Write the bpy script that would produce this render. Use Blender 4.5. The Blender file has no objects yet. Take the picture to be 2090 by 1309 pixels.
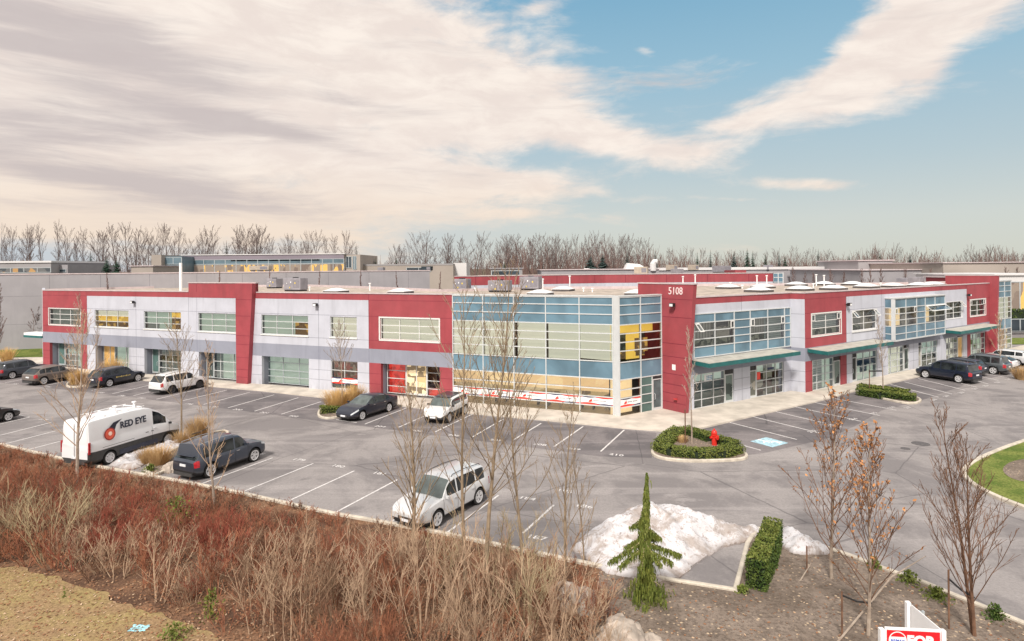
import bpy, bmesh, math, random
from mathutils import Vector, Matrix, noise as mnoise
random.seed(7)
PI=math.pi
R=math.radians
C=bpy.context.scene.collection
# ---------------------------------------------------------------- camera model (level survey of the photograph)
CX,HY,FPX,ROLL,CH=1045.0,547.0,1244.4,0.0085,10.5
_a=Vector((math.cos(ROLL),0,-math.sin(ROLL))); _u=Vector((math.sin(ROLL),0,math.cos(ROLL)))
def ray(px,py):
    return Vector((0,1,0))+_a*((px-CX)/FPX)-_u*((py-HY)/FPX)
def G(px,py,z=0.0):
    r=ray(px,py); t=(z-CH)/r.z; return Vector((r.x*t,r.y*t,z))
def atdist(px,py,D):
    r=ray(px,py); return Vector((r.x*D,r.y*D,CH+r.z*D))
cam_d=bpy.data.cameras.new('camera'); cam=bpy.data.objects.new('camera',cam_d); C.objects.link(cam)
cam.matrix_world=Matrix(((_a.x,_u.x,0,0),(0,0,-1,0),(_a.z,_u.z,0,CH),(0,0,0,1)))
cam_d.sensor_width=36; cam_d.lens=FPX/2090*36; cam_d.shift_y=-(654.5-HY)/2090
cam_d.clip_start=0.1; cam_d.clip_end=9000
bpy.context.scene.camera=cam
sc=bpy.context.scene
sc.view_settings.view_transform='Standard'; sc.view_settings.look='None'; sc.view_settings.exposure=0; sc.view_settings.gamma=1
sc.render.engine='CYCLES'
sc.cycles.max_bounces=6; sc.cycles.transparent_max_bounces=12; sc.cycles.caustics_reflective=False; sc.cycles.caustics_refractive=False
# ---------------------------------------------------------------- node helpers
def s2l(c):
    return tuple(((v/255)/12.92 if v/255<=0.04045 else (((v/255)+0.055)/1.055)**2.4) for v in c)
class NT:
    def __init__(s,tree): s.t=tree; s.n=tree.nodes; s.l=tree.links
    def new(s,typ,**k):
        n=s.n.new(typ)
        for a,b in k.items(): setattr(n,a,b)
        return n
    def put(s,sock,v):
        if isinstance(v,bpy.types.NodeSocket): s.l.new(v,sock)
        elif isinstance(v,(tuple,list)) and len(v)==3 and sock.type=='RGBA': sock.default_value=(*v,1)
        else: sock.default_value=v
    def math(s,op,a,b=0.0,c=None,clamp=False):
        n=s.new('ShaderNodeMath',operation=op); n.use_clamp=clamp
        s.put(n.inputs[0],a); s.put(n.inputs[1],b)
        if c is not None: s.put(n.inputs[2],c)
        return n.outputs[0]
    def mix(s,f,a,b,bt='MIX'):
        n=s.new('ShaderNodeMix',data_type='RGBA',blend_type=bt)
        s.put(n.inputs[0],f); s.put(n.inputs[6],a); s.put(n.inputs[7],b); return n.outputs[2]
    def noise(s,vec,scale,detail=3,rough=.55,dist=0,out=0):
        n=s.new('ShaderNodeTexNoise'); n.inputs['Scale'].default_value=scale; n.inputs['Detail'].default_value=detail
        n.inputs['Roughness'].default_value=rough; n.inputs['Distortion'].default_value=dist
        if vec is not None: s.l.new(vec,n.inputs['Vector'])
        return n.outputs[out]
    def mapping(s,vec,scale=(1,1,1),rot=(0,0,0),loc=(0,0,0)):
        n=s.new('ShaderNodeMapping'); n.inputs['Scale'].default_value=scale; n.inputs['Rotation'].default_value=rot; n.inputs['Location'].default_value=loc
        s.l.new(vec,n.inputs['Vector']); return n.outputs[0]
    def ramp(s,f,stops):
        n=s.new('ShaderNodeValToRGB'); e=n.color_ramp.elements
        while len(e)<len(stops): e.new(0.5)
        for i,(p,c) in enumerate(stops):
            e[i].position=p; e[i].color=(*c,1) if len(c)==3 else c
        s.l.new(f,n.inputs[0]); return n.outputs[0]
    def smooth(s,v,a,b):
        n=s.new('ShaderNodeMapRange',interpolation_type='SMOOTHSTEP'); s.put(n.inputs[0],v)
        n.inputs[1].default_value=a; n.inputs[2].default_value=b; return n.outputs[0]
def mat0(name):
    m=bpy.data.materials.new(name); m.use_nodes=True; nt=NT(m.node_tree); b=nt.n['Principled BSDF']; return m,nt,b
def mat(name,col,rough=.7,var=.12,scale=3.0,metal=0,bump=0,bscale=None,spec=.5,srgb=False,coat=0,streak=0,obj=True,emit=0):
    if srgb: col=s2l(col)
    m,nt,b=mat0(name)
    tc=nt.new('ShaderNodeTexCoord').outputs['Object'] if obj else nt.new('ShaderNodeNewGeometry').outputs['Position']
    n1=nt.noise(tc,scale,4); f=nt.smooth(n1,.3,.7)
    lo=tuple(v*(1-var) for v in col); hi=tuple(min(1,v*(1+var)) for v in col)
    c=nt.mix(f,lo,hi)
    if streak:
        n2=nt.noise(nt.mapping(tc,(1.2,1.2,.12)),1.5,4); c=nt.mix(nt.math('MULTIPLY',nt.smooth(n2,.5,.8),streak),c,tuple(v*.6 for v in col))
    if streak>.3: # grime along the foot of the wall and below the parapet
        sp=nt.new('ShaderNodeSeparateXYZ'); nt.l.new(tc,sp.inputs[0]); n3=nt.noise(nt.mapping(tc,(2.5,2.5,.5)),1.0,5,.65)
        gz=nt.math('ADD',nt.math('MULTIPLY',nt.smooth(sp.outputs[2],1.0,0.05),.55),nt.math('MULTIPLY',nt.smooth(sp.outputs[2],6.9,8.4),.28))
        c=nt.mix(nt.math('MULTIPLY',gz,nt.smooth(n3,.35,.65)),c,tuple(v*.55+.02 for v in col))
        c=nt.mix(nt.math('MULTIPLY',nt.smooth(nt.noise(tc,.22,3,.5),.4,.65),.18),c,tuple(min(1,v*1.1+.05) for v in col))
    nt.put(b.inputs['Base Color'],c); b.inputs['Roughness'].default_value=rough; b.inputs['Metallic'].default_value=metal
    b.inputs['Specular IOR Level'].default_value=spec
    if coat: b.inputs['Coat Weight'].default_value=coat; b.inputs['Coat Roughness'].default_value=.04
    if emit:
        nt.put(b.inputs['Emission Color'],c); b.inputs['Emission Strength'].default_value=emit
    if bump:
        bn=nt.new('ShaderNodeBump'); bn.inputs['Strength'].default_value=bump; bn.inputs['Distance'].default_value=.02
        nt.l.new(nt.noise(tc,bscale or scale*8,5),bn.inputs['Height']); nt.l.new(bn.outputs[0],b.inputs['Normal'])
    return m
# ---------------------------------------------------------------- mesh builder
class MB:
    def __init__(s): s.v=[]; s.f=[]; s.m=[]
    def face(s,pts,m=0):
        i=len(s.v); s.v+= [tuple(p) for p in pts]; s.f.append(tuple(range(i,i+len(pts)))); s.m.append(m)
    def quads(s,vs,fs,m=0):
        i=len(s.v); s.v+=[tuple(p) for p in vs]
        for f in fs: s.f.append(tuple(i+k for k in f)); s.m.append(m)
    def hexa(s,p,m=0): # p: 8 points bottom 4 then top 4
        s.quads(p,[(0,3,2,1),(4,5,6,7),(0,1,5,4),(1,2,6,5),(2,3,7,6),(3,0,4,7)],m)
    def box(s,c,d,rz=0,m=0,tilt=None):
        M=Matrix.Rotation(rz,3,'Z')
        if tilt: M=M@tilt
        c=Vector(c); x,y,z=d[0]/2,d[1]/2,d[2]/2
        s.hexa([c+M@Vector(q) for q in ((-x,-y,-z),(x,-y,-z),(x,y,-z),(-x,y,-z),(-x,-y,z),(x,-y,z),(x,y,z),(-x,y,z))],m)
    def prism(s,poly,z0,z1,m=0,mt=None):
        n=len(poly); lo=[(p[0],p[1],z0) for p in poly]; hi=[(p[0],p[1],z1) for p in poly]
        ar=sum(poly[i][0]*poly[(i+1)%n][1]-poly[(i+1)%n][0]*poly[i][1] for i in range(n))
        if ar<0: lo.reverse(); hi.reverse()
        s.face(hi,m if mt is None else mt); s.face(list(reversed(lo)),m)
        for i in range(n):
            j=(i+1)%n; s.face([lo[i],lo[j],hi[j],hi[i]],m)
    def tube(s,path,rad,n=6,m=0,cap=True):
        path=[Vector(p) for p in path]; k=len(path)
        if not hasattr(rad,'__len__'): rad=[rad]*k
        rings=[]; prev=None
        base=len(s.v)
        for i in range(k):
            t=(path[min(i+1,k-1)]-path[max(i-1,0)])
            if t.length<1e-9: t=Vector((0,0,1))
            t.normalize()
            if prev is None:
                a=Vector((0,0,1)) if abs(t.z)<.9 else Vector((1,0,0)); u=t.cross(a).normalized()
            else:
                u=(prev-t*prev.dot(t)); u=u.normalized() if u.length>1e-6 else t.orthogonal().normalized()
            prev=u; w=t.cross(u)
            for j in range(n):
                an=2*PI*j/n; s.v.append(tuple(path[i]+(u*math.cos(an)+w*math.sin(an))*rad[i]))
        for i in range(k-1):
            for j in range(n):
                a=base+i*n+j; b=base+i*n+(j+1)%n; s.f.append((a,b,b+n,a+n)); s.m.append(m)
        if cap and n>3:
            s.f.append(tuple(base+j for j in reversed(range(n)))); s.m.append(m)
            s.f.append(tuple(base+(k-1)*n+j for j in range(n))); s.m.append(m)
    def lathe(s,prof,n=16,M=None,m=0,cap=True):
        M=M or Matrix.Identity(4); base=len(s.v); k=len(prof)
        for (r,z) in prof:
            for j in range(n):
                a=2*PI*j/n; s.v.append(tuple(M@Vector((r*math.cos(a),r*math.sin(a),z))))
        for i in range(k-1):
            for j in range(n):
                a=base+i*n+j; b=base+i*n+(j+1)%n; s.f.append((a,b,b+n,a+n)); s.m.append(m)
        if cap and prof[0][0]>1e-4: s.f.append(tuple(base+j for j in reversed(range(n)))); s.m.append(m)
        if cap and prof[-1][0]>1e-4: s.f.append(tuple(base+(k-1)*n+j for j in range(n))); s.m.append(m)
    def build(s,name,mats,parent=None,smooth=False,angle=35,loc=None,recalc=False):
        me=bpy.data.meshes.new(name); me.from_pydata(s.v,[],s.f)
        if not isinstance(mats,(list,tuple)): mats=[mats]
        for q in mats: me.materials.append(q)
        if len(mats)>1: me.polygons.foreach_set('material_index',s.m)
        if recalc or smooth:
            bm=bmesh.new(); bm.from_mesh(me)
            bmesh.ops.remove_doubles(bm,verts=bm.verts,dist=.0005)
            if recalc: bmesh.ops.recalc_face_normals(bm,faces=bm.faces)
            bm.to_mesh(me); bm.free()
        if smooth:
            me.polygons.foreach_set('use_smooth',[True]*len(me.polygons)); me.set_sharp_from_angle(angle=R(angle))
        me.update()
        o=bpy.data.objects.new(name,me); C.objects.link(o)
        if parent is not None: o.parent=parent
        if loc is not None: o.location=loc
        return o
def empty(name,loc,rz=0,label=None,cat=None,group=None,kind=None):
    o=bpy.data.objects.new(name,None); C.objects.link(o); o.location=loc; o.rotation_euler=(0,0,rz); o.empty_display_size=.3
    return tag(o,label,cat,group,kind)
def tag(o,label=None,cat=None,group=None,kind=None):
    if label: o['label']=label
    if cat: o['category']=cat
    if group: o['group']=group
    if kind: o['kind']=kind
    return o
def structure(o,label,cat=None):
    return tag(o,label,cat,None,'structure')
def dup(root,loc,rz=0,label=None,group=None,scale=None):
    r=root.copy(); C.objects.link(r); r.location=loc; r.rotation_euler=(0,0,rz)
    if scale is not None: r.scale=scale if hasattr(scale,'__len__') else (scale,)*3
    if label: r['label']=label
    if group: r['group']=group
    def rec(a,b):
        for ch in [o for o in ALLC.get(a.name,[])]:
            c=ch.copy(); C.objects.link(c); c.parent=b; rec(ch,c)
    ALLC={}
    for o in list(C.objects):
        if o.parent is not None and o.parent in FAM(root): ALLC.setdefault(o.parent.name,[]).append(o)
    rec(root,r)
    return r
def FAM(root):
    out={root}
    for ch in root.children:
        out|=FAM(ch)
    return out
def textmesh(txt,size,ext=.004,align='CENTER',bold=0.0):
    cu=bpy.data.curves.new('t','FONT'); cu.body=txt; cu.size=size; cu.extrude=ext; cu.align_x=align; cu.align_y='CENTER'; cu.offset=bold
    cu.resolution_u=3
    o=bpy.data.objects.new('t',cu); C.objects.link(o)
    dg=bpy.context.evaluated_depsgraph_get(); me=bpy.data.meshes.new_from_object(o.evaluated_get(dg))
    bpy.data.objects.remove(o); bpy.data.curves.remove(cu); return me
def textobj(name,txt,size,M,material,parent=None,ext=.004,align='CENTER',bold=0.0,sx=1):
    me=textmesh(txt,size,ext,align,bold); me.name=name
    me.transform(M@Matrix.Diagonal((sx,1,1,1))); me.materials.clear(); me.materials.append(material)
    o=bpy.data.objects.new(name,me); C.objects.link(o)
    if parent is not None: o.parent=parent
    return o
class Fr:
    """vertical facade frame: s along, o outward (towards the viewer side), z up"""
    def __init__(f,O,E):
        f.O=Vector((O[0],O[1],0)); d=Vector((E[0]-O[0],E[1]-O[1],0)); f.len=d.length; f.d=d.normalized(); f.n=Vector((f.d.y,-f.d.x,0))
    def w(f,s,o,z): return f.O+f.d*s+f.n*o+Vector((0,0,z))
    def box(f,mb,s0,s1,o0,o1,z0,z1,m=0):
        mb.hexa([f.w(s0,o1,z0),f.w(s1,o1,z0),f.w(s1,o0,z0),f.w(s0,o0,z0),f.w(s0,o1,z1),f.w(s1,o1,z1),f.w(s1,o0,z1),f.w(s0,o0,z1)],m)
    def s(f,px,py=700.0): # along-facade position seen in a photo column
        r=ray(px,py); det=r.x*(-f.d.y)-r.y*(-f.d.x)
        t=(f.O.x*(-f.d.y)-f.O.y*(-f.d.x))/det; return (r.x*t-f.O.x)*f.d.x+(r.y*t-f.O.y)*f.d.y
    def M(f,s,o,z): # text matrix: local x along s, y up, z outward
        p=f.w(s,o,z); return Matrix(((f.d.x,0,f.n.x,p.x),(f.d.y,0,f.n.y,p.y),(0,1,0,p.z),(0,0,0,1)))
# ---------------------------------------------------------------- sky and sun
W=bpy.data.worlds.new('World'); sc.world=W; W.use_nodes=True
nt=NT(W.node_tree); nt.n.clear()
def azel(px,py):
    r=ray(px,py).normalized(); return math.degrees(math.atan2(r.x,r.y)),math.degrees(math.asin(r.z))
SUN_EL,SUN_AZ=R(44),R(196)
dirv=nt.new('ShaderNodeTexCoord').outputs['Generated']
sep=nt.new('ShaderNodeSeparateXYZ'); nt.l.new(dirv,sep.inputs[0])
AZ=nt.math('DEGREES',nt.math('ARCTAN2',sep.outputs[0],sep.outputs[1])); EL=nt.math('DEGREES',nt.math('ARCSINE',sep.outputs[2]))
comb=nt.new('ShaderNodeCombineXYZ'); nt.l.new(AZ,comb.inputs[0]); nt.l.new(EL,comb.inputs[1]); P2=comb.outputs[0]
def blob(px,py,wx,wy,rot,amp):
    a,e=azel(px,py); k=math.degrees(1/FPX)
    wx*=k*.85; wy*=k*.85; rr=R(rot)
    da=nt.math('SUBTRACT',AZ,a); de=nt.math('SUBTRACT',EL,e)
    u=nt.math('ADD',nt.math('MULTIPLY',da,math.cos(rr)/wx),nt.math('MULTIPLY',de,math.sin(rr)/wx))
    v=nt.math('ADD',nt.math('MULTIPLY',da,-math.sin(rr)/wy),nt.math('MULTIPLY',de,math.cos(rr)/wy))
    q=nt.math('ADD',nt.math('MULTIPLY',u,u),nt.math('MULTIPLY',v,v))
    return nt.math('MULTIPLY',nt.math('EXPONENT',nt.math('MULTIPLY',q,-1.0)),amp)
# cloud cover: big bank on the left, a plume rising to the right, wisps
BL=[(40,60,850,380,0,1.35),(450,250,600,220,-12,.9),(760,90,330,150,-14,.9),(1100,190,170,80,-20,.85),(1330,300,260,40,-14,1.1),(1010,250,260,70,-10,.6),(760,330,300,40,-6,.5),
 (1540,240,150,46,16,1.15),(1740,180,120,66,36,1.2),(1800,70,150,70,30,1.2),(1960,20,120,60,25,1.15),(1895,150,60,36,60,.7),(1650,376,120,17,-4,1.7),(1530,408,110,7,-4,.6),(1000,372,190,26,-4,1.2),(830,405,220,34,3,1.0),(1315,102,24,9,-12,.8),(1100,14,60,16,10,.8),(1040,436,110,16,0,.7),
 (250,400,460,45,-4,.9),(200,465,520,25,0,.6),(1400,160,150,35,-4,.35),
 (1420,60,220,60,-8,-.7),(1650,70,90,70,20,-.7),(1250,60,90,50,0,-.6),(1930,330,300,90,0,-.8),(1500,470,700,36,0,-.5),(1120,330,120,26,0,-.5),(640,420,160,20,0,-.4)]
wv=nt.noise(nt.mapping(P2,(.05,.08,1)),1.0,3,.5,0,1)
PW=nt.new('ShaderNodeVectorMath',operation='MULTIPLY_ADD'); nt.l.new(wv,PW.inputs[0]); PW.inputs[1].default_value=(9,4,0); nt.l.new(P2,PW.inputs[2]); PW=PW.outputs[0]
acc=None
for b in BL:
    o=blob(*b); acc=o if acc is None else nt.math('ADD',acc,o)
def sub5(v,k): return nt.math('MULTIPLY',nt.math('SUBTRACT',v,.5),k)
wn=nt.noise(nt.mapping(PW,(.05,.13,1),(0,0,R(12))),1.0,8,.62,.35)
wn2=nt.noise(nt.mapping(PW,(.16,.42,1),(0,0,R(16))),1.0,7,.62,.3)
wsp=nt.noise(nt.mapping(PW,(.10,.55,1),(0,0,R(17)),(3,1,0)),1.0,8,.62,.4)
fn=nt.noise(nt.mapping(PW,(.55,1.0,1),(0,0,R(18))),1.0,5,.6,.3)
dens=nt.math('ADD',acc,nt.math('ADD',nt.math('ADD',sub5(wn,2.2),sub5(wn2,1.5)),nt.math('ADD',sub5(wsp,1.8),sub5(fn,.6))))
cov=nt.smooth(dens,.05,1.35)
over=nt.math('MAXIMUM',nt.smooth(EL,30,42),nt.smooth(nt.math('ABSOLUTE',AZ),55,80))  # bright unseen cloud added overhead and behind, to light the facades and ground
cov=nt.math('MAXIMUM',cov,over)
# sky colour by height, with the Nishita sky mixed in
sky=nt.new('ShaderNodeTexSky',sky_type='NISHITA'); sky.sun_disc=False; sky.sun_elevation=SUN_EL; sky.sun_rotation=SUN_AZ; sky.altitude=50
nish=nt.mix(1.0,sky.outputs[0],(.075,.075,.075),'MULTIPLY')
el01=nt.math('DIVIDE',EL,40.0,clamp=True)
grad=nt.ramp(el01,[(0,s2l((214,216,205))),(.10,s2l((212,217,212))),(.22,s2l((190,208,214))),(.42,s2l((158,197,217))),(.62,s2l((128,180,210))),(1,s2l((100,155,200)))])
leftf=nt.smooth(AZ,12,-30)
grad=nt.mix(nt.math('MULTIPLY',leftf,nt.smooth(EL,16,1)),grad,s2l((206,214,222)))
skyc=nt.mix(.12,grad,nish)
# cloud shade
SB=[(250,110,330,90,-14,.75),(60,255,330,42,4,.9),(380,235,200,22,-6,.7),(230,368,420,34,-7,1.05),(520,255,160,18,-8,.6),(770,215,130,14,-6,.5),(60,60,200,60,0,.5),(90,430,260,24,0,.55),(1380,165,180,40,-5,.6),(700,300,240,16,-10,.45),(1450,270,150,14,10,.25),(860,380,220,12,0,.35)]
sh=None
for b in SB:
    o=blob(*b); sh=o if sh is None else nt.math('ADD',sh,o)
st=nt.noise(nt.mapping(PW,(.045,.38,1),(0,0,R(10))),1.0,7,.6,.3)
st3=nt.noise(nt.mapping(PW,(.10,1.0,1),(0,0,R(9)),(2,5,0)),1.0,8,.66,.3)
sh=nt.math('MULTIPLY',sh,nt.math('ADD',.35,nt.math('MULTIPLY',st,1.0)))
sh=nt.math('ADD',sh,nt.math('ADD',nt.math('ADD',sub5(st,1.3),sub5(st3,1.2)),sub5(wn2,.9)))
sh=nt.math('MULTIPLY',nt.smooth(sh,.0,.95),nt.smooth(EL,1.5,6))
cl=nt.mix(nt.smooth(wn2,.35,.68),s2l((238,225,217)),s2l((253,242,232)))
cl=nt.mix(nt.smooth(EL,11,2),cl,s2l((244,226,208)))
cl=nt.mix(nt.math('MULTIPLY',sh,.80),cl,s2l((196,186,186)))
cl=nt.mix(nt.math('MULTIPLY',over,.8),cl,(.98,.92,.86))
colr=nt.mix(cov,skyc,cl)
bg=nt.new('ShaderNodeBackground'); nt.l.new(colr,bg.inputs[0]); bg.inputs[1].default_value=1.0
W.cycles.sampling_method='MANUAL'; W.cycles.sample_map_resolution=256
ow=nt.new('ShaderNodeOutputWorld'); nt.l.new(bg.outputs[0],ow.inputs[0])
sd=bpy.data.lights.new('sun','SUN'); sd.energy=4.3; sd.angle=R(9); sd.color=(1,.93,.84)
so=bpy.data.objects.new('sun',sd); C.objects.link(so)
sdir=Vector((math.sin(SUN_AZ)*math.cos(SUN_EL),math.cos(SUN_AZ)*math.cos(SUN_EL),math.sin(SUN_EL)))
so.rotation_euler=sdir.to_track_quat('Z','Y').to_euler(); so.location=(0,-20,60)
# ---------------------------------------------------------------- materials
RED=(.32,.052,.066)
M_red=mat('red painted concrete',RED,.75,.09,.9,streak=.35,bump=.15,bscale=20)
M_redj=mat('red joint',(.2,.02,.04),.8)
M_white=mat('pale painted concrete',(.50,.515,.585),.75,.05,.8,streak=.42,bump=.15,bscale=20)
M_whitej=mat('pale joint',(.22,.23,.28),.8)
M_band=mat('blue grey painted concrete',(.265,.28,.345),.75,.05,.8,streak=.35)
M_bandj=mat('blue grey joint',(.18,.19,.25),.8)
M_cap=mat('parapet flashing',(.52,.44,.45),.5,.08,2)
M_frame=mat('window frame',(.58,.60,.61),.4,.04,2)
M_framew=mat('white window trim',(.70,.70,.69),.5,.03,2)
M_alu=mat('aluminium frame',(.52,.57,.60),.35,.05,2,metal=.3)
M_gravel=mat('roof gravel',(.40,.34,.29),.95,.3,1.2,bump=.5,bscale=60)
M_teal=mat('teal fascia',(.018,.125,.125),.45,.15,2)
M_canopy=mat('canopy top',(.42,.41,.37),.9,.15,2)
M_black=mat('black plastic',(.018,.018,.02),.5,.2,5)
M_dark=mat('dark interior',(.03,.03,.032),.7,.5,2)
def glassmat(name,tint,refl=.10,rough=.02):
    m,nt,b=mat0(name); nt.n.remove(b); out=nt.n['Material Output']
    tr=nt.new('ShaderNodeBsdfTransparent'); tr.inputs[0].default_value=(*tint,1)
    gl=nt.new('ShaderNodeBsdfGlossy'); gl.inputs['Roughness'].default_value=rough; gl.inputs[0].default_value=(.9,.95,1,1)
    tcg=nt.new('ShaderNodeTexCoord').outputs['Object']; bn=nt.new('ShaderNodeBump'); bn.inputs['Strength'].default_value=.25; bn.inputs['Distance'].default_value=.05; nt.l.new(nt.noise(tcg,.9,2),bn.inputs['Height']); nt.l.new(bn.outputs[0],gl.inputs['Normal'])
    lw=nt.new('ShaderNodeFresnel'); lw.inputs[0].default_value=1.5
    f=nt.math('ADD',nt.math('MULTIPLY',lw.outputs[0],.9),refl-.04,clamp=True)
    mx=nt.new('ShaderNodeMixShader'); nt.l.new(f,mx.inputs[0]); nt.l.new(tr.outputs[0],mx.inputs[1]); nt.l.new(gl.outputs[0],mx.inputs[2]); nt.l.new(mx.outputs[0],out.inputs[0])
    return m
M_glass=glassmat('window glass',(.88,.92,.90),.13)
M_glassc=glassmat('clear window glass',(.93,.95,.94),.02)
M_glassd=glassmat('dark window glass',(.45,.52,.52),.12)
def spandrel(name,col):
    m,nt,b=mat0(name); tc=nt.new('ShaderNodeTexCoord').outputs['Object']
    n=nt.smooth(nt.noise(tc,.45,3,.5,.5),.3,.7); c=nt.mix(n,tuple(v*.74 for v in col),tuple(v*1.2 for v in col))
    nt.put(b.inputs['Base Color'],c); b.inputs['Roughness'].default_value=.12; b.inputs['Specular IOR Level'].default_value=.5
    return m
M_blue=spandrel('blue spandrel glass',(.135,.23,.30))
def blind(name,col,axis='H',period=.12,amt=.12,emit=0.0):
    m,nt,b=mat0(name); tc=nt.new('ShaderNodeTexCoord').outputs['Object']; sp=nt.new('ShaderNodeSeparateXYZ'); nt.l.new(tc,sp.inputs[0])
    co=sp.outputs[2] if axis=='H' else nt.math('ADD',sp.outputs[0],nt.math('MULTIPLY',sp.outputs[1],.5))
    w=nt.math('SINE',nt.math('MULTIPLY',co,2*PI/period)); f=nt.smooth(w,-.9,.3)
    n=nt.smooth(nt.noise(tc,.7,3),.3,.7)
    c=nt.mix(f,tuple(v*(1-amt*2) for v in col),col); c=nt.mix(nt.math('MULTIPLY',n,.3),c,tuple(v*.7 for v in col)); c=nt.mix(nt.math('MULTIPLY',nt.new('ShaderNodeObjectInfo').outputs['Random'],.5),c,tuple(v*k for v,k in zip(col,(.66,.72,.74))))
    nt.put(b.inputs['Base Color'],c); b.inputs['Roughness'].default_value=.8
    if emit: nt.put(b.inputs['Emission Color'],c); b.inputs['Emission Strength'].default_value=emit  # blinds glow by themselves, making up for the light their recess lacks
    return m
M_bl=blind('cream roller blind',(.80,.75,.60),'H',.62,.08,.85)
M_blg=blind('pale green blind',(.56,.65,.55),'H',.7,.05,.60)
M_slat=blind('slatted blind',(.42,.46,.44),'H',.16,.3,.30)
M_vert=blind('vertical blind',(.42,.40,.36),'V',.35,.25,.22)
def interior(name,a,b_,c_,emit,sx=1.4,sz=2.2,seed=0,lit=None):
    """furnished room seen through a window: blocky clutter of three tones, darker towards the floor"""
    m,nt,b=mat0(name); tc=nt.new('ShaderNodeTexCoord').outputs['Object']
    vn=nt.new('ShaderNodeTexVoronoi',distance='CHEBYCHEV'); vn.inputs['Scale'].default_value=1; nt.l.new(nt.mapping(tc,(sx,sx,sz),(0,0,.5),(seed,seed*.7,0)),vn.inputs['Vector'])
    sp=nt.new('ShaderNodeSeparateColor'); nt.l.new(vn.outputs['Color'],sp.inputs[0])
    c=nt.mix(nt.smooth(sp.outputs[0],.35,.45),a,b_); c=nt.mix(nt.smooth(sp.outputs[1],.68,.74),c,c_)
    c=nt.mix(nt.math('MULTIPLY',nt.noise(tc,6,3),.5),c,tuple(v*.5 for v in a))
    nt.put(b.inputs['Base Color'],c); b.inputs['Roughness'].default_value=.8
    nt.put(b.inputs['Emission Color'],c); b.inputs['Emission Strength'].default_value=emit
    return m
M_warm=interior('lit yellow office',(.80,.46,.08),(.85,.55,.12),(.55,.32,.06),1.1,1.3,1.3)
M_warmlow=interior('lit office furniture',(.55,.32,.08),(.10,.06,.04),(.05,.035,.03),.8,2.2,3.0,3)
M_amber=interior('lit showroom',(.72,.50,.27),(.78,.56,.30),(.66,.44,.22),1.3,.35,.5,5)
M_amberlow=interior('lit showroom desks',(.50,.36,.18),(.70,.56,.36),(.12,.09,.06),.9,1.3,2.4,9)
M_room=interior('dim office',(.12,.12,.10),(.34,.31,.26),(.05,.05,.05),.42,1.0,1.4,2)
M_roomg=interior('dim office with plants',(.07,.09,.06),(.26,.27,.20),(.03,.04,.03),.36,2.4,3,4)
M_shop=interior('shop display',(.45,.35,.25),(.20,.10,.06),(.55,.12,.08),.3,3.2,4,6)
M_dim=interior('dark glazed room',(.05,.065,.06),(.16,.20,.18),(.03,.03,.03),.2,.8,1.2,8)
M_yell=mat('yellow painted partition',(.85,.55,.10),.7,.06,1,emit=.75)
M_green=mat('green tinted storefront panel',(.09,.16,.15),.12,.2,.6)
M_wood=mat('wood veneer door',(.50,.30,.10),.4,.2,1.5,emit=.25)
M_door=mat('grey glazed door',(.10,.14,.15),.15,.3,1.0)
M_redpost=mat('red poster',(.80,.045,.03),.4,.45,2.5,emit=.75)  # glow added so the red poster reads brighter; it is no lamp
M_blkpost=mat('black poster',(.09,.03,.03),.4,.7,2.5)
M_wht=mat('white vinyl',(.85,.85,.86),.5,.04,3)
M_rv=mat('red vinyl',(.80,.06,.04),.5,.05,3)
M_bv=mat('navy vinyl',(.03,.04,.10),.5,.05,3)
M_grey=mat('grey lettering',(.18,.18,.20),.5)
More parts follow.
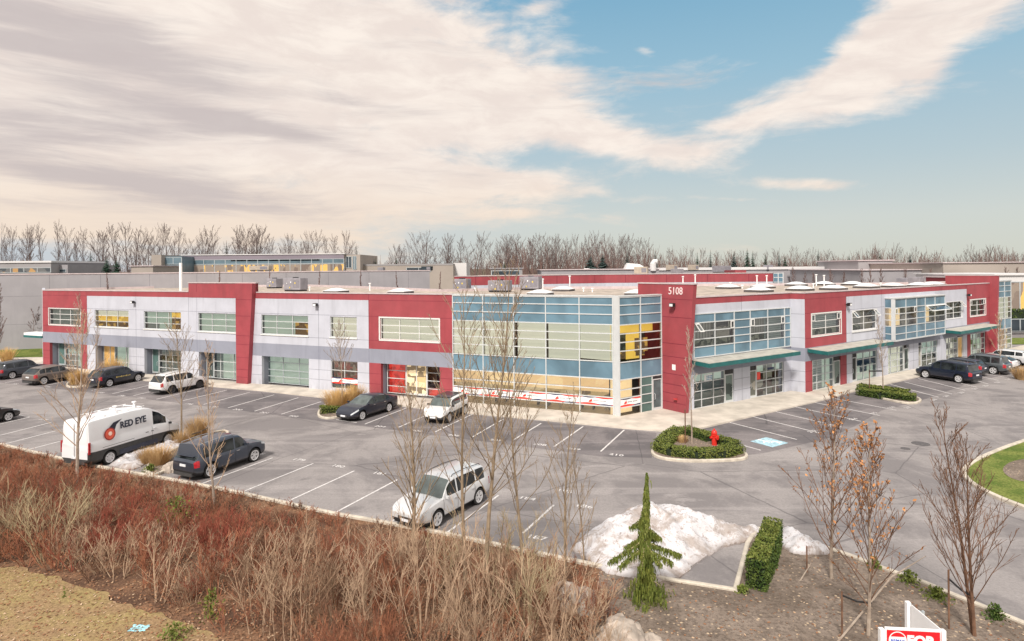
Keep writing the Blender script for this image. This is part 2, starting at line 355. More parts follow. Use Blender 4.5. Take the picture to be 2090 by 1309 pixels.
# ---------------------------------------------------------------- main building
A0=G(88,747.5); B0=G(1254,850)
FL=Fr(A0,B0); LL=FL.len
bld=empty('office_building',FL.w(LL*.5,-10,0),0,'long two storey red and pale grey office building numbered 5108 with blue glazed corner','building')
SPLIT=[]
bld_inv=bld.location.copy()
def part(mb,name,mats,parent=None,**k):
    if parent in SPLIT and name in('pane','spandrel_panel','interior') and len(mb.f)>1:
        for f in mb.f:
            q=MB(); q.face([mb.v[i] for i in f]); o=q.build(name,mats,None); attach(o,parent)
        return o
    o=mb.build(name,mats,None,**k); attach(o,parent or bld); return o
def attach(o,par):
    """parent keeping the world place"""
    o.parent=par
    if par.type=='EMPTY': o.matrix_parent_inverse=Matrix.Translation(-par.location)
    return o
def gridwall(fr,name,se,ze,col,openings,mats,o1=0.0,th=.28,parent=None,joints=()):
    """wall of colour cells with real openings; col(s,z)->material index"""
    S=sorted(set([round(a,3) for a in se]+[round(a,3) for q in openings for a in q[:2]])); S=[a for a in S if se[0]-1e-3<=a<=se[-1]+1e-3]
    Z=sorted(set([round(a,3) for a in ze]+[round(a,3) for q in openings for a in q[2:4]]))
    def hole(s,z): return any(q[0]<s<q[1] and q[2]<z<q[3] for q in openings)
    mb=MB(); ns,nz=len(S)-1,len(Z)-1
    sol=[[ (not hole((S[i]+S[i+1])/2,(Z[j]+Z[j+1])/2)) and col((S[i]+S[i+1])/2,(Z[j]+Z[j+1])/2) is not None for j in range(nz)] for i in range(ns)]
    for i in range(ns):
        for j in range(nz):
            if not sol[i][j]: continue
            a,b,c,d=S[i],S[i+1],Z[j],Z[j+1]; m=col((a+b)/2,(c+d)/2); o0=o1-th
            w=fr.w
            mb.face([w(a,o1,c),w(b,o1,c),w(b,o1,d),w(a,o1,d)],m)
            mb.face([w(b,o0,c),w(a,o0,c),w(a,o0,d),w(b,o0,d)],m)
            if i==0 or not sol[i-1][j]: mb.face([w(a,o0,c),w(a,o1,c),w(a,o1,d),w(a,o0,d)],m)
            if i==ns-1 or not sol[i+1][j]: mb.face([w(b,o1,c),w(b,o0,c),w(b,o0,d),w(b,o1,d)],m)
            if j==0 or not sol[i][j-1]: mb.face([w(a,o0,c),w(b,o0,c),w(b,o1,c),w(a,o1,c)],m)
            if j==nz-1 or not sol[i][j+1]: mb.face([w(a,o1,d),w(b,o1,d),w(b,o0,d),w(a,o0,d)],m)
    for (a,b,c,d,m) in joints: # thin shadow joints between panels, 4 mm proud
        fr.box(mb,a,b,o1+.001,o1+.004,c,d,m)
    return part(mb,name,mats,parent)
def window(fr,s0,s1,z0,z1,cs,rs,bgs,oo=-.10,frame=None,fw=.055,name='window',parent=None,glass=None,bgd=.30,trim=0.0,label=None):
    """cs / rs: inner mullion positions as absolute s / z, bgs: list of (s0,s1,z0,z1,material) behind the glass"""
    frame=frame or M_frame; mb=MB(); p=parent or bld
    S=[s0]+list(cs)+[s1]; Z=[z0]+list(rs)+[z1]
    for q in S:
        c=min(max(q,s0+fw/2),s1-fw/2); fr.box(mb,c-fw/2,c+fw/2,oo-.05,oo+.03,z0,z1)
    for q in Z:
        c=min(max(q,z0+fw/2),z1-fw/2)
        for a,b in zip(S[:-1],S[1:]): fr.box(mb,a+fw/2,b-fw/2,oo-.045,oo+.025,c-fw/2,c+fw/2)
    if trim:
        for (a,b,c,d) in ((s0-trim,s0-.003,z0-trim,z1+trim),(s1+.003,s1+trim,z0-trim,z1+trim),(s0-.003,s1+.003,z1+.003,z1+trim),(s0-.003,s1+.003,z0-trim,z0-.003)):
            fr.box(mb,a,b,-.02,.035,c,d)
    w=part(mb,name,frame,p)
    if label: w['label']=label
    g=MB(); g.face([fr.w(s0+.01,oo-.01,z0+.01),fr.w(s1-.01,oo-.01,z0+.01),fr.w(s1-.01,oo-.01,z1-.01),fr.w(s0+.01,oo-.01,z1-.01)])
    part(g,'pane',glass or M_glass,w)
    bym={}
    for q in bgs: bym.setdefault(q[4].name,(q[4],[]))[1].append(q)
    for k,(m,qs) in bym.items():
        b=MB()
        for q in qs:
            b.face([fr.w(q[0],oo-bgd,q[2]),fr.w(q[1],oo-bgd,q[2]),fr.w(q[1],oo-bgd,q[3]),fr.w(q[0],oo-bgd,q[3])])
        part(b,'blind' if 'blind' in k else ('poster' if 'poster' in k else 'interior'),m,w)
    # dark reveal box so nothing shines through the sides
    r=MB(); e=oo-bgd-.01
    r.face([fr.w(s0,oo-.05,z0),fr.w(s0,oo-.05,z1),fr.w(s0,e,z1),fr.w(s0,e,z0)]); r.face([fr.w(s1,oo-.05,z0),fr.w(s1,e,z0),fr.w(s1,e,z1),fr.w(s1,oo-.05,z1)])
    r.face([fr.w(s0,oo-.05,z0),fr.w(s0,e,z0),fr.w(s1,e,z0),fr.w(s1,oo-.05,z0)]); r.face([fr.w(s0,oo-.05,z1),fr.w(s1,oo-.05,z1),fr.w(s1,e,z1),fr.w(s0,e,z1)])
    part(r,'reveal',M_band,w)
    return w
def door(fr,s0,s1,z1,oo,panel,frame=None,kick=0,handle='R',double=False,z0=.1,label=None):
    frame=frame or M_alu; mb=MB(); t=.07
    lv=[(s0,s1)] if not double else [(s0,(s0+s1)/2),((s0+s1)/2,s1)]
    fr.box(mb,s0,s1,oo-.05,oo+.04,z1-t,z1); fr.box(mb,s0,s0+t,oo-.05,oo+.04,z0,z1-t); fr.box(mb,s1-t,s1,oo-.05,oo+.04,z0,z1-t)
    if double: fr.box(mb,lv[0][1]-.04,lv[0][1]+.04,oo-.04,oo+.035,z0,z1-t)
    fr.box(mb,s0+t,s1-t,oo-.045,oo+.03,z0,z0+.16)
    d=part(mb,'door',frame)
    if label: d['label']=label
    for i,(a,b) in enumerate(lv):
        g=MB(); g.face([fr.w(a+t*.6,oo-.01,z0+.15),fr.w(b-t*.6,oo-.01,z0+.15),fr.w(b-t*.6,oo-.01,z1-t),fr.w(a+t*.6,oo-.01,z1-t)]); part(g,'pane',panel,d)
        h=MB(); hs=(b-.18) if (handle=='R')!=(double and i==1) else (a+.18)
        h.tube([fr.w(hs,oo+.02,.85),fr.w(hs,oo+.10,.9),fr.w(hs,oo+.10,1.25),fr.w(hs,oo+.02,1.3)],.02,6); part(h,'handle',M_alu,d)
    return d
sl=FL.s
ZT,ZR,ZB1,ZB0=8.42,7.90,3.85,2.68
seams=[sl(x) for x in (178,278,385.5)]; s402=sl(402.3); sP0=sl(489.5); sP1=sl(523); s650=sl(650.5); s753=sl(753); s923=sl(923.5)
def colL(s,z):
    red=(s<seams[0]) or (s>s753)
    if z>ZR: return 0
    if red: return 0 if (z>ZB1 or z<ZB0) else 2
    if z>ZB1: return 1
    return 2 if z>ZB0 else 1
opL=[]; gro=[(101.5,165),(194.6,262.6),(294.5,369),(405.5,490),(534,630),(777,896.8)]
for a,b in gro: opL.append((sl(a),sl(b),-.01,ZB0))
upw=[(100.6,165),(193.8,262.6),(294,369.5),(404.7,489.3),(533.3,629.2),(674,728.4),(776.3,896)]
UZ0,UZ1=4.68,6.44
for a,b in upw: opL.append((sl(a),sl(b),UZ0,UZ1))
opL.append((sl(675),sl(729.4),.28,ZB0))
js=[]
def vj(s,z0,z1,m): js.append((s-.018,s+.018,z0,z1,m))
for s_ in seams+[s650,s753]:
    vj(s_,ZR,ZT,4); vj(s_,ZB1,ZR,5 if s_ not in (seams[0],s753) else 4); vj(s_,ZB0,ZB1,6); vj(s_,0,ZB0,5)
vj(s402,ZB1,ZR,5); vj(s402,ZB0,ZB1,6)
def hj(a,b,z,m): js.append((a,b,z-.015,z+.015,m))
S0e=[0]+seams
for z in (UZ1+.12,UZ0-.12):
    segs=[(0,seams[0],4),(seams[0]+.02,sP0,5),(sl(515),s753-.02,5),(s753+.02,s923,4)]
    for a,b,m in segs: hj(a,b,z,m)
hj(0,seams[0],ZR,4); hj(s753,s923,ZR,4)
for z in (1.8,.95):
    for a,b,m in ((0,sl(101.5),4),(sl(165),seams[0],4),(seams[0]+.02,sl(194.6),5),(sl(262.6),sl(294.5),5),(sl(369),sl(405.5),5),(sl(512),sl(534),5),(sl(630),sl(675),5),(sl(729.4),s753-.02,5),(s753+.02,sl(777),4),(sl(896.8),s923,4)): hj(a,b,z,m)
gridwall(FL,'wall',[0]+seams+[s402,sP0,sP1,s650,s753,s923],[0,ZB0,ZB1,ZR,ZT],colL,opL,[M_red,M_white,M_band,M_cap,M_redj,M_whitej,M_bandj],joints=js)
# raised parapet with leaning red fin
mb=MB(); a,b=sl(386),sP1
FL.box(mb,a,b,-.30,.02,ZT+.002,9.28,0); FL.box(mb,a,sP0,.004,.02,ZR,ZT,0)
for s_ in (s402,sP0): FL.box(mb,s_-.018,s_+.018,.02,.026,ZT+.02,9.2,1)
part(mb,'raised_parapet',[M_red,M_redj])
mb=MB()
def fin(fr,b0,b1,t0,t1,z1,o0,o1,m=0,z0=0.0):
    mb.hexa([fr.w(b0,o1,z0),fr.w(b1,o1,z0),fr.w(b1,o0,z0),fr.w(b0,o0,z0),fr.w(t0,o1,z1),fr.w(t1,o1,z1),fr.w(t1,o0,z1),fr.w(t0,o0,z1)],m)
pb=sl(512.6,785); fin(FL,sP0,pb,sP0,sP1,ZT,0.005,.45)
for z in (7.8,6.3,4.5,3.7,2.5,1.4,.7):
    e=pb+(sP1-pb)*z/ZT; FL.box(mb,sP0+.01,e-.01,.45,.455,z-.018,z+.018,1)
part(mb,'fin_wall',[M_red,M_redj])
mb=MB(); FL.box(mb,sP0,sP1,-.28,.45,ZT+.001,9.279); part(mb,'fin_top',M_red)
# flashing along the parapet
mb=MB()
for a,b,z in ((-.05,sl(386)-.01,ZT),(sl(386)-.04,sP1+.06,9.28),(sP1+.07,s923,ZT)):
    FL.box(mb,a,b,-.34,.05 if z<9 else .07,z+.001,z+.09)
part(mb,'parapet_flashing',M_cap)
# upper windows on the left side
def thirds(a,b,n): return [a+(b-a)*i/n for i in range(1,n)]
ZZ=[UZ0+(UZ1-UZ0)/3,UZ0+(UZ1-UZ0)*2/3]
def upbox(i,nc,f,trim=.0,label=None):
    a,b=sl(upw[i][0]),sl(upw[i][1]); cs=thirds(a,b,nc); S=[a]+cs+[b]; Z=[UZ0]+ZZ+[UZ1]
    bg=[(S[c],S[c+1],Z[r],Z[r+1],f(c,r)) for c in range(nc) for r in range(3)]
    return window(FL,a,b,UZ0,UZ1,cs,ZZ,bg,trim=trim,frame=M_framew if trim else M_frame,label=label)
upbox(0,3,lambda c,r:M_slat,.09)
upbox(1,3,lambda c,r:(M_bl,M_warm,M_warmlow)[2-r],label='window with a yellow lit office behind')
upbox(2,3,lambda c,r:(M_warmlow if r<2 else M_warm) if c==2 else (M_blg if not(c==0 and r==0) else M_slat),label='window with pale blinds and one lit bay')
upbox(3,3,lambda c,r:M_blg)
upbox(4,3,lambda c,r:(M_warmlow if r<2 else M_blg) if c==2 else M_blg)
upbox(5,2,lambda c,r:M_bl)
upbox(6,3,lambda c,r:M_bl,.12)
for i in (1,2,3,4,5):
    a,b=sl(upw[i][0]),sl(upw[i][1]); mb=MB(); FL.box(mb,a-.05,b+.05,-.02,.07,UZ0-.10,UZ0-.003); part(mb,'window_sill',M_framew)
# recessed ground floor bays
RD=.80
def recess(fr,a,b,z1,d):
    mb=MB(); e=-d-.12
    mb.quads([fr.w(a,-.28,0),fr.w(a,e,0),fr.w(a,e,z1),fr.w(a,-.28,z1)],[(0,1,2,3)],0)
    mb.quads([fr.w(b,-.28,0),fr.w(b,e,0),fr.w(b,e,z1),fr.w(b,-.28,z1)],[(0,1,2,3)],0)
    mb.quads([fr.w(a,-.28,z1),fr.w(a,e,z1),fr.w(b,e,z1),fr.w(b,-.28,z1)],[(0,1,2,3)],0)
    part(mb,'entrance_recess',M_band)
def sb(px,depth): # s of a photo column on the recessed plane
    f=Fr(FL.w(0,-depth,0),FL.w(10,-depth,0)); return f.s(px)
for a,b in gro: recess(FL,sl(a),sl(b),ZB0,RD)
GZ=[.72,1.37,2.02]
def storefront(px0,px1,cs,bg,rs=GZ,oo=-RD,z1=ZB0,fr=FL,fn=None,frame=None,glass=None,z0=.12,label=None):
    fn=fn or (lambda p:sb(p,RD)); a,b=fn(px0),fn(px1); c=[fn(q) for q in cs]; S=[a]+c+[b]; Z=[z0]+list(rs)+[z1-.02]
    bgs=[(S[i],S[i+1],Z[j],Z[j+1],bg(i,j)) for i in range(len(S)-1) for j in range(len(Z)-1)]
    return window(fr,a,b,z0,z1-.02,c,rs,bgs,oo=oo,frame=frame or M_frame,name='storefront_window',glass=glass,label=label)
f2=lambda p:sb(p,RD)
door(FL,f2(120),f2(133),ZB0-.03,-RD,M_green); storefront(133.3,166,[142,154],lambda i,j:M_blg if j==2 or i==2 else M_slat)
d_=door(FL,f2(212),f2(226),ZB0-.03,-RD,M_wood,label='wood veneer door'); mb=MB(); FL.box(mb,f2(226.3),f2(234),-RD-.05,-RD+.02,.12,ZB0-.02); part(mb,'side_panel',M_wood)
storefront(234.3,263.5,[258.5],lambda i,j:M_dim if i else M_blg,[.95])
door(FL,f2(311),f2(324.6),ZB0-.03,-RD,M_green); storefront(325,370,[339,352.5],lambda i,j:M_slat if j!=2 else M_roomg)
door(FL,f2(421.6),f2(436.3),ZB0-.03,-RD,M_dim); storefront(436.6,492,[450.4,478],lambda i,j:M_slat if i!=1 else M_blg,[.85,1.75])
storefront(546.3,631,[578,610.7],lambda i,j:M_blg,[.75,1.35,2.05],frame=M_alu)
storefront(790,828.5,[],lambda i,j:M_redpost,label='storefront window covered by a bright red poster')
door(FL,f2(829),f2(871),ZB0-.03,-RD,M_amberlow,frame=M_framew,double=True,label='double entrance door with a warm lit lobby behind')
storefront(871.3,899,[],lambda i,j:M_blkpost if j>0 else M_redpost,label='storefront window with black and red poster')
a,b=sl(675),sl(729.4)
window(FL,a,b,.28,ZB0-.01,[(a+b)/2],[1.1,1.85],[(a,b,.28,1.0,M_dim),(a,b,1.0,ZB0,M_shop)],label='shop window with display and red and white banner')
# banner strip fixed on glazing
def banner(fr,s0,s1,z0,z1,oo,parent=None,n=6):
    mb=MB(); N=14*max(1,int((s1-s0)/3))
    def q(a,b,f0,f1,g0,g1,m,o): mb.face([fr.w(a,o,f0),fr.w(b,o,g0),fr.w(b,o,g1),fr.w(a,o,f1)],m)
    for i in range(N):
        a=s0+(s1-s0)*i/N; b=s0+(s1-s0)*(i+1)/N; h=z1-z0
        wv=lambda s:.07*math.sin((s-s0)*2*PI/2.4)
        q(a,b,z0,z1,z0,z1,0,oo)
        q(a,b,z1-.10+wv(a)*.7,z1,z1-.10+wv(b)*.7,z1,1,oo+.003)
        q(a,b,z0,z0+.10+wv(a)*.7,z0,z0+.10+wv(b)*.7,1,oo+.003)
        t0=max(0,.05+wv(a)); t1=max(0,.05+wv(b))
        q(a,b,z1-t0,z1,z1-t1,z1,2,oo+.006)
        t0=max(0,.03-wv(a)); t1=max(0,.03-wv(b))
        q(a,b,z0,z0+t0,z0,z0+t1,2,oo+.006)
    k=max(1,int(round((s1-s0)/2.55)))
    for i in range(k):
        c=s0+(s1-s0)*(i+.5)/k; zc=(z0+z1)/2
        for (dx,dz,r) in ((-.52,-.02,.10),(-.42,.03,.12)):
            mb.face([fr.w(c+dx-r,oo+.004,zc+dz-r),fr.w(c+dx+r,oo+.004,zc+dz-r),fr.w(c+dx+r*.3,oo+.004,zc+dz+r)],1)
        for j in range(11):
            if j==5: continue
            x=c-.25+j*.085; mb.face([fr.w(x,oo+.004,zc-.04),fr.w(x+.055,oo+.004,zc-.04),fr.w(x+.055,oo+.004,zc+.04),fr.w(x,oo+.004,zc+.04)],3)
    o=part(mb,'banner',[M_wht,M_rv,M_bv,M_grey],parent); o['label']='white window banner with wavy red and navy edges'; return o
banner(FL,sl(675)+.05,sl(729.4)-.05,.72,1.25,-.05)
# ---------------------------------------------------------------- glazed corner
HZ=[0.03,.67,1.31,1.90,2.61,3.83,4.61,5.22,5.81,6.44,7.15,7.82,8.37]
def curtain(fr,S,oo,first=0,dskip=None):
    mb=MB(); fw=.07
    for q in S:
        c=min(max(q,S[0]+fw/2),S[-1]-fw/2); fr.box(mb,c-fw/2,c+fw/2,oo-.1,oo+.06,0.0,HZ[-1]+.05)
    for a,b in zip(S[:-1],S[1:]):
        for z in HZ:
            if dskip and a>=dskip-.01 and z<2.7: continue
            fr.box(mb,a+fw/2,b-fw/2,oo-.09,oo+.05,z-fw/2,z+fw/2)
    fr.box(mb,S[0],S[-1],oo-.35,oo+.08,HZ[-1]+.051,HZ[-1]+.12)
    c=part(mb,'curtain_wall',M_frame)
    sp=MB()
    for a,b in zip(S[:-1],S[1:]):
        for z0,z1 in ((HZ[9],HZ[10]),(HZ[10],HZ[11]),(HZ[11],HZ[12]),(HZ[4],HZ[5])):
            sp.face([fr.w(a,oo,z0),fr.w(b,oo,z0),fr.w(b,oo,z1),fr.w(a,oo,z1)])
    SPLIT.append(c); part(sp,'spandrel_panel',M_blue,c)
    return c
vs=[s923+.02]+[sl(x) for x in (986.2,1049,1114.3,1182.8)]+[LL-.02]
cw=curtain(FL,vs,0)
for i,(a,b) in enumerate(zip(vs[:-1],vs[1:])):
    g=MB()
    for z0,z1 in ((HZ[5],HZ[9]),(HZ[0],HZ[4])): g.face([FL.w(a,0,z0),FL.w(b,0,z0),FL.w(b,0,z1),FL.w(a,0,z1)])
    part(g,'pane',M_glass,cw)
    g=MB(); gap={2:.22,3:.12,1:.05}.get(i,.0)
    g.face([FL.w(a+gap,-.22,HZ[5]+(.12 if i==4 else .02)),FL.w(b,-.22,HZ[5]+.02),FL.w(b,-.22,HZ[9]),FL.w(a+gap,-.22,HZ[9])]); part(g,'blind',M_bl,cw)
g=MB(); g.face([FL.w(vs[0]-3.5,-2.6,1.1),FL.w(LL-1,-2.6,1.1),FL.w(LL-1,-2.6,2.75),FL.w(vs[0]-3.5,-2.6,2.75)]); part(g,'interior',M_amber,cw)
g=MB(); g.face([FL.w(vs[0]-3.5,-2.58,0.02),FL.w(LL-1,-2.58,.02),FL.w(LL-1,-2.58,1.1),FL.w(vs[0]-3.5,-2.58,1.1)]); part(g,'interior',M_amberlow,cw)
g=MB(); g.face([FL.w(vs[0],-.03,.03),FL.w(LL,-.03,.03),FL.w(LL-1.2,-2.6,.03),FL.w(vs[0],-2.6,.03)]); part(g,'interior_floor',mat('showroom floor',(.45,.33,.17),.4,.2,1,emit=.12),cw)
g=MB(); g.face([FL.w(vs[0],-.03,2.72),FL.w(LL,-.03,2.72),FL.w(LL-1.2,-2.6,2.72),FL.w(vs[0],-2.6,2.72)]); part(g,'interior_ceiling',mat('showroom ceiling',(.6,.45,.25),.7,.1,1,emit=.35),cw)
for k in range(7): # desks inside
    s_=vs[0]+1.2+k*1.75; g=MB(); FL.box(g,s_,s_+1.1,-1.9,-1.2,.70,.75); FL.box(g,s_+.1,s_+.14,-1.85,-1.25,.04,.70); FL.box(g,s_+.95,s_+1.0,-1.85,-1.25,.04,.70); FL.box(g,s_+.3,s_+.75,-1.05,-.98,.5,1.0); part(g,'interior_desk',M_dark if k%2 else M_wht,cw)
for a,b in zip(vs[:-1],vs[1:]): banner(FL,a+.06,b-.06,.70,1.30,.015,cw)
I0=G(1264,853); I1=I0+Vector((math.sin(R(57.4)),math.cos(R(57.4)),0))*4.4
FI=Fr(I0,I1); s1307=FI.s(1307); sIe=FI.s(1350.3)
cw2=curtain(FI,[0,s1307,sIe],0,dskip=s1307)
g=MB(); g.face([FI.w(0,0,HZ[5]),FI.w(sIe,0,HZ[5]),FI.w(sIe,0,HZ[9]),FI.w(0,0,HZ[9])]); g.face([FI.w(0,0,HZ[0]),FI.w(s1307,0,HZ[0]),FI.w(s1307,0,HZ[4]),FI.w(0,0,HZ[4])]); part(g,'pane',M_glassc,cw2)
g=MB(); g.face([FI.w(-.2,-1.6,HZ[5]),FI.w(sIe,-1.6,HZ[5]),FI.w(sIe,-1.6,HZ[9]),FI.w(-.2,-1.6,HZ[9])]); part(g,'interior',M_dim,cw2)
for (a,b,z0,z1,m) in ((0,sIe,5.75,6.44,M_yell),(0,.15,3.83,5.75,M_yell),(s1307-.62,s1307+.12,3.83,5.75,M_yell),(0,1.5,3.9,4.5,M_warmlow),(s1307+.12,s1307+.75,3.83,5.75,M_yell),(.3,1.55,4.5,5.1,M_roomg),(2.3,3.6,4.3,5.3,M_warmlow),(2.4,3.3,4.0,4.5,M_warmlow)):
    g=MB(); g.face([FI.w(a,-.9+(z0+a)*.01,z0),FI.w(b,-.9+(z0+a)*.01,z0),FI.w(b,-.9+(z0+a)*.01,z1),FI.w(a,-.9+(z0+a)*.01,z1)]); part(g,'interior',m,cw2)
g=MB(); g.face([FI.w(0,-.9,.03),FI.w(s1307,-.9,.03),FI.w(s1307,-.9,2.61),FI.w(0,-.9,2.61)]); part(g,'interior',M_amber,cw2)
banner(FI,.06,s1307-.06,.70,1.30,.015,cw2)
ds=FI.s(1330); g=MB()
for z in (.72,1.35,1.98): FI.box(g,s1307+.035,ds-.03,-.06,.03,z-.03,z+.03)
FI.box(g,ds-.035,ds+.035,-.08,.04,0,2.58); FI.box(g,s1307+.035,sIe-.04,-.08,.04,2.56,2.63); part(g,'storefront_window',M_frame)
g=MB(); g.face([FI.w(s1307,-.01,.03),FI.w(ds,-.01,.03),FI.w(ds,-.01,2.58),FI.w(s1307,-.01,2.58)]); part(g,'pane',M_green)
g=MB(); FI.box(g,ds+.04,sIe-.04,-.05,.02,2.34,2.55); part(g,'transom',M_dark)
door(FI,ds+.04,sIe-.04,2.34,0,M_door,frame=M_frame,handle='L')
mb=MB(); J=FL.w(LL,0,0); # corner column between the two glass faces
q=[FL.w(LL-.01,.06,0),FI.w(.01,.06,0),FI.w(.01,-.2,0),FL.w(LL-.01,-.2,0)]
mb.prism([(p.x,p.y) for p in q],0,HZ[-1]+.13); part(mb,'corner_column',M_frame)
# ---------------------------------------------------------------- 5108 fin wall
d5=Vector((math.sin(R(143)),math.cos(R(143)),0)); p5=G(1351.0,836.5); F5=Fr(p5,p5+d5)
e5=F5.s(1398.5,845); t5=F5.s(1415.7,583)
mb=MB(); fin(F5,-2.2,e5,-2.2,t5,9.22,-.38,0)
for z in (8.15,6.85,4.95,4.0,2.75,2.0,1.35,.7):
    e=e5+(t5-e5)*z/9.22; F5.box(mb,.02,e-.01,.001,.006,z-.02,z+.02,1)
part(mb,'fin_wall',[M_red,M_redj])
mb=MB(); F5.box(mb,-2.25,t5+.05,-.42,.04,9.221,9.31); part(mb,'fin_flashing',M_cap)
M_num=mat('pale number lettering',(.80,.66,.66),.5,.03)
tx=textobj('street_number','5108',.74,F5.M(F5.s(1379,601),.012,8.72),M_num,None,.02,bold=.004,sx=.86); attach(tx,bld)
def lamp(fr,s,z,out=.0,light=False):
    mb=MB(); fr.box(mb,s-.06,s+.06,out,out+.14,z-.05,z+.05); fr.box(mb,s-.17,s+.17,out+.14,out+.42,z-.13,z+.13); 
    o=part(mb,'flood_lamp',M_black); g=MB(); fr.box(g,s-.14,s+.14,out+.421,out+.43,z-.10,z+.08); part(g,'lens',M_wht,o); return o
lamp(F5,F5.s(1377,630),7.75); lamp(FL,sl(276),7.35); lamp(FL,sl(648.5),7.45)
mb=MB(); F5.box(mb,F5.s(1372,752),F5.s(1372,752)+.3,.001,.02,3.05,3.45); part(mb,'notice_plate',M_wht)
mb=MB(); c5=F5.s(1381,815); F5.box(mb,c5-.06,c5+.06,0,.12,.95,1.05); mb.tube([F5.w(c5-.14,.16,1.0),F5.w(c5+.14,.16,1.0)],.05,8); part(mb,'pipe_connection',mat('red metal',(.5,.05,.05),.4))
# ---------------------------------------------------------------- right wing, set back first half
O1=G(1416,839); E1=G(1615,800); O2=G(1644,804); E2=G(1856,757.5)
FR1=Fr(O1,E1); FR2=Fr(O2,E2)
r1=FR1.s; r2=FR2.s
RT,RR,RB1,RB0=8.2,7.72,3.72,2.62
sr0=-1.2; sr1=r1(1614.5,800)
P1=FR1.w(sr1,0,0); FRt=Fr(P1,O2)
def colR1(s,z):
    if z>RR: return 0
    return 1 if z>RB1 else (2 if z>RB0 else 1)
c0,c1=r1(1414),r1(1612.6); CZ=[3.80,4.6,5.17,5.75,6.37,7.05]
op=[(c0,c1,CZ[0],CZ[-1]),(r1(1415.8),r1(1497.6),.05,RB0),(r1(1530.6),r1(1599.6),.05,RB0)]
jt=[]
def J(fr_l,s,z0,z1,m): fr_l.append((s-.018,s+.018,z0,z1,m))
sm=r1(1514); J(jt,sm,RR,RT,4); J(jt,sm,RR-.67,RR,5); J(jt,sm,0,RB0,5); J(jt,sm,RB0,RB1,6)
for z in (1.8,.95):
    jt+= [(r1(1497.6),r1(1530.6),z-.015,z+.015,5),(r1(1599.6),sr1,z-.015,z+.015,5),(sr0,r1(1415.8),z-.015,z+.015,5)]
MW=[M_red,M_white,M_band,M_cap,M_redj,M_whitej,M_bandj]
gridwall(FR1,'wall',[sr0,sr1],[0,RB0,RB1,RR,RT],colR1,op,MW,joints=jt)
jt=[]
for z in (6.5,4.55,1.8,.95): jt.append((.02,FRt.len-.02,z-.015,z+.015,5))
gridwall(FRt,'wall',[0.003,FRt.len-.003],[0,RB0,RB1,RR,RT],colR1,[],MW,joints=jt)
# ribbon curtain wall
S=[c0,r1(1457.7),r1(1497.3),r1(1529.9),r1(1565.7),r1(1600),c1]; mb=MB(); fw=.07
for q in S:
    c=min(max(q,c0+fw/2),c1-fw/2); FR1.box(mb,c-fw/2,c+fw/2,-.10,.10,CZ[0],CZ[-1])
for a,b in zip(S[:-1],S[1:]):
    for z in CZ:
        c=min(max(z,CZ[0]+fw/2),CZ[-1]-fw/2); FR1.box(mb,a+fw/2,b-fw/2,-.09,.09,c-fw/2,c+fw/2)
cw3=part(mb,'curtain_wall',M_frame)
sp=MB(); gl=MB(); SPLIT.append(cw3)
for i,(a,b) in enumerate(zip(S[:-1],S[1:])):
    for j in range(5):
        quad=[FR1.w(a,.04,CZ[j]),FR1.w(b,.04,CZ[j]),FR1.w(b,.04,CZ[j+1]),FR1.w(a,.04,CZ[j+1])]
        (gl if (i in (0,1,3,4) and j in (1,2,3)) else sp).face(quad)
part(sp,'spandrel_panel',M_blue,cw3); part(gl,'pane',M_glass,cw3)
for a,b,m,z0,z1 in ((c0,S[1],M_vert,5.17,6.37),(S[1],S[2],M_room,5.17,6.37),(c0,S[2],M_roomg,4.6,5.17),(S[3],S[4],M_vert,5.17,6.37),(S[4],S[5],M_slat,4.6,6.37),(S[3],S[4],M_roomg,4.6,5.17)):
    g=MB(); g.face([FR1.w(a,-.25,z0),FR1.w(b,-.25,z0),FR1.w(b,-.25,z1),FR1.w(a,-.25,z1)]); part(g,'interior' if m not in(M_vert,M_slat) else 'blind',m,cw3)
def vent(fr,s0,s1,z0,z1,oo,open_=0.0,parent=None):
    """small opening sash"""
    mb=MB(); t=.07
    def sash(a,b,c,d): 
        dz=lambda z:oo+open_*(z1-z)/(z1-z0)
        mb.hexa([fr.w(a,dz(c)+.05,c),fr.w(b,dz(c)+.05,c),fr.w(b,dz(c),c),fr.w(a,dz(c),c),fr.w(a,dz(d)+.05,d),fr.w(b,dz(d)+.05,d),fr.w(b,dz(d),d),fr.w(a,dz(d),d)])
    sash(s0,s0+t,z0,z1); sash(s1-t,s1,z0,z1); sash(s0+t,s1-t,z1-t,z1); sash(s0+t,s1-t,z0,z0+t)
    o=part(mb,'opening_sash',M_framew,parent)
    g=MB(); g.face([fr.w(s0+t,oo+open_*.98+.02,z0+t),fr.w(s1-t,oo+open_*.98+.02,z0+t),fr.w(s1-t,oo+.02,z1-t),fr.w(s0+t,oo+.02,z1-t)]); part(g,'pane',M_glassd if not open_ else M_glass,o)
vent(FR1,r1(1415.8),r1(1424.5),5.78,6.34,.10,.5); vent(FR1,r1(1489),r1(1496),5.78,6.34,.10); vent(FR1,r1(1530.6),r1(1537.5),5.78,6.34,.10); vent(FR1,r1(1592),r1(1599),5.78,6.34,.10)
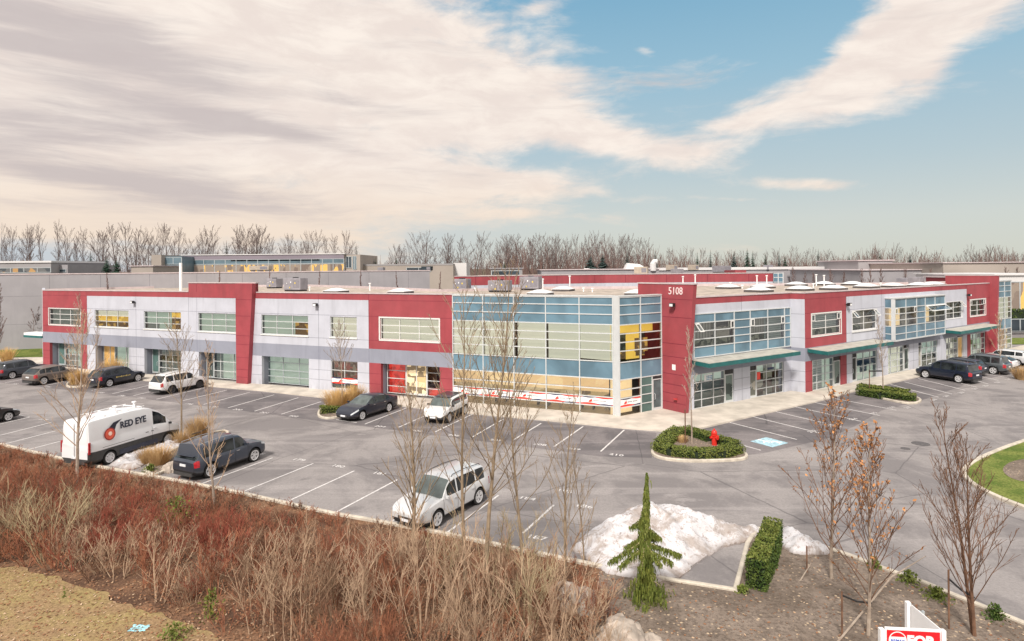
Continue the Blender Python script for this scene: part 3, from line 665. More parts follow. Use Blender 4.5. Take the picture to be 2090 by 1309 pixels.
# storefronts
def sf(fr,fn,px0,px1,cs,bg,rs=(.70,1.33,1.97),frame=None,label=None,oo=-.12):
    return storefront(px0,px1,cs,bg,list(rs),oo=oo,z1=RB0,fr=fr,fn=fn,frame=frame,label=label,z0=.08)
sf(FR1,r1,1415.8,1480.5,[1433.3,1457.7],lambda i,j:M_blg if j==3 else M_green,label='storefront window with green panes and a blue lettered panel')
mb=MB(); a,b=r1(1438.5),r1(1454.5); FR1.box(mb,a,b,-.085,-.08,2.02,2.48,0)
for k,z in enumerate((2.34,2.22,2.10)): 
    for j in range(4): FR1.box(mb,a+.25+j*.17,a+.25+j*.17+.12,-.08,-.076,z-.04,z+.04,1)
part(mb,'window_notice',[M_wht,mat('blue lettering',(.08,.25,.42),.5)])
door(FR1,r1(1481),r1(1497.4),2.25,-.12,M_dim,frame=M_frame); mb=MB(); FR1.box(mb,r1(1481),r1(1497.4),-.16,-.10,2.27,RB0-.02); part(mb,'transom',M_dark)
door(FR1,r1(1530.8),r1(1544.7),2.25,-.12,M_room,frame=M_frame,handle='L'); mb=MB(); FR1.box(mb,r1(1530.8),r1(1544.7),-.16,-.10,2.27,RB0-.02); part(mb,'transom',M_dark)
sf(FR1,r1,1545.3,1599.4,[1566,1584.5],lambda i,j:(M_blg,M_wht,M_blg)[i] if j==3 else (M_room if (i+j)%2 else M_blkpost),label='storefront window with dark posters and a red sticker')
mb=MB(); a=r1(1546.3); FR1.box(mb,a,a+.42,-.085,-.08,1.45,2.05); part(mb,'window_sticker',M_rv)
mb=MB(); a=r1(1568); FR1.box(mb,a,a+.85,-.085,-.08,2.10,2.28); part(mb,'window_notice',M_bv)
mb=MB(); a=r1(1402.5,790); FR1.box(mb,a,a+.26,.001,.01,1.35,1.75); part(mb,'parking_sign',mat('blue sign',(.05,.15,.55),.4))
# canopies
def canopy(fr,s0,s1,z,d,skew=0.0,h=.28):
    mb=MB(); a=.06
    top=[fr.w(s0,a,z),fr.w(s0,d,z-.06),fr.w(s1,d,z-.06),fr.w(s1,a,z)]
    mb.hexa([p-Vector((0,0,h)) for p in (top[1],top[2],top[3],top[0])]+[top[1],top[2],top[3],top[0]],1)
    mb.hexa([fr.w(s0+.06,d-.06,z-.055),fr.w(s1-.06,d-.06,z-.055),fr.w(s1-.06,a,z+.004),fr.w(s0+.06,a,z+.004),
             fr.w(s0+.06,d-.06,z-.035),fr.w(s1-.06,d-.06,z-.035),fr.w(s1-.06,a,z+.03),fr.w(s0+.06,a,z+.03)],0)
    o=part(mb,'canopy',[M_canopy,M_teal]); o['label']='flat entrance canopy with teal fascia'
    s=MB(); n=max(2,int((s1-s0)/2.2))
    for i in range(n+1):
        q=s0+.2+(s1-s0-.4)*i/n; fr.box(s,q-.04,q+.04,a,d-.15,z-h-.06,z-h-.001)
    part(s,'bracket',M_teal,o)
    g=MB(); fr.box(g,(s0+s1)*.5-.12,(s0+s1)*.5+.12,.001,.14,z-h-.45,z-h-.3); part(g,'wall_lamp',M_wht)
Kd=Fr(FR1.w(0,1.75,0),FR1.w(10,1.75,0)); canopy(FR1,Kd.s(1447.8,742),Kd.s(1634,712),3.72,1.75)
Kd2=Fr(FR2.w(0,1.75,0),FR2.w(10,1.75,0)); canopy(FR2,Kd2.s(1690,720),Kd2.s(1824,696),3.65,1.75); canopy(FR2,Kd2.s(1961,679),Kd2.s(2046,664),3.60,1.75)
# ---------------------------------------------------------------- right wing, front half
s2end=r2(2020); sR1=r2(1727.8); sR2=r2(1973.8)
def colR2(s,z):
    red=s<sR1 or s>sR2
    if z>RR: return 0
    if red: return 0 if (z>RB1 or z<RB0) else 2
    return 1 if z>RB1 else (2 if z>RB0 else 1)
bay0,bay1=r2(1809),None
FB=Fr(FR2.w(0,.85,0),FR2.w(10,.85,0)); bf0=FB.s(1826.5); bf1=FB.s(1929.5)
bay0=bf0; bay1=bf1
WZ0,WZ1=4.62,6.42
ow2=[(1657,1716.4),(1739.7,1789.4),(1931.5,1964.6),(1981,2012)]
op=[(r2(a),r2(b),WZ0,WZ1) for a,b in ow2]
gs=[(1657.6,1716.2),(1739.5,1790.5),(1812.5,1856),(1874.5,1914),(1931,1966),(1981,2012)]
op+=[(r2(a),r2(b),.05,RB0) for a,b in gs]
jt=[]
for x in (1727.8,1800,1864,1922,1973.8):
    s_=r2(x); J(jt,s_,RR,RT,4); J(jt,s_,RB0,RB1,6); J(jt,s_,0,RB0,5)
    if x in(1727.8,1800): J(jt,s_,RB1,RR,5)
for z in (WZ1+.13,WZ0-.13): jt+=[(0,sR1-.02,z-.015,z+.015,4),(sR1+.02,bay0-.1,z-.015,z+.015,5),(sR2+.02,s2end,z-.015,z+.015,4)]
jt.append((0,sR1,RR-.015,RR+.015,4))
for z in (1.8,.95): jt+=[(0,r2(1657.6),z-.015,z+.015,4),(r2(1716.2),sR1-.02,z-.015,z+.015,4),(sR1+.02,r2(1739.5),z-.015,z+.015,5),(r2(1790.5),r2(1812.5),z-.015,z+.015,5),(r2(1856),r2(1874.5),z-.015,z+.015,5)]
gridwall(FR2,'wall',[0,sR1,sR2,s2end],[0,RB0,RB1,RR,RT],colR2,op,MW,joints=jt)
def up2(px0,px1,bgf,trim=0,vents=(),label=None):
    a,b=r2(px0),r2(px1); cs=[(a+b)/2]; Z=[WZ0,WZ0+.6,WZ0+1.2,WZ1]; S=[a,(a+b)/2,b]
    bg=[(S[c],S[c+1],Z[r],Z[r+1],bgf(c,r)) for c in range(2) for r in range(3)]
    w=window(FR2,a,b,WZ0,WZ1,cs,Z[1:3],bg,trim=trim,frame=M_framew,label=label)
    for v in vents:
        if v=='L': vent(FR2,a+.03,a+.55,Z[2]+.03,WZ1-.03,-.05,0,w)
        if v=='l': vent(FR2,a+.03,a+.55,Z[2]+.03,WZ1-.03,-.05,.45,w)
        if v=='R': vent(FR2,b-.55,b-.03,Z[2]+.03,WZ1-.03,-.05,0,w)
        if v=='r': vent(FR2,b-.55,b-.03,Z[2]+.03,WZ1-.03,-.05,.45,w)
up2(*ow2[0],lambda c,r:M_roomg if r==0 else M_slat,.11,'LR'); up2(*ow2[1],lambda c,r:M_roomg if (r==0 and c==0) else (M_room if c else M_vert),.04,'lr')
up2(*ow2[2],lambda c,r:M_dim if c else M_vert,.04,'r'); up2(*ow2[3],lambda c,r:M_dim,.11,'LR')
mb=MB(); a,b=r2(1739.7),r2(1789.4); FR2.box(mb,a-.1,b+.1,-.02,.09,WZ0-.12,WZ0-.045); part(mb,'window_sill',M_framew)
# projecting bay
BZ=[3.42,4.0,4.72,5.3,5.88,6.45,7.28]
bay=MB(); fw=.07; S=[bay0,FB.s(1849.5),FB.s(1871.5),FB.s(1889),FB.s(1909),bay1]
for q in S:
    c=min(max(q,bay0+fw/2),bay1-fw/2); FR2.box(bay,c-fw/2,c+fw/2,.78,.88,BZ[0],BZ[-1])
for a,b in zip(S[:-1],S[1:]):
    for z in BZ: FR2.box(bay,a+fw/2,b-fw/2,.785,.875,z-fw/2,z+fw/2)
for z in BZ: FR2.box(bay,bay0+.001,bay0+.08,.02,.78,z-fw/2,z+fw/2); 
FR2.box(bay,bay0-.05,bay1+.05,.0,.95,BZ[-1]+.036,BZ[-1]+.12); FR2.box(bay,bay0,bay1,.002,.88,BZ[0]-.10,BZ[0]-.036)
FR2.box(bay,bay0-.02,bay0+.07,.55,.89,BZ[0],BZ[-1])
bo=part(bay,'bay_window',M_frame); SPLIT.append(bo); bo['label']='projecting blue glass bay with one awning sash open'
sp=MB(); gl=MB()
for i,(a,b) in enumerate(zip(S[:-1],S[1:])):
    for j in range(6):
        q=[FR2.w(a,.83,BZ[j]),FR2.w(b,.83,BZ[j]),FR2.w(b,.83,BZ[j+1]),FR2.w(a,.83,BZ[j+1])]
        (gl if (i!=2 and j in (2,3,4)) else sp).face(q)
for j in range(6):
    q=[FR2.w(bay0+.03,.02,BZ[j]),FR2.w(bay0+.03,.55,BZ[j]),FR2.w(bay0+.03,.55,BZ[j+1]),FR2.w(bay0+.03,.02,BZ[j+1])]
    (gl if j in (2,3,4) else sp).face(q)
for z in(BZ[-1],BZ[0]): sp.face([FR2.w(bay0,.02,z),FR2.w(bay0,.83,z),FR2.w(bay1,.83,z),FR2.w(bay1,.02,z)])
sp.face([FR2.w(bay1,.02,BZ[0]),FR2.w(bay1,.83,BZ[0]),FR2.w(bay1,.83,BZ[-1]),FR2.w(bay1,.02,BZ[-1])])
part(sp,'spandrel_panel',M_blue,bo); part(gl,'pane',M_glass,bo)
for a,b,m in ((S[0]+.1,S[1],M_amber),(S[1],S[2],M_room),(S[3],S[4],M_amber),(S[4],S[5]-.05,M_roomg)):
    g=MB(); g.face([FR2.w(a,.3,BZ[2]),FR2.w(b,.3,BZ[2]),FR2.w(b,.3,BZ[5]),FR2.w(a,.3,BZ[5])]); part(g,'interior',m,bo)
vent(FR2,S[0]+.05,S[0]+.55,BZ[4]+.03,BZ[5]-.03,.86,0,bo); vent(FR2,S[2]-.55,S[2]-.05,BZ[4]+.03,BZ[5]-.03,.86,0,bo)
vent(FR2,S[3]+.03,S[5]-.03,BZ[4]+.03,BZ[5]-.03,.86,.62,bo)
# ground floor of the front half
sf(FR2,r2,1658,1702.5,[1669,1686.5],lambda i,j:M_blg if i!=1 else M_slat); door(FR2,r2(1703.5),r2(1716.2),2.25,-.12,M_dim,frame=M_frame); mb=MB(); FR2.box(mb,r2(1703.5),r2(1716.2),-.16,-.10,2.27,RB0-.02); part(mb,'transom',M_dark)
door(FR2,r2(1739.5),r2(1749.5),2.25,-.12,M_dim,frame=M_frame,handle='L'); mb=MB(); FR2.box(mb,r2(1739.5),r2(1749.5),-.16,-.10,2.27,RB0-.02); part(mb,'transom',M_dark)
M_navy=mat('navy screens poster',(.03,.08,.16),.3,.2,2)
sf(FR2,r2,1750,1790.5,[1764,1778],lambda i,j:M_navy if (j==2 or (j==1 and i==1)) else M_blg)
sf(FR2,r2,1812.5,1846,[1820,1834],lambda i,j:M_bl if i else M_blg); door(FR2,r2(1847),r2(1856),2.3,-.12,M_dim,frame=M_frame)
door(FR2,r2(1874.5),r2(1882),2.3,-.12,M_room,frame=M_frame,handle='L'); sf(FR2,r2,1882.5,1914,[1893.5,1903.5],lambda i,j:(M_roomg if j<2 else M_blg))
sf(FR2,r2,1931,1956,[1939,1948],lambda i,j:M_room if (i+j)%2 else M_bl); door(FR2,r2(1956.5),r2(1966),2.5,-.12,M_wood,frame=M_framew)
sf(FR2,r2,1981,2012,[1988,1995,2003],lambda i,j:M_blg if (i+j)%3 else M_roomg)
# far end fin and glass end
de=Vector((math.sin(R(146.7)),math.cos(R(146.7)),0)); FE=Fr(FR2.w(s2end,0,0)-de*0,FR2.w(s2end,0,0)+de)
mb=MB(); e0=FE.s(2027,700); e1=FE.s(2037,569)
fin(FE,-4.5,max(.6,e0*.6),-4.5,e1,9.1,-.4,0); part(mb,'fin_wall',M_red)
mb=MB(); FE.box(mb,-4.55,e1+.05,-.44,.04,9.101,9.19); part(mb,'fin_flashing',M_cap)
ge0=s2end+.45; ge1=r2(2064); S=[ge0]+thirds(ge0,ge1,3)+[ge1]
cw4=curtain(FR2,S,0)
g=MB(); g.face([FR2.w(ge0,0,0.03),FR2.w(ge1,0,.03),FR2.w(ge1,0,2.61),FR2.w(ge0,0,2.61)]); g.face([FR2.w(ge0,0,3.83),FR2.w(ge1,0,3.83),FR2.w(ge1,0,6.44),FR2.w(ge0,0,6.44)]); part(g,'pane',M_glass,cw4)
g=MB(); g.face([FR2.w(ge0,-.3,3.83),FR2.w(ge1,-.3,3.83),FR2.w(ge1,-.3,6.44),FR2.w(ge0,-.3,6.44)]); part(g,'blind',M_bl,cw4)
g=MB(); g.face([FR2.w(ge0,-.4,.03),FR2.w(ge1,-.4,.03),FR2.w(ge1,-.4,2.61),FR2.w(ge0,-.4,2.61)]); part(g,'interior',M_amberlow,cw4)
lamp(FR2,sR1,7.05); lamp(FR2,sR2,7.05)
mb=MB()
FR1.box(mb,sr0,sr1-.06,-.34,.05,RT+.001,RT+.09); FRt.box(mb,-.05,FRt.len+.01,-.34,.05,RT+.001,RT+.09); FR2.box(mb,.06,s2end,-.34,.05,RT+.001,RT+.09)
part(mb,'parapet_flashing',M_cap)
# ---------------------------------------------------------------- roof
zr=8.02
poly=[FL.w(.3,-.3,0),FL.w(LL-.2,-.34,0),FI.w(.2,-.34,0),FI.w(sIe+.3,-.4,0),FR1.w(sr0,-.3,0),FR1.w(sr1,-.3,0),FRt.w(FRt.len,-.3,0),FR2.w(s2end,-.3,0),FR2.w(ge1,-.3,0)]
back=[(1800,577),(1600,578.5),(1420,579.5),(1335,584.5),(1100,585.5),(901,591),(740,584.5),(627,581),(380,583),(300,585),(86,590)]
bp=[FR2.w(46.5,-4.5,8.30)]+[G(x,y,8.30) for x,y in back]
def clampd(p): return p
mb=MB(); pl=[(p.x,p.y) for p in poly]+[(p.x,p.y) for p in bp]
me_ok=MB(); me_ok.prism(pl,zr-.3,zr)
ro=part(me_ok,'roof',M_gravel)
mb=MB()
for a,b in zip(bp[:-1],bp[1:]):
    f=Fr(b,a); f.box(mb,0,f.len,-.3,0,0,8.30)
part(mb,'rear_wall',M_cap)
f=Fr(bp[-1],A0); mb=MB(); f.box(mb,0,f.len-.01,-.28,0,0,8.42); part(mb,'side_wall',M_white)
mb=MB(); cs_=Fr(bp[-1],A0); 
# teal canopy at the far left end
mb=MB(); q=FL.w(0,0,0); o=MB(); FL.box(o,-3.4,-.05,-1.2,.05,3.35,3.62,0); FL.box(o,-3.42,-.04,-1.22,.07,3.1,3.35,1); c_=part(o,'canopy',[M_wht,M_teal])
# skylights
M_dome=mat('milky skylight dome',(.80,.79,.80),.3,.04,2)
M_curb=mat('skylight curb',(.10,.09,.09),.7)
def skylight(px,py,w=1.9,rot=0):
    p=G(px,py,8.25); b=MB(); rz=math.atan2(FR2.d.y,FR2.d.x) if px>1340 else math.atan2(FL.d.y,FL.d.x)
    b.box((p.x,p.y,zr+.12),(w,w,.24),rz); o=part(b,'skylight',M_curb)
    d=MB(); Mr=Matrix.Rotation(rz,3,'Z'); n=7
    def h(u,v): return .28*(1-abs(u)**2.4)*(1-abs(v)**2.4)
    V=[];F=[]
    for i in range(n):
        for j in range(n):
            u=-1+2*i/(n-1); v=-1+2*j/(n-1); V.append(Vector((p.x,p.y,zr+.245+h(u,v)))+Mr@Vector((u*w*.52,v*w*.52,0)))
    for i in range(n-1):
        for j in range(n-1): F.append((i*n+j,(i+1)*n+j,(i+1)*n+j+1,i*n+j+1))
    d.quads(V,F); d.box((p.x,p.y,zr+.225),(w*1.06,w*1.06,.035),rz); part(d,'dome',M_dome,o,smooth=True)
for px,py in ((255,585.5),(686,593.5),(818,594.5),(1103,597.5),(1150,590),(1301,597.5),(370,583),(1486,585.5),(1557,584.5),(1548.5,591.5),(1625,580),(1632.6,589),(1682,579),(1701,587.5),(1740,579),(1768,584),(1822,582.5),(1875,581.5),(1904,580)):
    skylight(px,py)
def pipe(px,py,h,r=.07,hood=True):
    p=G(px,py,8.1); b=MB(); b.tube([(p.x,p.y,zr),(p.x,p.y,zr+h)],r,8); 
    if hood: b.tube([(p.x,p.y,zr+h),(p.x,p.y,zr+h+.12)],r*2.0,8)
    part(b,'vent_pipe',M_wht)
for px,py,h in ((290,586,.9),(755,593,.8),(1108,581+8,1.1),(1163,588,1.4),(1394,585,1.2),(1419,585,1.4),(1545,583,1.2),(1565,583,1.2),(1666,583,1.3),(1682,583,1.2),(1491,586,.5),(1515,588,.3),(632,593,.4),(1191,594,.3),(1209,595,.3),(970,594,.3),(1660,586,.35),(1797,583,.3)):
    pipe(px,py,h)
# ---------------------------------------------------------------- ground
def world_asphalt(name,base,light,darkv,bay=False):
    m,nt,b=mat0(name); g=nt.new('ShaderNodeNewGeometry').outputs['Position']
    fine=nt.noise(g,9,6,.85); big=nt.noise(g,.22,7,.68,.5); 
    an=math.atan2(FL.d.y,FL.d.x)
    stv=nt.noise(nt.mapping(g,(.035,.55,1),(0,0,-an)),1.0,6,.65,.6)
    c=nt.mix(nt.smooth(big,.42,.58),base,light)
    c=nt.mix(nt.math('MULTIPLY',nt.smooth(stv,.50,.68),.55),c,tuple(min(1,v*1.28) for v in light))
    p2=nt.noise(nt.mapping(g,(.25,.5,1),(0,0,-an)),1.0,7,.72,.3); c=nt.mix(nt.math('MULTIPLY',nt.smooth(p2,.57,.66),.5),c,tuple(min(1,v*1.35) for v in light))
    dk=nt.noise(g,.5,4,.6,.3); c=nt.mix(nt.math('MULTIPLY',nt.smooth(dk,.60,.74),.45),c,darkv)
    c=nt.mix(nt.math('MULTIPLY',nt.smooth(fine,.42,.60),.34),c,tuple(v*.72 for v in base))
    vo=nt.new('ShaderNodeTexVoronoi',feature='DISTANCE_TO_EDGE'); vo.inputs['Scale'].default_value=.13; nt.l.new(nt.mix(.12,g,nt.noise(g,1.2,3,.6,0,1)),vo.inputs['Vector'])
    cr=nt.smooth(vo.outputs['Distance'],.0045,.0015); c=nt.mix(nt.math('MULTIPLY',cr,.6),c,darkv)
    nt.put(b.inputs['Base Color'],c); b.inputs['Roughness'].default_value=.9; b.inputs['Specular IOR Level'].default_value=.25
    oil=nt.noise(g,1.1,3,.5,.2); c=nt.mix(nt.math('MULTIPLY',nt.smooth(oil,.63,.70),.55),c,tuple(v*.5 for v in darkv))
    bn=nt.new('ShaderNodeBump'); bn.inputs['Strength'].default_value=.25; bn.inputs['Distance'].default_value=.01; nt.l.new(fine,bn.inputs['Height']); nt.l.new(bn.outputs[0],b.inputs['Normal'])
    return m
M_asph=world_asphalt('aisle asphalt',(.205,.19,.193),(.30,.278,.276),(.105,.098,.103))
M_bay=world_asphalt('stall asphalt',(.135,.125,.132),(.22,.20,.205),(.07,.065,.07))
M_conc=mat('pavement concrete',(.55,.50,.44),.9,.16,.8,bump=.2,bscale=30,obj=False,streak=0)
M_kerb=mat('kerb concrete',(.52,.47,.40),.9,.18,2.5,bump=.3,bscale=30,obj=False)
M_line=mat('worn white road paint',(.62,.60,.60),.8,.25,9,obj=False)
def leafground(name,a,b_,c_,sc_=1.0):
    m,nt,b=mat0(name); g=nt.new('ShaderNodeNewGeometry').outputs['Position']
    n1=nt.noise(g,.6*sc_,5,.6); n2=nt.noise(g,9*sc_,4,.7); vo=nt.new('ShaderNodeTexVoronoi'); vo.inputs['Scale'].default_value=6*sc_; nt.l.new(g,vo.inputs['Vector'])
    c=nt.mix(nt.smooth(n1,.38,.62),a,b_); c=nt.mix(nt.math('MULTIPLY',nt.smooth(n2,.45,.62),.6),c,tuple(v*.5 for v in a))
    c=nt.mix(nt.math('MULTIPLY',nt.smooth(vo.outputs['Distance'],.30,.16),nt.smooth(nt.noise(g,3,2),.45,.6)),c,c_)
    nt.put(b.inputs['Base Color'],c); b.inputs['Roughness'].default_value=.95; b.inputs['Specular IOR Level'].default_value=.15
    bn=nt.new('ShaderNodeBump'); bn.inputs['Strength'].default_value=.7; bn.inputs['Distance'].default_value=.06; nt.l.new(n2,bn.inputs['Height']); nt.l.new(bn.outputs[0],b.inputs['Normal'])
    return m
M_soil=leafground('mulch soil',(.17,.135,.11),(.26,.21,.175),(.52,.40,.28))
M_leaf=leafground('leaf litter',(.12,.07,.048),(.27,.155,.095),(.48,.31,.18),1.4)
M_grass=leafground('lawn',(.10,.15,.03),(.20,.23,.06),(.26,.24,.08))
M_drygrass=leafground('dry winter grass',(.33,.22,.125),(.34,.26,.12),(.52,.36,.23),1.3)
def sheet(name,pts,z,m,label,kind='structure'):
    mb=MB(); P=[(p[0],p[1]) for p in pts]
    ar=sum(P[i][0]*P[(i+1)%len(P)][1]-P[(i+1)%len(P)][0]*P[i][1] for i in range(len(P)))
    if ar<0: P.reverse()
    mb.face([(x,y,z) for x,y in P]); o=mb.build(name,m); bm=bmesh.new(); bm.from_mesh(o.data); bmesh.ops.triangulate(bm,faces=bm.faces,ngon_method='EAR_CLIP'); bm.to_mesh(o.data); bm.free()
    if kind: tag(o,label,None,None,kind)
    return o
def px(*l): return [G(a,b) for a,b in l]
mb=MB(); mb.face([(-4500,-600,-.06),(4500,-600,-.06),(4500,7500,-.06),(-4500,7500,-.06)]); structure(mb.build('ground',leafground('far ground',(.12,.10,.07),(.17,.15,.10),(.2,.18,.12),.05)),'flat winter ground reaching the horizon')
near=[(-420,845),(0,909),(177,950.5),(269,967.3),(380,987),(488,1008.5),(578,1029),(678,1051),(791,1071),(909,1093),(1081,1130),(1225,1160),(1359,1187),(1501,1209.5),(1526,1113),(1545,1083),(1580,1088),(1640,1106),(1733.5,1138),(1798,1163),(1883,1193),(1940,1217),(2090,1278),(2300,1370)]
nearW=px(*near); nearW[0]=FL.w(-70,-0,0)+FL.n*21.6
lot=nearW+[Vector((75,18,0)),Vector((120,60,0)),Vector((120,150,0)),Vector((-150,150,0)),Vector((-150,100,0))]
structure(sheet('parking_lot',lot,0,M_asph,None),'grey worn asphalt car park and drive aisles in front of the building')
# darker stall areas
def lsn(s,n): return FL.w(s,n,0)
nb0,nb1=0.3,None
def Ls(pxx,pyy):
    p=G(pxx,pyy)-FL.O; return p.dot(FL.d),p.dot(FL.n)
ls_kerb=sum(Ls(x,y)[1] for x,y in ((530,799),(642,811.6),(961,845.8),(1110,859)))/4
ls_end=sum(Ls(x,y)[1] for x,y in ((465,833),(519,839.6),(574,846)))/3+.25
sheetL=[lsn(Ls(20,790)[0],ls_kerb),lsn(Ls(1273,876)[0],ls_kerb),lsn(Ls(1240,935)[0],ls_end+.6),lsn(Ls(20,790)[0],ls_end+.3)]
structure(sheet('stall_paving',px((292,778),(530,800),(961,847),(1273,877),(1340,884),(1330,935),(1225,932),(1040,908),(870,886),(640,858),(520,842),(300,815),(0,781),(0,765)),.004,M_bay,None),'darker asphalt of the stalls along the left facade')
structure(sheet('stall_paving',px((1423,879),(1736,803),(1876,771),(2000,742),(2090,722),(2090,757),(1985,780),(1880,818),(1800,838),(1745,870),(1690,895),(1560,925),(1520,930)),.004,M_bay,None),'darker asphalt of the stalls along the right facade')
# pavement
walk=[FL.w(-1,0,0)]+px((80,757),(292,777.6),(530,798.5),(642,811),(961,845.3),(1110,859),(1273,875.5),(1351,881.5),(1395,884),(1423,878),(1488,862.5),(1537,851),(1584,840.5),(1624,831),(1664,822),(1700,813),(1740,801),(1815,784),(1876,770),(1935,757),(2010,741),(2090,724),(2190,708))
innr=[FR2.w(50,0,0),FR2.w(0,-.1,0),FR1.w(sr1,-.1,0),FR1.w(sr0,-.1,0),FI.w(sIe,-.1,0),FI.w(0,-.1,0),FL.w(LL,-.1,0),FL.w(-1,-.1,0)]
def slab(name,pts,z0,z1,m,label):
    mb=MB(); mb.prism([(p[0],p[1]) for p in pts],z0,z1); o=mb.build(name,m); bm=bmesh.new(); bm.from_mesh(o.data); bmesh.ops.triangulate(bm,faces=[f for f in bm.faces if len(f.verts)>4],ngon_method='EAR_CLIP'); bm.to_mesh(o.data); bm.free()
    return structure(o,label)
slab('pavement',walk+innr,-.05,.10,M_conc,'pale concrete pavement around the foot of the building')
def offset(pts,d,closed=False):
    out=[]; n=len(pts)
    for i,p in enumerate(pts):
        a=pts[(i-1)%n] if (closed or i>0) else None; b=pts[(i+1)%n] if (closed or i<n-1) else None
        t=Vector((0,0,0))
        if a is not None: t+=(p-a).normalized()
        if b is not None: t+=(b-p).normalized()
        t.normalize(); nn=Vector((t.y,-t.x,0)); k=1
        if a is not None and b is not None:
            c=(p-a).normalized().dot(t); k=1/max(.5,c)
        out.append(p+nn*d*k)
    return out
def kerb(pts,label,w=.16,h=.14,closed=False,z=0,parent=None):
    pts=[Vector((p[0],p[1],0)) for p in pts]; L=offset(pts,-w/2,closed); Rr=offset(pts,w/2,closed); mb=MB(); n=len(pts)
    for i in range(n if closed else n-1):
        j=(i+1)%n; a,b,c,d=L[i],L[j],Rr[j],Rr[i]; up=Vector((0,0,z+h)); lo=Vector((0,0,-.03)); ch=.03
        A_,B_,C_,D_=[q.lerp(r,ch/w) for q,r in ((a,d),(b,c),(c,b),(d,a))]
        mb.face([A_+up,D_+up,C_+up,B_+up]); mid=Vector((0,0,z+h-ch))
        mb.face([a+mid,A_+up,B_+up,b+mid]); mb.face([d+mid,c+mid,C_+up,D_+up]); mb.face([a+lo,a+mid,b+mid,b+lo]); mb.face([d+lo,c+lo,c+mid,d+mid])
    if not closed:
        for q,r in ((L[0],Rr[0]),(Rr[-1],L[-1])): mb.face([q+Vector((0,0,-.03)),r+Vector((0,0,-.03)),r+Vector((0,0,z+h)),q+Vector((0,0,z+h))])
    o=mb.build('kerb',M_kerb,recalc=True); tag(o,label,None,None,'structure'); return o
def smoothpoly(pts,it=2,closed=True):
    for _ in range(it):
        q=[]; n=len(pts)
        rng=range(n) if closed else range(n-1)
        if not closed: q.append(pts[0])
        for i in rng:
            a,b=pts[i],pts[(i+1)%n]; q.append(a.lerp(b,.25)); q.append(a.lerp(b,.75))
        if not closed: q.append(pts[-1])
        pts=q
    return pts
kerb(nearW[:13],'long kerb between the parked cars and the brush'); kerb([nearW[12],nearW[13],nearW[14]],'kerb of the small stall beside the snow heap'); kerb(nearW[14:],'curved kerb around the planted bed on the right')
# painted stall lines
def lineobj(a,b,w=.10,name='stall_line',lab='white painted stall line'):
    pass
Lmb=MB()
def stripe(a,b,w=.10,z=.009):
    a=Vector((a[0],a[1],0)); b=Vector((b[0],b[1],0)); t=(b-a).normalized(); n=Vector((t.y,-t.x,0))*w/2; q=Vector((0,0,z)); Lmb.face([a-n+q,b-n+q,b+n+q,a+n+q])
def lseg(s,n0,n1,**k): stripe(lsn(s,n0),lsn(s,n1),**k)
# near row (measured in the photograph)
for a,b in (((404.5,990.4),(556,935)),((488.5,1007),(639.2,946.5)),((578,1028),(723.2,961.5)),((678.4,1050),(811,979.6)),((791,1070),(905,1000)),((909.4,1090),(1017.2,1011.6)),((1067.2,1089.1),(1130.3,1031.2))): stripe(G(*a),G(*b))
for a,b in (((0,889),(105,862.6)),((0,909),(114,880)),((51,920),(135,898)),((-60,880),(60,852)),((10,841),(60,852))): stripe(G(*a),G(*b))
for a,b in (((319.5,815.3),(419,791.5)),((369.9,819.1),(462.9,796.7)),((415.1,826.1),(510.2,801.1)),((465.5,832.8),(559.8,806.2)),((519.8,839.6),(608.9,812.2)),((574.1,845.8),(655,820.4)),((744.7,866.1),(829.7,833.1)),((814,872.5),(888,840)),((888,882.1),(964.1,845.8)),((965,892),(1027,856)),((1046,899.5),(1104.5,864.5)),((1131,912),(1190,871)),((1226,922),(1274,878)),
  ((272,808),(350,790)),((229,804),(304,787)),((186,797.5),(292,777.5)),((88,789),(130,779)),((10,782),(60,772)),((686,857),(728,863))): stripe(G(*a),G(*b))
for a,b in (((1417.1,881.5),(1552.8,919.6)),((1489.5,862.7),(1626.4,897.6)),((1537.3,851.1),(1674.2,884.7)),((1583.8,840.8),(1718.2,872.3)),((1623.9,831),(1756.9,860.2)),((1663.9,822.2),(1795.7,848.5)),((1700.1,813.1),(1829.3,837.7)),((1817.6,785.2),(1915.8,811.1)),((1846,780),(1943,804.5)),((1874,773),(1970,797)),((1897,767),(1994,791)),((1940,763),(2017,784)),((1975,763),(2038,777)),((2000,762),(2062,772)),((2045,762),(2084,767))): stripe(G(*a),G(*b))
tag(Lmb.build('stall_lines',M_line),'thin white lines painted between the parking stalls',None,None,'structure')
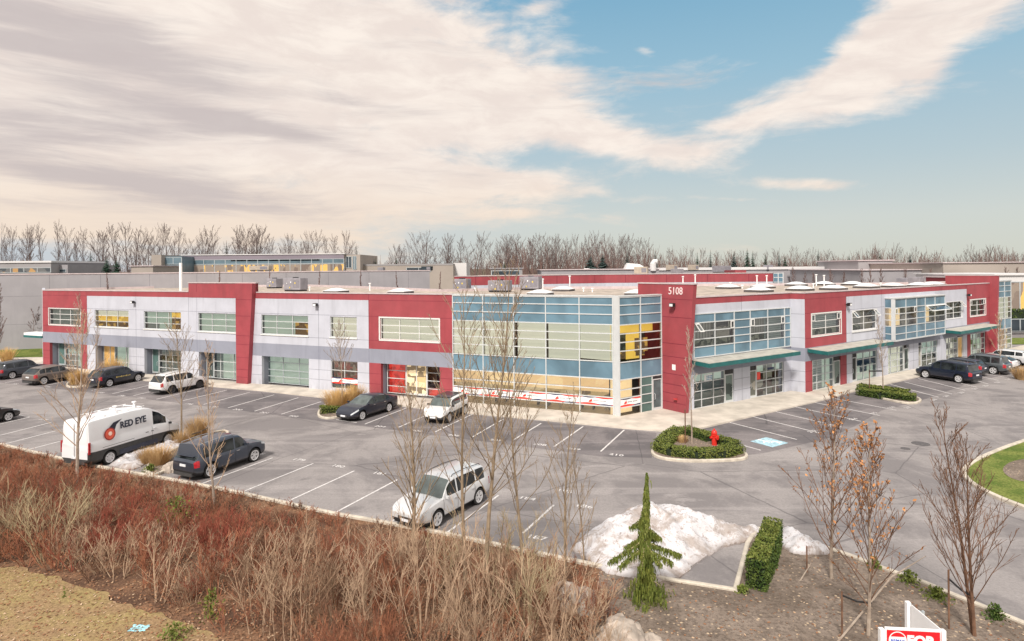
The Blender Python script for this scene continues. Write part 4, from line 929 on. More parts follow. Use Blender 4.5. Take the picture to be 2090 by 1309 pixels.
# painted stall numbers
def ground_text(txt,p,d,size,z=.01,name='stall_number'):
    d=Vector((d.x,d.y,0)).normalized(); up=Vector((-d.y,d.x,0))
    M=Matrix(((d.x,up.x,0,p.x),(d.y,up.y,0,p.y),(0,0,1,z),(0,0,0,1)))
    me=textmesh(txt,size,0,bold=.006); me.name=name; me.transform(M@Matrix.Diagonal((1.25,1,1,1))); me.materials.clear(); me.materials.append(M_line); return me
nums=[]
for (x,y,t,w) in ((1258,929,'210','L'),(1171,917,'209','L'),(1102,908,'208','L'),(1012,899,'207','L'),(926,889,'206','L'),(850,880,'205','L'),(776,871,'204','L'),(599,850,'202','L'),(540,843,'201','L'),(485,836.5,'200','L'),(436,831,'199','L'),(385,825,'198','L'),(288,813,'197','L'),(248,808,'196','L'),(205,802,'195','L'),(97,790,'194','L'),(30,784,'193','L'),
   (610,939,'179','L'),(690,952,'180','L'),(775,967,'181','L'),(528,926,'178','L'),(1076,1018,'184','L'),(1153,1003,'185','L'),(1192,1034,'186','L'),(1095,1098,'187','L'),(88,857,'174','L'),
   (1658,881,'212','R'),(1696,869,'213','R'),(1742,856,'214','R'),(1783,844,'215','R'),(1820,832,'216','R'),(1853,832.5,'217','R'),(1906,816.5,'218','R'),(1932,809,'219','R'),(1962,802,'220','R'),(1990,794,'221','R'),(2011.5,788,'222','R'),(2036,781,'223','R'),(2057,775,'224','R'),(2078,770,'225','R')):
    me=ground_text(t,G(x,y),FL.d if w=='L' else FR2.d,.44 if w=='L' else .40)
    o=bpy.data.objects.new('stall_number',me); C.objects.link(o); tag(o,'white stall number painted at the end of a parking stall',None,'stall numbers painted on the asphalt','structure')
# accessible stall marking
p=G(1570,903); d=FR1.d; n=FR1.n; mb=MB(); q=lambda a,b,z:p+d*a+n*b+Vector((0,0,z))
mb.face([q(-.78,-.74,.012),q(-.78,.74,.012),q(.78,.74,.012),q(.78,-.74,.012)],0)
def ring(cx,cy,r,w,a0,a1,k=20):
    for i in range(k):
        t0=a0+(a1-a0)*i/k; t1=a0+(a1-a0)*(i+1)/k
        mb.face([q(cx+(r-w)*math.cos(t0),cy+(r-w)*math.sin(t0),.016),q(cx+r*math.cos(t0),cy+r*math.sin(t0),.016),q(cx+r*math.cos(t1),cy+r*math.sin(t1),.016),q(cx+(r-w)*math.cos(t1),cy+(r-w)*math.sin(t1),.016)],1)
ring(-.05,.2,.48,.10,-2.6,.9)
for a,b,c,e in ((-.05,-.45,-.05,.1),(-.05,.1,.4,.1),(.4,.1,.55,.5)):
    u=Vector((c-a,e-b,0)).normalized()*.055; u=Vector((u.y,-u.x,0)); mb.face([q(a-u.x,b-u.y,.017),q(c-u.x,e-u.y,.017),q(c+u.x,e+u.y,.017),q(a+u.x,b+u.y,.017)],1)
ring(-.05,-.62,.12,.12,0,2*PI,12)
tag(mb.build('accessible_marking',[mat('light blue road paint',(.36,.55,.64),.8,.3,6,obj=False),M_wht],recalc=False),'light blue square with a white wheelchair symbol painted on the asphalt',None,None,'structure')
# manholes
M_iron=mat('cast iron',(.10,.09,.09),.6,.3,20)
for x,y,r in ((1879,906,.42),(1848,916,.22)):
    p=G(x,y); mb=MB(); mb.lathe([(r*1.12,0),(r*1.12,.012),(r,.013),(r,.008),(r*.5,.01),(0.0001,.011)],20,Matrix.Translation((p.x,p.y,0))); tag(mb.build('manhole_cover',M_iron),'round iron manhole cover set in the drive aisle, the %s one'%('larger' if r>.3 else 'smaller'),'manhole')
# islands
def island(pts,label,m,zt=.10,smooth=2):
    W_=smoothpoly(px(*pts),smooth); kerb(W_,label+' kerb',closed=True,h=.15); 
    inn=offset(W_,.06 if sum(W_[i].x*W_[(i+1)%len(W_)].y-W_[(i+1)%len(W_)].x*W_[i].y for i in range(len(W_)))<0 else -.06,True)
    return structure(sheet('planting_bed',inn,zt,m,None),label+' soil')
island([(1327,925),(1345,905),(1372,885),(1400,878),(1440,888),(1490,908),(1526,930),(1520,940),(1470,943),(1400,944),(1345,938)],'corner island bed',M_soil,smooth=2)
island([(1744,801),(1778,795),(1830,803),(1880,815),(1876,824),(1850,826),(1800,815),(1758,806)],'right island bed',M_soil)
island([(649,852),(652,838),(668,826),(735,816),(745,820),(740,833),(700,852),(668,857)],'left island bed',M_soil)
island([(132,789),(150,775),(205,772),(215,777),(190,788),(150,793)],'far left island bed',M_soil)
island([(292,958),(345,925),(400,898),(452,880),(470,886),(440,905),(380,940),(330,968),(311,974)],'near island bed',M_soil,smooth=1)
GI=smoothpoly(px((1964,962),(2000,937),(2090,902),(2400,800),(2500,900),(2400,1150),(2090,1040),(2020,1012),(1975,985)),2)
kerb(GI,'kerb of the grass verge at the right edge',closed=True,w=.22,h=.16); structure(sheet('lawn',GI,.09,M_grass,None),'green grass verge with a kerb at the right edge')
structure(sheet('mulch_bed',smoothpoly(px((2042,963),(2062,945),(2110,938),(2200,960),(2110,990),(2065,983)),2),.10,M_soil,None),'brown mulch circle in the grass verge')
# planted bed lower right, brush slope lower left
bedpts=nearW[11:]+[Vector((16,4,0)),Vector((-1,4,0))]+px((1200,1309))
structure(sheet('planted_bed',bedpts,.06,M_soil,None),'bare brown soil bed with fallen leaves')
brushpts=nearW[:12]+px((1205,1309))+[Vector((0,3,0)),Vector((-70,3,0))]
structure(sheet('leaf_litter_ground',brushpts,.02,M_leaf,None),'brown leaf litter under the brush')
structure(sheet('dry_grass_patch',[q+Vector((.22*mnoise.noise(q*1.7),.22*mnoise.noise(q*1.9+Vector((5,0,0))),0)) for q in smoothpoly(px((-150,1150),(60,1160),(200,1215),(330,1262),(460,1300),(560,1400),(-100,1500)),6)],.05,M_drygrass,None),'dry yellow green grass in the lower left corner')
structure(sheet('verge',px((-60,714),(92,711),(92,729),(-60,732)),.03,M_grass,None),'narrow strip of green grass beside the grey warehouse')
structure(sheet('side_path',px((-60,733),(90,730),(92,745),(-60,750)),.035,M_conc,None),'pale side path left of the building')
# ---------------------------------------------------------------- vehicles
def paint(name,col,metal=.25,rough=.30,coat=.55):
    m,nt,b=mat0(name); tc=nt.new('ShaderNodeTexCoord').outputs['Object']
    n=nt.smooth(nt.noise(tc,2.2,4,.6),.35,.7); sp=nt.new('ShaderNodeSeparateXYZ'); nt.l.new(tc,sp.inputs[0])
    dirt=nt.math('MULTIPLY',nt.smooth(sp.outputs[2],.60,.22),nt.math('ADD',nt.math('MULTIPLY',n,.4),.25))
    c=nt.mix(dirt,col,(.22,.19,.17)); nt.put(b.inputs['Base Color'],c); b.inputs['Metallic'].default_value=metal
    nt.put(b.inputs['Roughness'],nt.math('ADD',nt.math('MULTIPLY',dirt,.5),rough)); b.inputs['Coat Weight'].default_value=coat; b.inputs['Coat Roughness'].default_value=.05
    return m
M_cglass=mat('tinted car glass',(.022,.027,.03),.03,.7,1.6,spec=.6)
M_wsglass=mat('windscreen glass',(.10,.125,.125),.05,.35,1.2,spec=.8)
M_tyre=mat('tyre rubber',(.022,.021,.021),.85,.2,8)
M_rim=mat('alloy rim',(.66,.66,.68),.35,.1,6,metal=.15)
M_rimd=mat('dark rim',(.06,.06,.065),.35,.1,6,metal=.4)
M_hl=mat('headlight lens',(.62,.66,.70),.1,.2,8,spec=.8)
M_tl=mat('tail light lens',(.42,.02,.03),.15,.3,10,spec=.7)
M_orange=mat('amber lens',(.8,.28,.04),.2,.1)
M_plate=mat('number plate',(.72,.74,.78),.5,.1,12)
M_clad=mat('grey plastic cladding',(.05,.05,.052),.6,.1,4)
M_chrome=mat('chrome trim',(.62,.63,.65),.18,.05,4,metal=.9)
def lerp(a,b,t): return a+(b-a)*t
def pl(pts,x):
    if x<=pts[0][0]: return pts[0][1]
    for (a,b),(c,d) in zip(pts[:-1],pts[1:]):
        if x<=c: return b+(d-b)*(x-a)/(c-a) if c>a else d
    return pts[-1][1]
def spl(pts,x): # smooth-ish interpolation
    if x<=pts[0][0]: return pts[0][1]
    for i in range(len(pts)-1):
        a,c=pts[i],pts[i+1]
        if x<=c[0]:
            t=(x-a[0])/(c[0]-a[0]) if c[0]>a[0] else 0
            p0=pts[i-1] if i>0 else a; p3=pts[i+2] if i+2<len(pts) else c
            m0=(c[1]-p0[1])/(c[0]-p0[0])*(c[0]-a[0]) if c[0]>p0[0] else 0; m1=(p3[1]-a[1])/(p3[0]-a[0])*(c[0]-a[0]) if p3[0]>a[0] else 0
            t2,t3=t*t,t*t*t
            return (2*t3-3*t2+1)*a[1]+(t3-2*t2+t)*m0*.6+(-2*t3+3*t2)*c[1]+(t3-t2)*m1*.6
    return pts[-1][1]
def make_wheel(root,x,y,r,w,rimmat,spokes=5,side=1):
    t=MB(); M=Matrix.Translation((x,y,r))@Matrix.Rotation(PI/2,4,'X')
    t.lathe([(r*.72,-w/2+.01),(r*.9,-w/2),(r*.985,-w/2+.03),(r,0),(r*.985,w/2-.03),(r*.9,w/2),(r*.72,w/2-.01)],28,M,cap=False)
    o=t.build('wheel',M_tyre,root,smooth=True,angle=50)
    d=MB(); M2=Matrix.Translation((x,y,r))@Matrix.Rotation(-PI/2 if side>0 else PI/2,4,'X') # +z points outwards
    z=w/2-.012
    d.lathe([(r*.60,z-.06),(r*.64,z-.02),(r*.74,z+.006),(r*.72,z+.012),(r*.60,z-.0)],28,M2,cap=False); d.lathe([(0.0001,z),(r*.16,z-.002),(r*.18,z-.02),(r*.18,z-.05)],12,M2)
    for k in range(spokes):
        a=2*PI*k/spokes
        for da in (-.16,.16):
            ca,sa=math.cos(a+da*.4),math.sin(a+da*.4); cb,sb_=math.cos(a+da*1.4),math.sin(a+da*1.4); wd=r*.075
            p0=Vector((ca,sa,0))*r*.10; p1=Vector((cb,sb_,0))*r*.68; n=Vector((-(p1-p0).y,(p1-p0).x,0)).normalized()*wd
            q=[p0-n,p1-n,p1+n,p0+n]; lo=[M2@(v+Vector((0,0,z-.07))) for v in q]; hi=[M2@(v+Vector((0,0,z-.004))) for v in q]; d.hexa(lo+hi)
    d.build('rim',rimmat,o,smooth=True)
    b=MB(); b.lathe([(0.0001,z-.085),(r*.62,z-.085)],20,M2); b.build('brake_disc',M_black,o)
def car(name,label,P,loc,heading,paintm,group=None):
    L,Wd,H,wb=P['L'],P['W'],P['H'],P['wb']; fo=P.get('fo',.9); wr=P.get('wr',.35)
    xf=wb/2+fo; xr=xf-L; root=empty(name,loc,heading,label,P.get('cat','car'),group)
    top=P['shoulder']; roof=P['roof'] # absolute x fractions resolved by caller
    zb0=P.get('zb',.22); arch=wr+.065
    xc,xt,xrt,xrb=P['xc'],P['xt'],P['xrt'],P['xrb']
    wheels=[wb/2,-wb/2]; hw=Wd/2
    xs={xf,xf-.03,xf-.10,xf-.22,xf-.40,xf-.6,xr,xr+.03,xr+.09,xr+.2,xr+.38,xc,xt,xrt,xrb,xc-.05,xt+.04,xrt-.04,xrb+.05}
    for w in wheels:
        for k in range(-6,7): xs.add(w+arch*math.sin(k/6*PI/2))
        xs.add(w+arch+.04); xs.add(w-arch-.04)
    wins=P['wins']; drs=P['doors']
    for a,b in wins+drs: xs|={a,b}
    for k in range(1,6): xs.add(lerp(xc,xt,k/6)); xs.add(lerp(xrt,xrb,k/6) if xrb<xrt else xrt)
    for k in range(1,5): xs.add(lerp(xt,xrt,k/5)); xs.add(lerp(xf-.6,xc,k/5))
    xs=sorted(x for x in xs if xr-1e-6<=x<=xf+1e-6); X=[xs[0]]
    for x in xs[1:]:
        if x-X[-1]>.012: X.append(x)
        elif x in (xc,xt,xrt,xrb): X[-1]=x
    belt=max(z for _,z in top); zmax=max(z for _,z in roof); tum=P.get('tumble',.78)
    nose=P.get('nose',.16); rear=P.get('rear',.12)
    def sect(x):
        tf=max(0,min(1,(x-(xf-.75))/.75)); tr=max(0,min(1,((xr+.6)-x)/.6))
        w=hw*(1-nose*tf**2.6-rear*tr**2.6)
        zs=spl(top,x); zr_=max(spl(roof,x),zs+.012) if xrb-1e-6<=x<=xc+1e-6 else zs+.012
        cab=max(0,min(1,(zr_-zs)/(zmax-belt+.05)))
        ef=max(0,1-(xf-x)/.10) if x>xf-.10 else 0; er=max(0,1-(x-xr)/.09) if x<xr+.09 else 0; e=max(ef,er)
        zb=zb0+ (.10*max(tf,tr)**2)
        za=0
        for q in wheels:
            d=abs(x-q)
            if d<arch: za=max(za,wr+math.sqrt(max(0,arch*arch-d*d)))
        zl=max(zb,za)
        zm=lerp(zb,zs,.55)
        pts=[(0,zb if za==0 else max(zb,za-.001)),(w*(.86 if za==0 else .93),zl),(w*.985,max(zl+.012,zb+.14)),(w*(1.0-.02*e),max(zl+.03,zm)),(w*(.985-.03*e),max(zl+.05,zs-.10*(1-.3*e))),(w*(.955-.05*e),zs)]
        gy=lerp(w*.90,hw*tum,cab); hoodlift=.045 if x>xc else .03
        if cab<.02:
            f2=(w*.93,zs+.004); g2=(w*.86,zs+.012); g=(w*.80,zs+.022); h=(w*.5,zs+hoodlift*.9+.01); i=(0,zs+hoodlift+.012)
        else:
            f=pts[-1]; gz=zr_-.035*cab
            f2=(lerp(f[0],gy,.10),lerp(f[1],gz,.07)); g2=(lerp(f[0],gy,.93)+.012,lerp(f[1],gz,.90)); g=(gy-.015,gz); h=(gy*.86,zr_+.004); i=(0,zr_+.03*cab+.01)
        pts+=[f2,g2,g,h,i]
        k=1-.10*e
        if e>0: pts=[(y*(1-.06*e),lerp(z,lerp(zb,zs,.45),.16*e)) for y,z in pts]
        return pts
    S=[sect(x) for x in X]; K=len(S[0])
    def V(i,k,s): return (X[i],S[i][k][0]*s,S[i][k][1])
    parts={}
    def add(key,pts,m=0): parts.setdefault(key,MB()).face(pts,m)
    for i in range(len(X)-1):
        xm=(X[i]+X[i+1])/2
        for k in range(K-1):
            for s in (1,-1):
                q=[V(i,k,s),V(i+1,k,s),V(i+1,k+1,s),V(i,k+1,s)]
                if s>0: q=[q[0],q[1],q[2],q[3]]; q=q[::-1]
                key='body'; m=0
                if k==0: m=1
                if k==1: m=1
                if k==2 and P.get('clad'): m=1
                inw=[j for j,(a,b) in enumerate(wins) if a<xm<b]; ind=[j for j,(a,b) in enumerate(drs) if a<xm<b]
                if k==6 and inw: key=('window',inw[0],s)
                elif k in (8,9) and k!=7 and xt<xm<xc and not P.get('open'): key=('windscreen',0,0) if True else key
                elif k in (8,9) and xrb<xm<xrt and not P.get('norear'): key=('rear_window',0,0)
                elif k in (2,3,4) and ind: key=('door',ind[0],s); m=1 if (k==2 and P.get('clad')) else 0
                elif k in P.get('hlk',(4,)) and xf-P.get('hll',.42)<xm<xf-.04: key=('headlight',0,s)
                elif k in P.get('tlk',(4,)) and xr+.03<xm<xr+P.get('tll',.26): key=('tail_light',0,s)
                add(key,q,m)
    # end caps
    for i,s_ in ((0,-1),(len(X)-1,1)):
        for k in range(K-1):
            q=[V(i,k,1),V(i,k+1,1),V(i,k+1,-1),V(i,k,-1)]
            if s_<0: q=q[::-1]
            if k==0: q=[V(i,0,1),V(i,1,1),V(i,1,-1)]; q=q if s_>0 else q[::-1]
            add('body',q,1 if k<=1 else 0)
    B=parts.pop('body').build('body',[paintm,M_clad if P.get('clad') else M_black],root,smooth=True,angle=38)
    nm={}
    for (key,j,s),mb in parts.items():
        if key=='door':
            o=mb.build('door',[paintm,M_clad],root,smooth=True,angle=38); a,b=drs[j]
            h=MB(); zz=belt-.14; hx=a+.16 ; yy=pl([(X[i_],S[i_][4][0]) for i_ in range(len(X))],hx)
            h.box((hx,s*(yy+.022),zz),(.19,.03,.035)); h.build('door_handle',paintm if not P.get('chrome') else M_chrome,o)
        else:
            mm={'window':M_cglass,'windscreen':M_wsglass if P.get('ws','l')=='l' else M_cglass,'rear_window':M_cglass,'headlight':M_hl,'tail_light':M_tl}[key]
            mb.build(key,mm,root,smooth=True,angle=50)
    # door seams as thin dark lines just proud of the panels
    ex=sorted({e for d in drs for e in d})
    for x in ex:
        sx=sect(x)
        for s in (1,-1): sm=MB(); sm.tube([(x,s*(sx[k][0]+.003),sx[k][1]) for k in (2,3,4,5)],.006,4); sm.build('door_seam',M_black,root)
    # grille, bumper details, plates
    fz=pl(top,xf); g=MB(); gw=P.get('grw',.62)*hw
    zc=lerp(zb0,fz,.62)
    g.box((xf+.0,0,zc),(.05,gw*1.3,(fz-zb0)*.24)); 
    gr=g.build('grille',M_black,root)
    g=MB(); 
    for k in range(3): g.box((xf+.028,0,zc-(fz-zb0)*.08+k*(fz-zb0)*.08),(.012,gw*1.25,.012))
    g.build('grille_bar',M_chrome,gr)
    g=MB(); g.box((xf-.02,0,zb0+.14),(.07,hw*1.25,.10)); g.build('lower_grille',M_black,root)
    g=MB(); g.box((xf+.03,0,zb0+.23),(.02,.42,.11)); g.build('number_plate',M_plate,root)
    g=MB(); g.box((xr-.012,0,P.get('rpz',lerp(zb0,pl(top,xr),.58))),(.02,.42,.12)); g.build('number_plate',M_plate,root)
    g=MB(); g.box((xr+.03,0,zb0+.10),(.12,hw*1.45,.16)); g.build('rear_bumper',M_clad,root)
    for s in (1,-1):
        g=MB(); yy=pl([(X[i_],S[i_][5][0]) for i_ in range(len(X))],xc-.25); g.box((xc-.22,s*(yy+.10),spl(top,xc)+.06),(.11,.16,.12)); g.box((xc-.24,s*(yy+.02),spl(top,xc)+.03),(.04,.08,.03)); 
        o=g.build('wing_mirror',P.get('mirm') or paintm,root); bev=o.modifiers.new('b','BEVEL'); bev.width=.025; bev.segments=2
    if P.get('rails'):
        for s in (1,-1):
            g=MB(); y=hw*tum*.88; g.tube([(xt-.25,s*y,zmax-.02),(xt-.35,s*y,zmax+.055),(lerp(xt,xrt,.5),s*y,zmax+.075),(xrt+.15,s*y,spl(roof,xrt+.15)+.06),(xrt+.05,s*y,spl(roof,xrt)-.0)],.016,6); g.build('roof_rail',P['rails'],root)
    if P.get('spoiler'):
        g=MB(); g.box((xrt-.02,0,spl(roof,xrt)+.0),(.22,hw*tum*1.5,.035)); o=g.build('spoiler',paintm,root); bev=o.modifiers.new('b','BEVEL'); bev.width=.012; bev.segments=2
    for q in wheels:
        for s in (1,-1): make_wheel(root,q,s*(hw-P.get('ww',.22)/2-.015),wr,P.get('ww',.22),P.get('rim',M_rim),P.get('spokes',5),s)
    return root
def scalepts(P,**k):
    Q=dict(P); Q.update(k); return Q
def suv(L=4.7,W=1.88,H=1.68,wb=2.75,fo=.93,wr=.36,hood=1.02,slope=.55,**k):
    xf=wb/2+fo; xr=xf-L; xc=xf-.27*L; xt=xc-.62; xrb=xr+.10; xrt=xr+slope
    P=dict(L=L,W=W,H=H,wb=wb,fo=fo,wr=wr,zb=.25,xc=xc,xt=xt,xrt=xrt,xrb=xrb,cat='suv',
      shoulder=[(xr,.98),(xr+.12,1.03),(-wb/2,1.04),(0,1.0),(xc,hood),(xc+.4,hood-.035),(xf-.35,hood-.12),(xf-.08,hood-.22),(xf,hood-.30)],
      roof=[(xrb,1.04),(xrb+.18,1.22),(xrt,H-.11),(xrt+.35,H-.05),(0,H),(xt,H-.06),(xt+.12,H-.13),(xc,hood)],
      wins=[(xrb+.42,-wb/2+.16),(-wb/2+.24,.06),(.14,xc-.34)],doors=[(-wb/2+.30,.10),(.10,xc-.12)],rails=M_black,spoiler=True,tlk=(3,4),hlk=(4,),rpz=.78)
    P.update(k); return P
def place(front,rear,Wd,wb):
    """vehicle pose from the ground points of its two visible wheels"""
    a,b=G(*front),G(*rear); h=(a-b).normalized(); mid=(a+b)/2; side=Vector((-h.y,h.x,0))
    if side.dot(mid)<0: side=-side
    return mid+side*(Wd/2-.12), math.atan2(h.y,h.x)
M_pn=paint('deep navy paint',(.012,.018,.04),.3); M_pg=paint('mid grey paint',(.13,.15,.165),.5); M_pw=paint('white paint',(.72,.72,.73),0,.3); M_ps=paint('silver paint',(.68,.69,.71),.25,.32)
M_pgb=paint('blue grey paint',(.06,.072,.10),.5); M_pv=paint('slate paint',(.065,.075,.095),.4); M_pt=paint('warm grey paint',(.20,.17,.155),.4); M_pk=paint('black navy paint',(.016,.02,.036),.2); M_pbl=paint('black paint',(.014,.014,.016),.2)
M_pwv=paint('van white paint',(.76,.77,.80),0,.35)
P=suv(4.77,1.89,1.78,2.765,.95,.37,1.07,.42); l,h=place((1888,771.8),(1959,782.4),1.89,2.765)
hR=math.atan2(-FR2.n.y,-FR2.n.x)
car('parked_suv','shiny dark navy suv parked nose in by the right facade, nearest of its row',P,l,h,M_pn,'cars parked along the building')
lR=l; sR_=FR2.d
Pp=suv(4.65,1.84,1.76,2.7,.93,.37,1.06,.42)
def rowpos(rear_px,P): # nose-in car from its near rear wheel
    a=G(*rear_px); h=Vector((math.cos(hR),math.sin(hR),0)); mid=a+h*P['wb']/2; side=FR2.d
    return mid+side*(P['W']/2-.12)
l2=rowpos((2027.4,764.4),Pp)
car('parked_suv','mid grey suv parked nose in behind the navy suv by the right facade',Pp,l2,hR,M_pg,'cars parked along the building')
car('parked_car','dark car mostly hidden between the navy suv and the grey suv',suv(4.5,1.82,1.52,2.65,.9,.33,.96),l2-sR_*2.75-Vector((math.cos(hR),math.sin(hR),0))*(-.9),hR,M_pgb,'cars parked along the building')
car('parked_car','white hatchback parked just beyond the grey suv at the right edge',suv(4.4,1.80,1.50,2.6,.9,.33,.95,.75,rails=None),l2+sR_*2.55+Vector((math.cos(hR),math.sin(hR),0))*.15,hR,M_pw,'cars parked along the building')
car('parked_car','silver blue car farthest along the right facade cut by the photo edge',suv(4.5,1.82,1.56,2.65,.9,.34,.97,rails=None),l2+sR_*7.4+Vector((math.cos(hR),math.sin(hR),0))*.3,hR,M_ps,'cars parked along the building')
# sedans and small cars
def sedan(L=4.85,W=1.83,H=1.45,wb=2.795,fo=.95,wr=.335,**k):
    xf=wb/2+fo; xr=xf-L; xc=xf-1.30; xt=xc-.95; xrb=xr+.52; xrt=xrb+.85
    P=dict(L=L,W=W,H=H,wb=wb,fo=fo,wr=wr,zb=.19,xc=xc,xt=xt,xrt=xrt,xrb=xrb,cat='car',tumble=.72,
      shoulder=[(xr,.93),(xr+.1,1.0),(xrb,1.02),(-wb/2,.98),(0,.93),(xc,.95),(xc+.5,.89),(xf-.35,.76),(xf-.08,.64),(xf,.56)],
      roof=[(xrb,1.03),(xrb+.4,1.22),(xrt,H-.08),(0,H),(xt,H-.05),(xt+.15,H-.11),(xc,.95)],
      wins=[(xrb+.50,-wb/2+.30),(-wb/2+.36,.02),(.10,xc-.42)],doors=[(-wb/2+.34,.06),(.06,xc-.12)],tlk=(4,),hlk=(4,),hll=.62,nose=.22,chrome=True)
    P.update(k); return P
P=sedan(); l,h=place((737.4,858.2),(793,840.6),1.83,2.795)
car('parked_sedan','dark navy sedan backed in beside the golden ornamental grass',P,l,h,M_pk,'cars parked along the building')
P=suv(4.05,1.79,1.55,2.55,.75,.34,.98,.42,rails=None,xt=None); wb=2.55; xf=1.275+.75; xr=xf-4.05
P.update(xc=xf-.95,xt=xf-1.42,roof=[(xr+.10,1.05),(xr+.2,1.2),(xr+.42,1.48),(xr+.8,1.54),(-.1,1.55),(xf-1.42,1.50),(xf-1.30,1.42),(xf-.95,1.02)],shoulder=[(xr,.96),(xr+.12,1.04),(-1.25,1.05),(0,1.02),(xf-.95,1.02),(xf-.5,.97),(xf-.15,.86),(xf,.66)],
  wins=[(xr+.38,-.62),(-.54,xf-1.20)],doors=[(-.55,xf-1.0)],tumble=.82,hll=.30,cat='car',clad=True,nose=.24,spoiler=True,mirm=M_black)
l,h=place((912,865),(950,844.6),1.79,2.55); hm=Vector((math.cos(h),math.sin(h),0))
cr=car('parked_hatchback','small white hatchback with black roof trim parked nose out by the glazed corner',P,l,h,M_pw,'cars parked along the building')
mb=MB(); xm=-.3
pts=[(x,y,1.0) for x,y in()]
mb.box((xm,0,1.582),(1.9,1.2,.03)); o=mb.build('roof_panel',M_pbl,cr); b_=o.modifiers.new('b','BEVEL'); b_.width=.014
P=suv(4.80,1.81,1.70,2.857,.98,.36,1.03,.50,rails=M_black,spokes=5,tll=.2,spoiler=False,rim=M_rim,doors=[(-1.1,.12),(.12,1.05)]); l,h=place((893.75,1075),(971.9,1031),1.81,2.857)
car('parked_suv','silver suv parked nose out alone in the near row of stalls',P,l,h,M_ps)
P=suv(4.53,1.84,1.75,2.755,.88,.37,1.09,.27,rails=M_chrome,tumble=.82,chrome=True,tll=.30,ws='d'); l,h=place((516,943),(430,974),1.84,2.755)
car('parked_suv','dark blue grey boxy suv seen from behind in the near row',P,l,h,M_pgb)
P=suv(4.60,1.80,1.70,2.64,.95,.35,1.03,.50,rails=M_black,clad=False,rim=M_rimd); l,h=place((406,792.6),(350.5,804),1.80,2.64)
car('parked_suv','white suv with roof rails parked nose in near the leaning red fin',P,l,h,M_pw,'cars parked along the building')
P=suv(4.66,1.89,1.64,2.82,.88,.37,1.0,.62,rails=M_chrome); l,h=place((281,779),(222,790.5),1.89,2.82)
cr=car('parked_suv','navy suv with small gold lettering on its door, parked nose in at left',P,l,h,M_pk,'cars parked along the building')
mb=MB()
for k in range(9): mb.box((-.75+k*.16,-(.956),.80 if k%2 else .80),(.11,.006,.07 if k%3 else .12))
mb.build('door_lettering',mat('gold lettering',(.65,.50,.15),.4),cr)
hl=h
P=suv(4.35,1.90,1.62,2.66,.85,.37,1.02,.70,rails=None,tum=.74); dd=Vector((math.cos(hl),math.sin(hl),0)); a=G(88.4,785.7); sd_=Vector((-dd.y,dd.x,0))
l=a+dd*P['wb']/2+sd_*(P['W']/2-.12); cr=car('parked_suv','warm grey coupe style suv beside the far left grass clump',P,l,hl,M_pt,'cars parked along the building')
a=G(24,773.7); P=suv(4.7,1.84,1.68,2.79,.9,.36,1.02,.5); l=a+dd*P['wb']/2+sd_*(P['W']/2-.12)
car('parked_suv','slate suv parked farthest left in the row along the facade',P,l,hl,M_pv,'cars parked along the building')
P=sedan(4.7,1.82,1.44,2.75,.9); a=G(16,860); dd2=Vector((math.cos(hl),math.sin(hl),0)); l=a-dd2*P['wb']/2+sd_*(P['W']/2-.12)
car('parked_sedan','black car cut off by the left edge of the photo',P,l,hl,M_pbl)
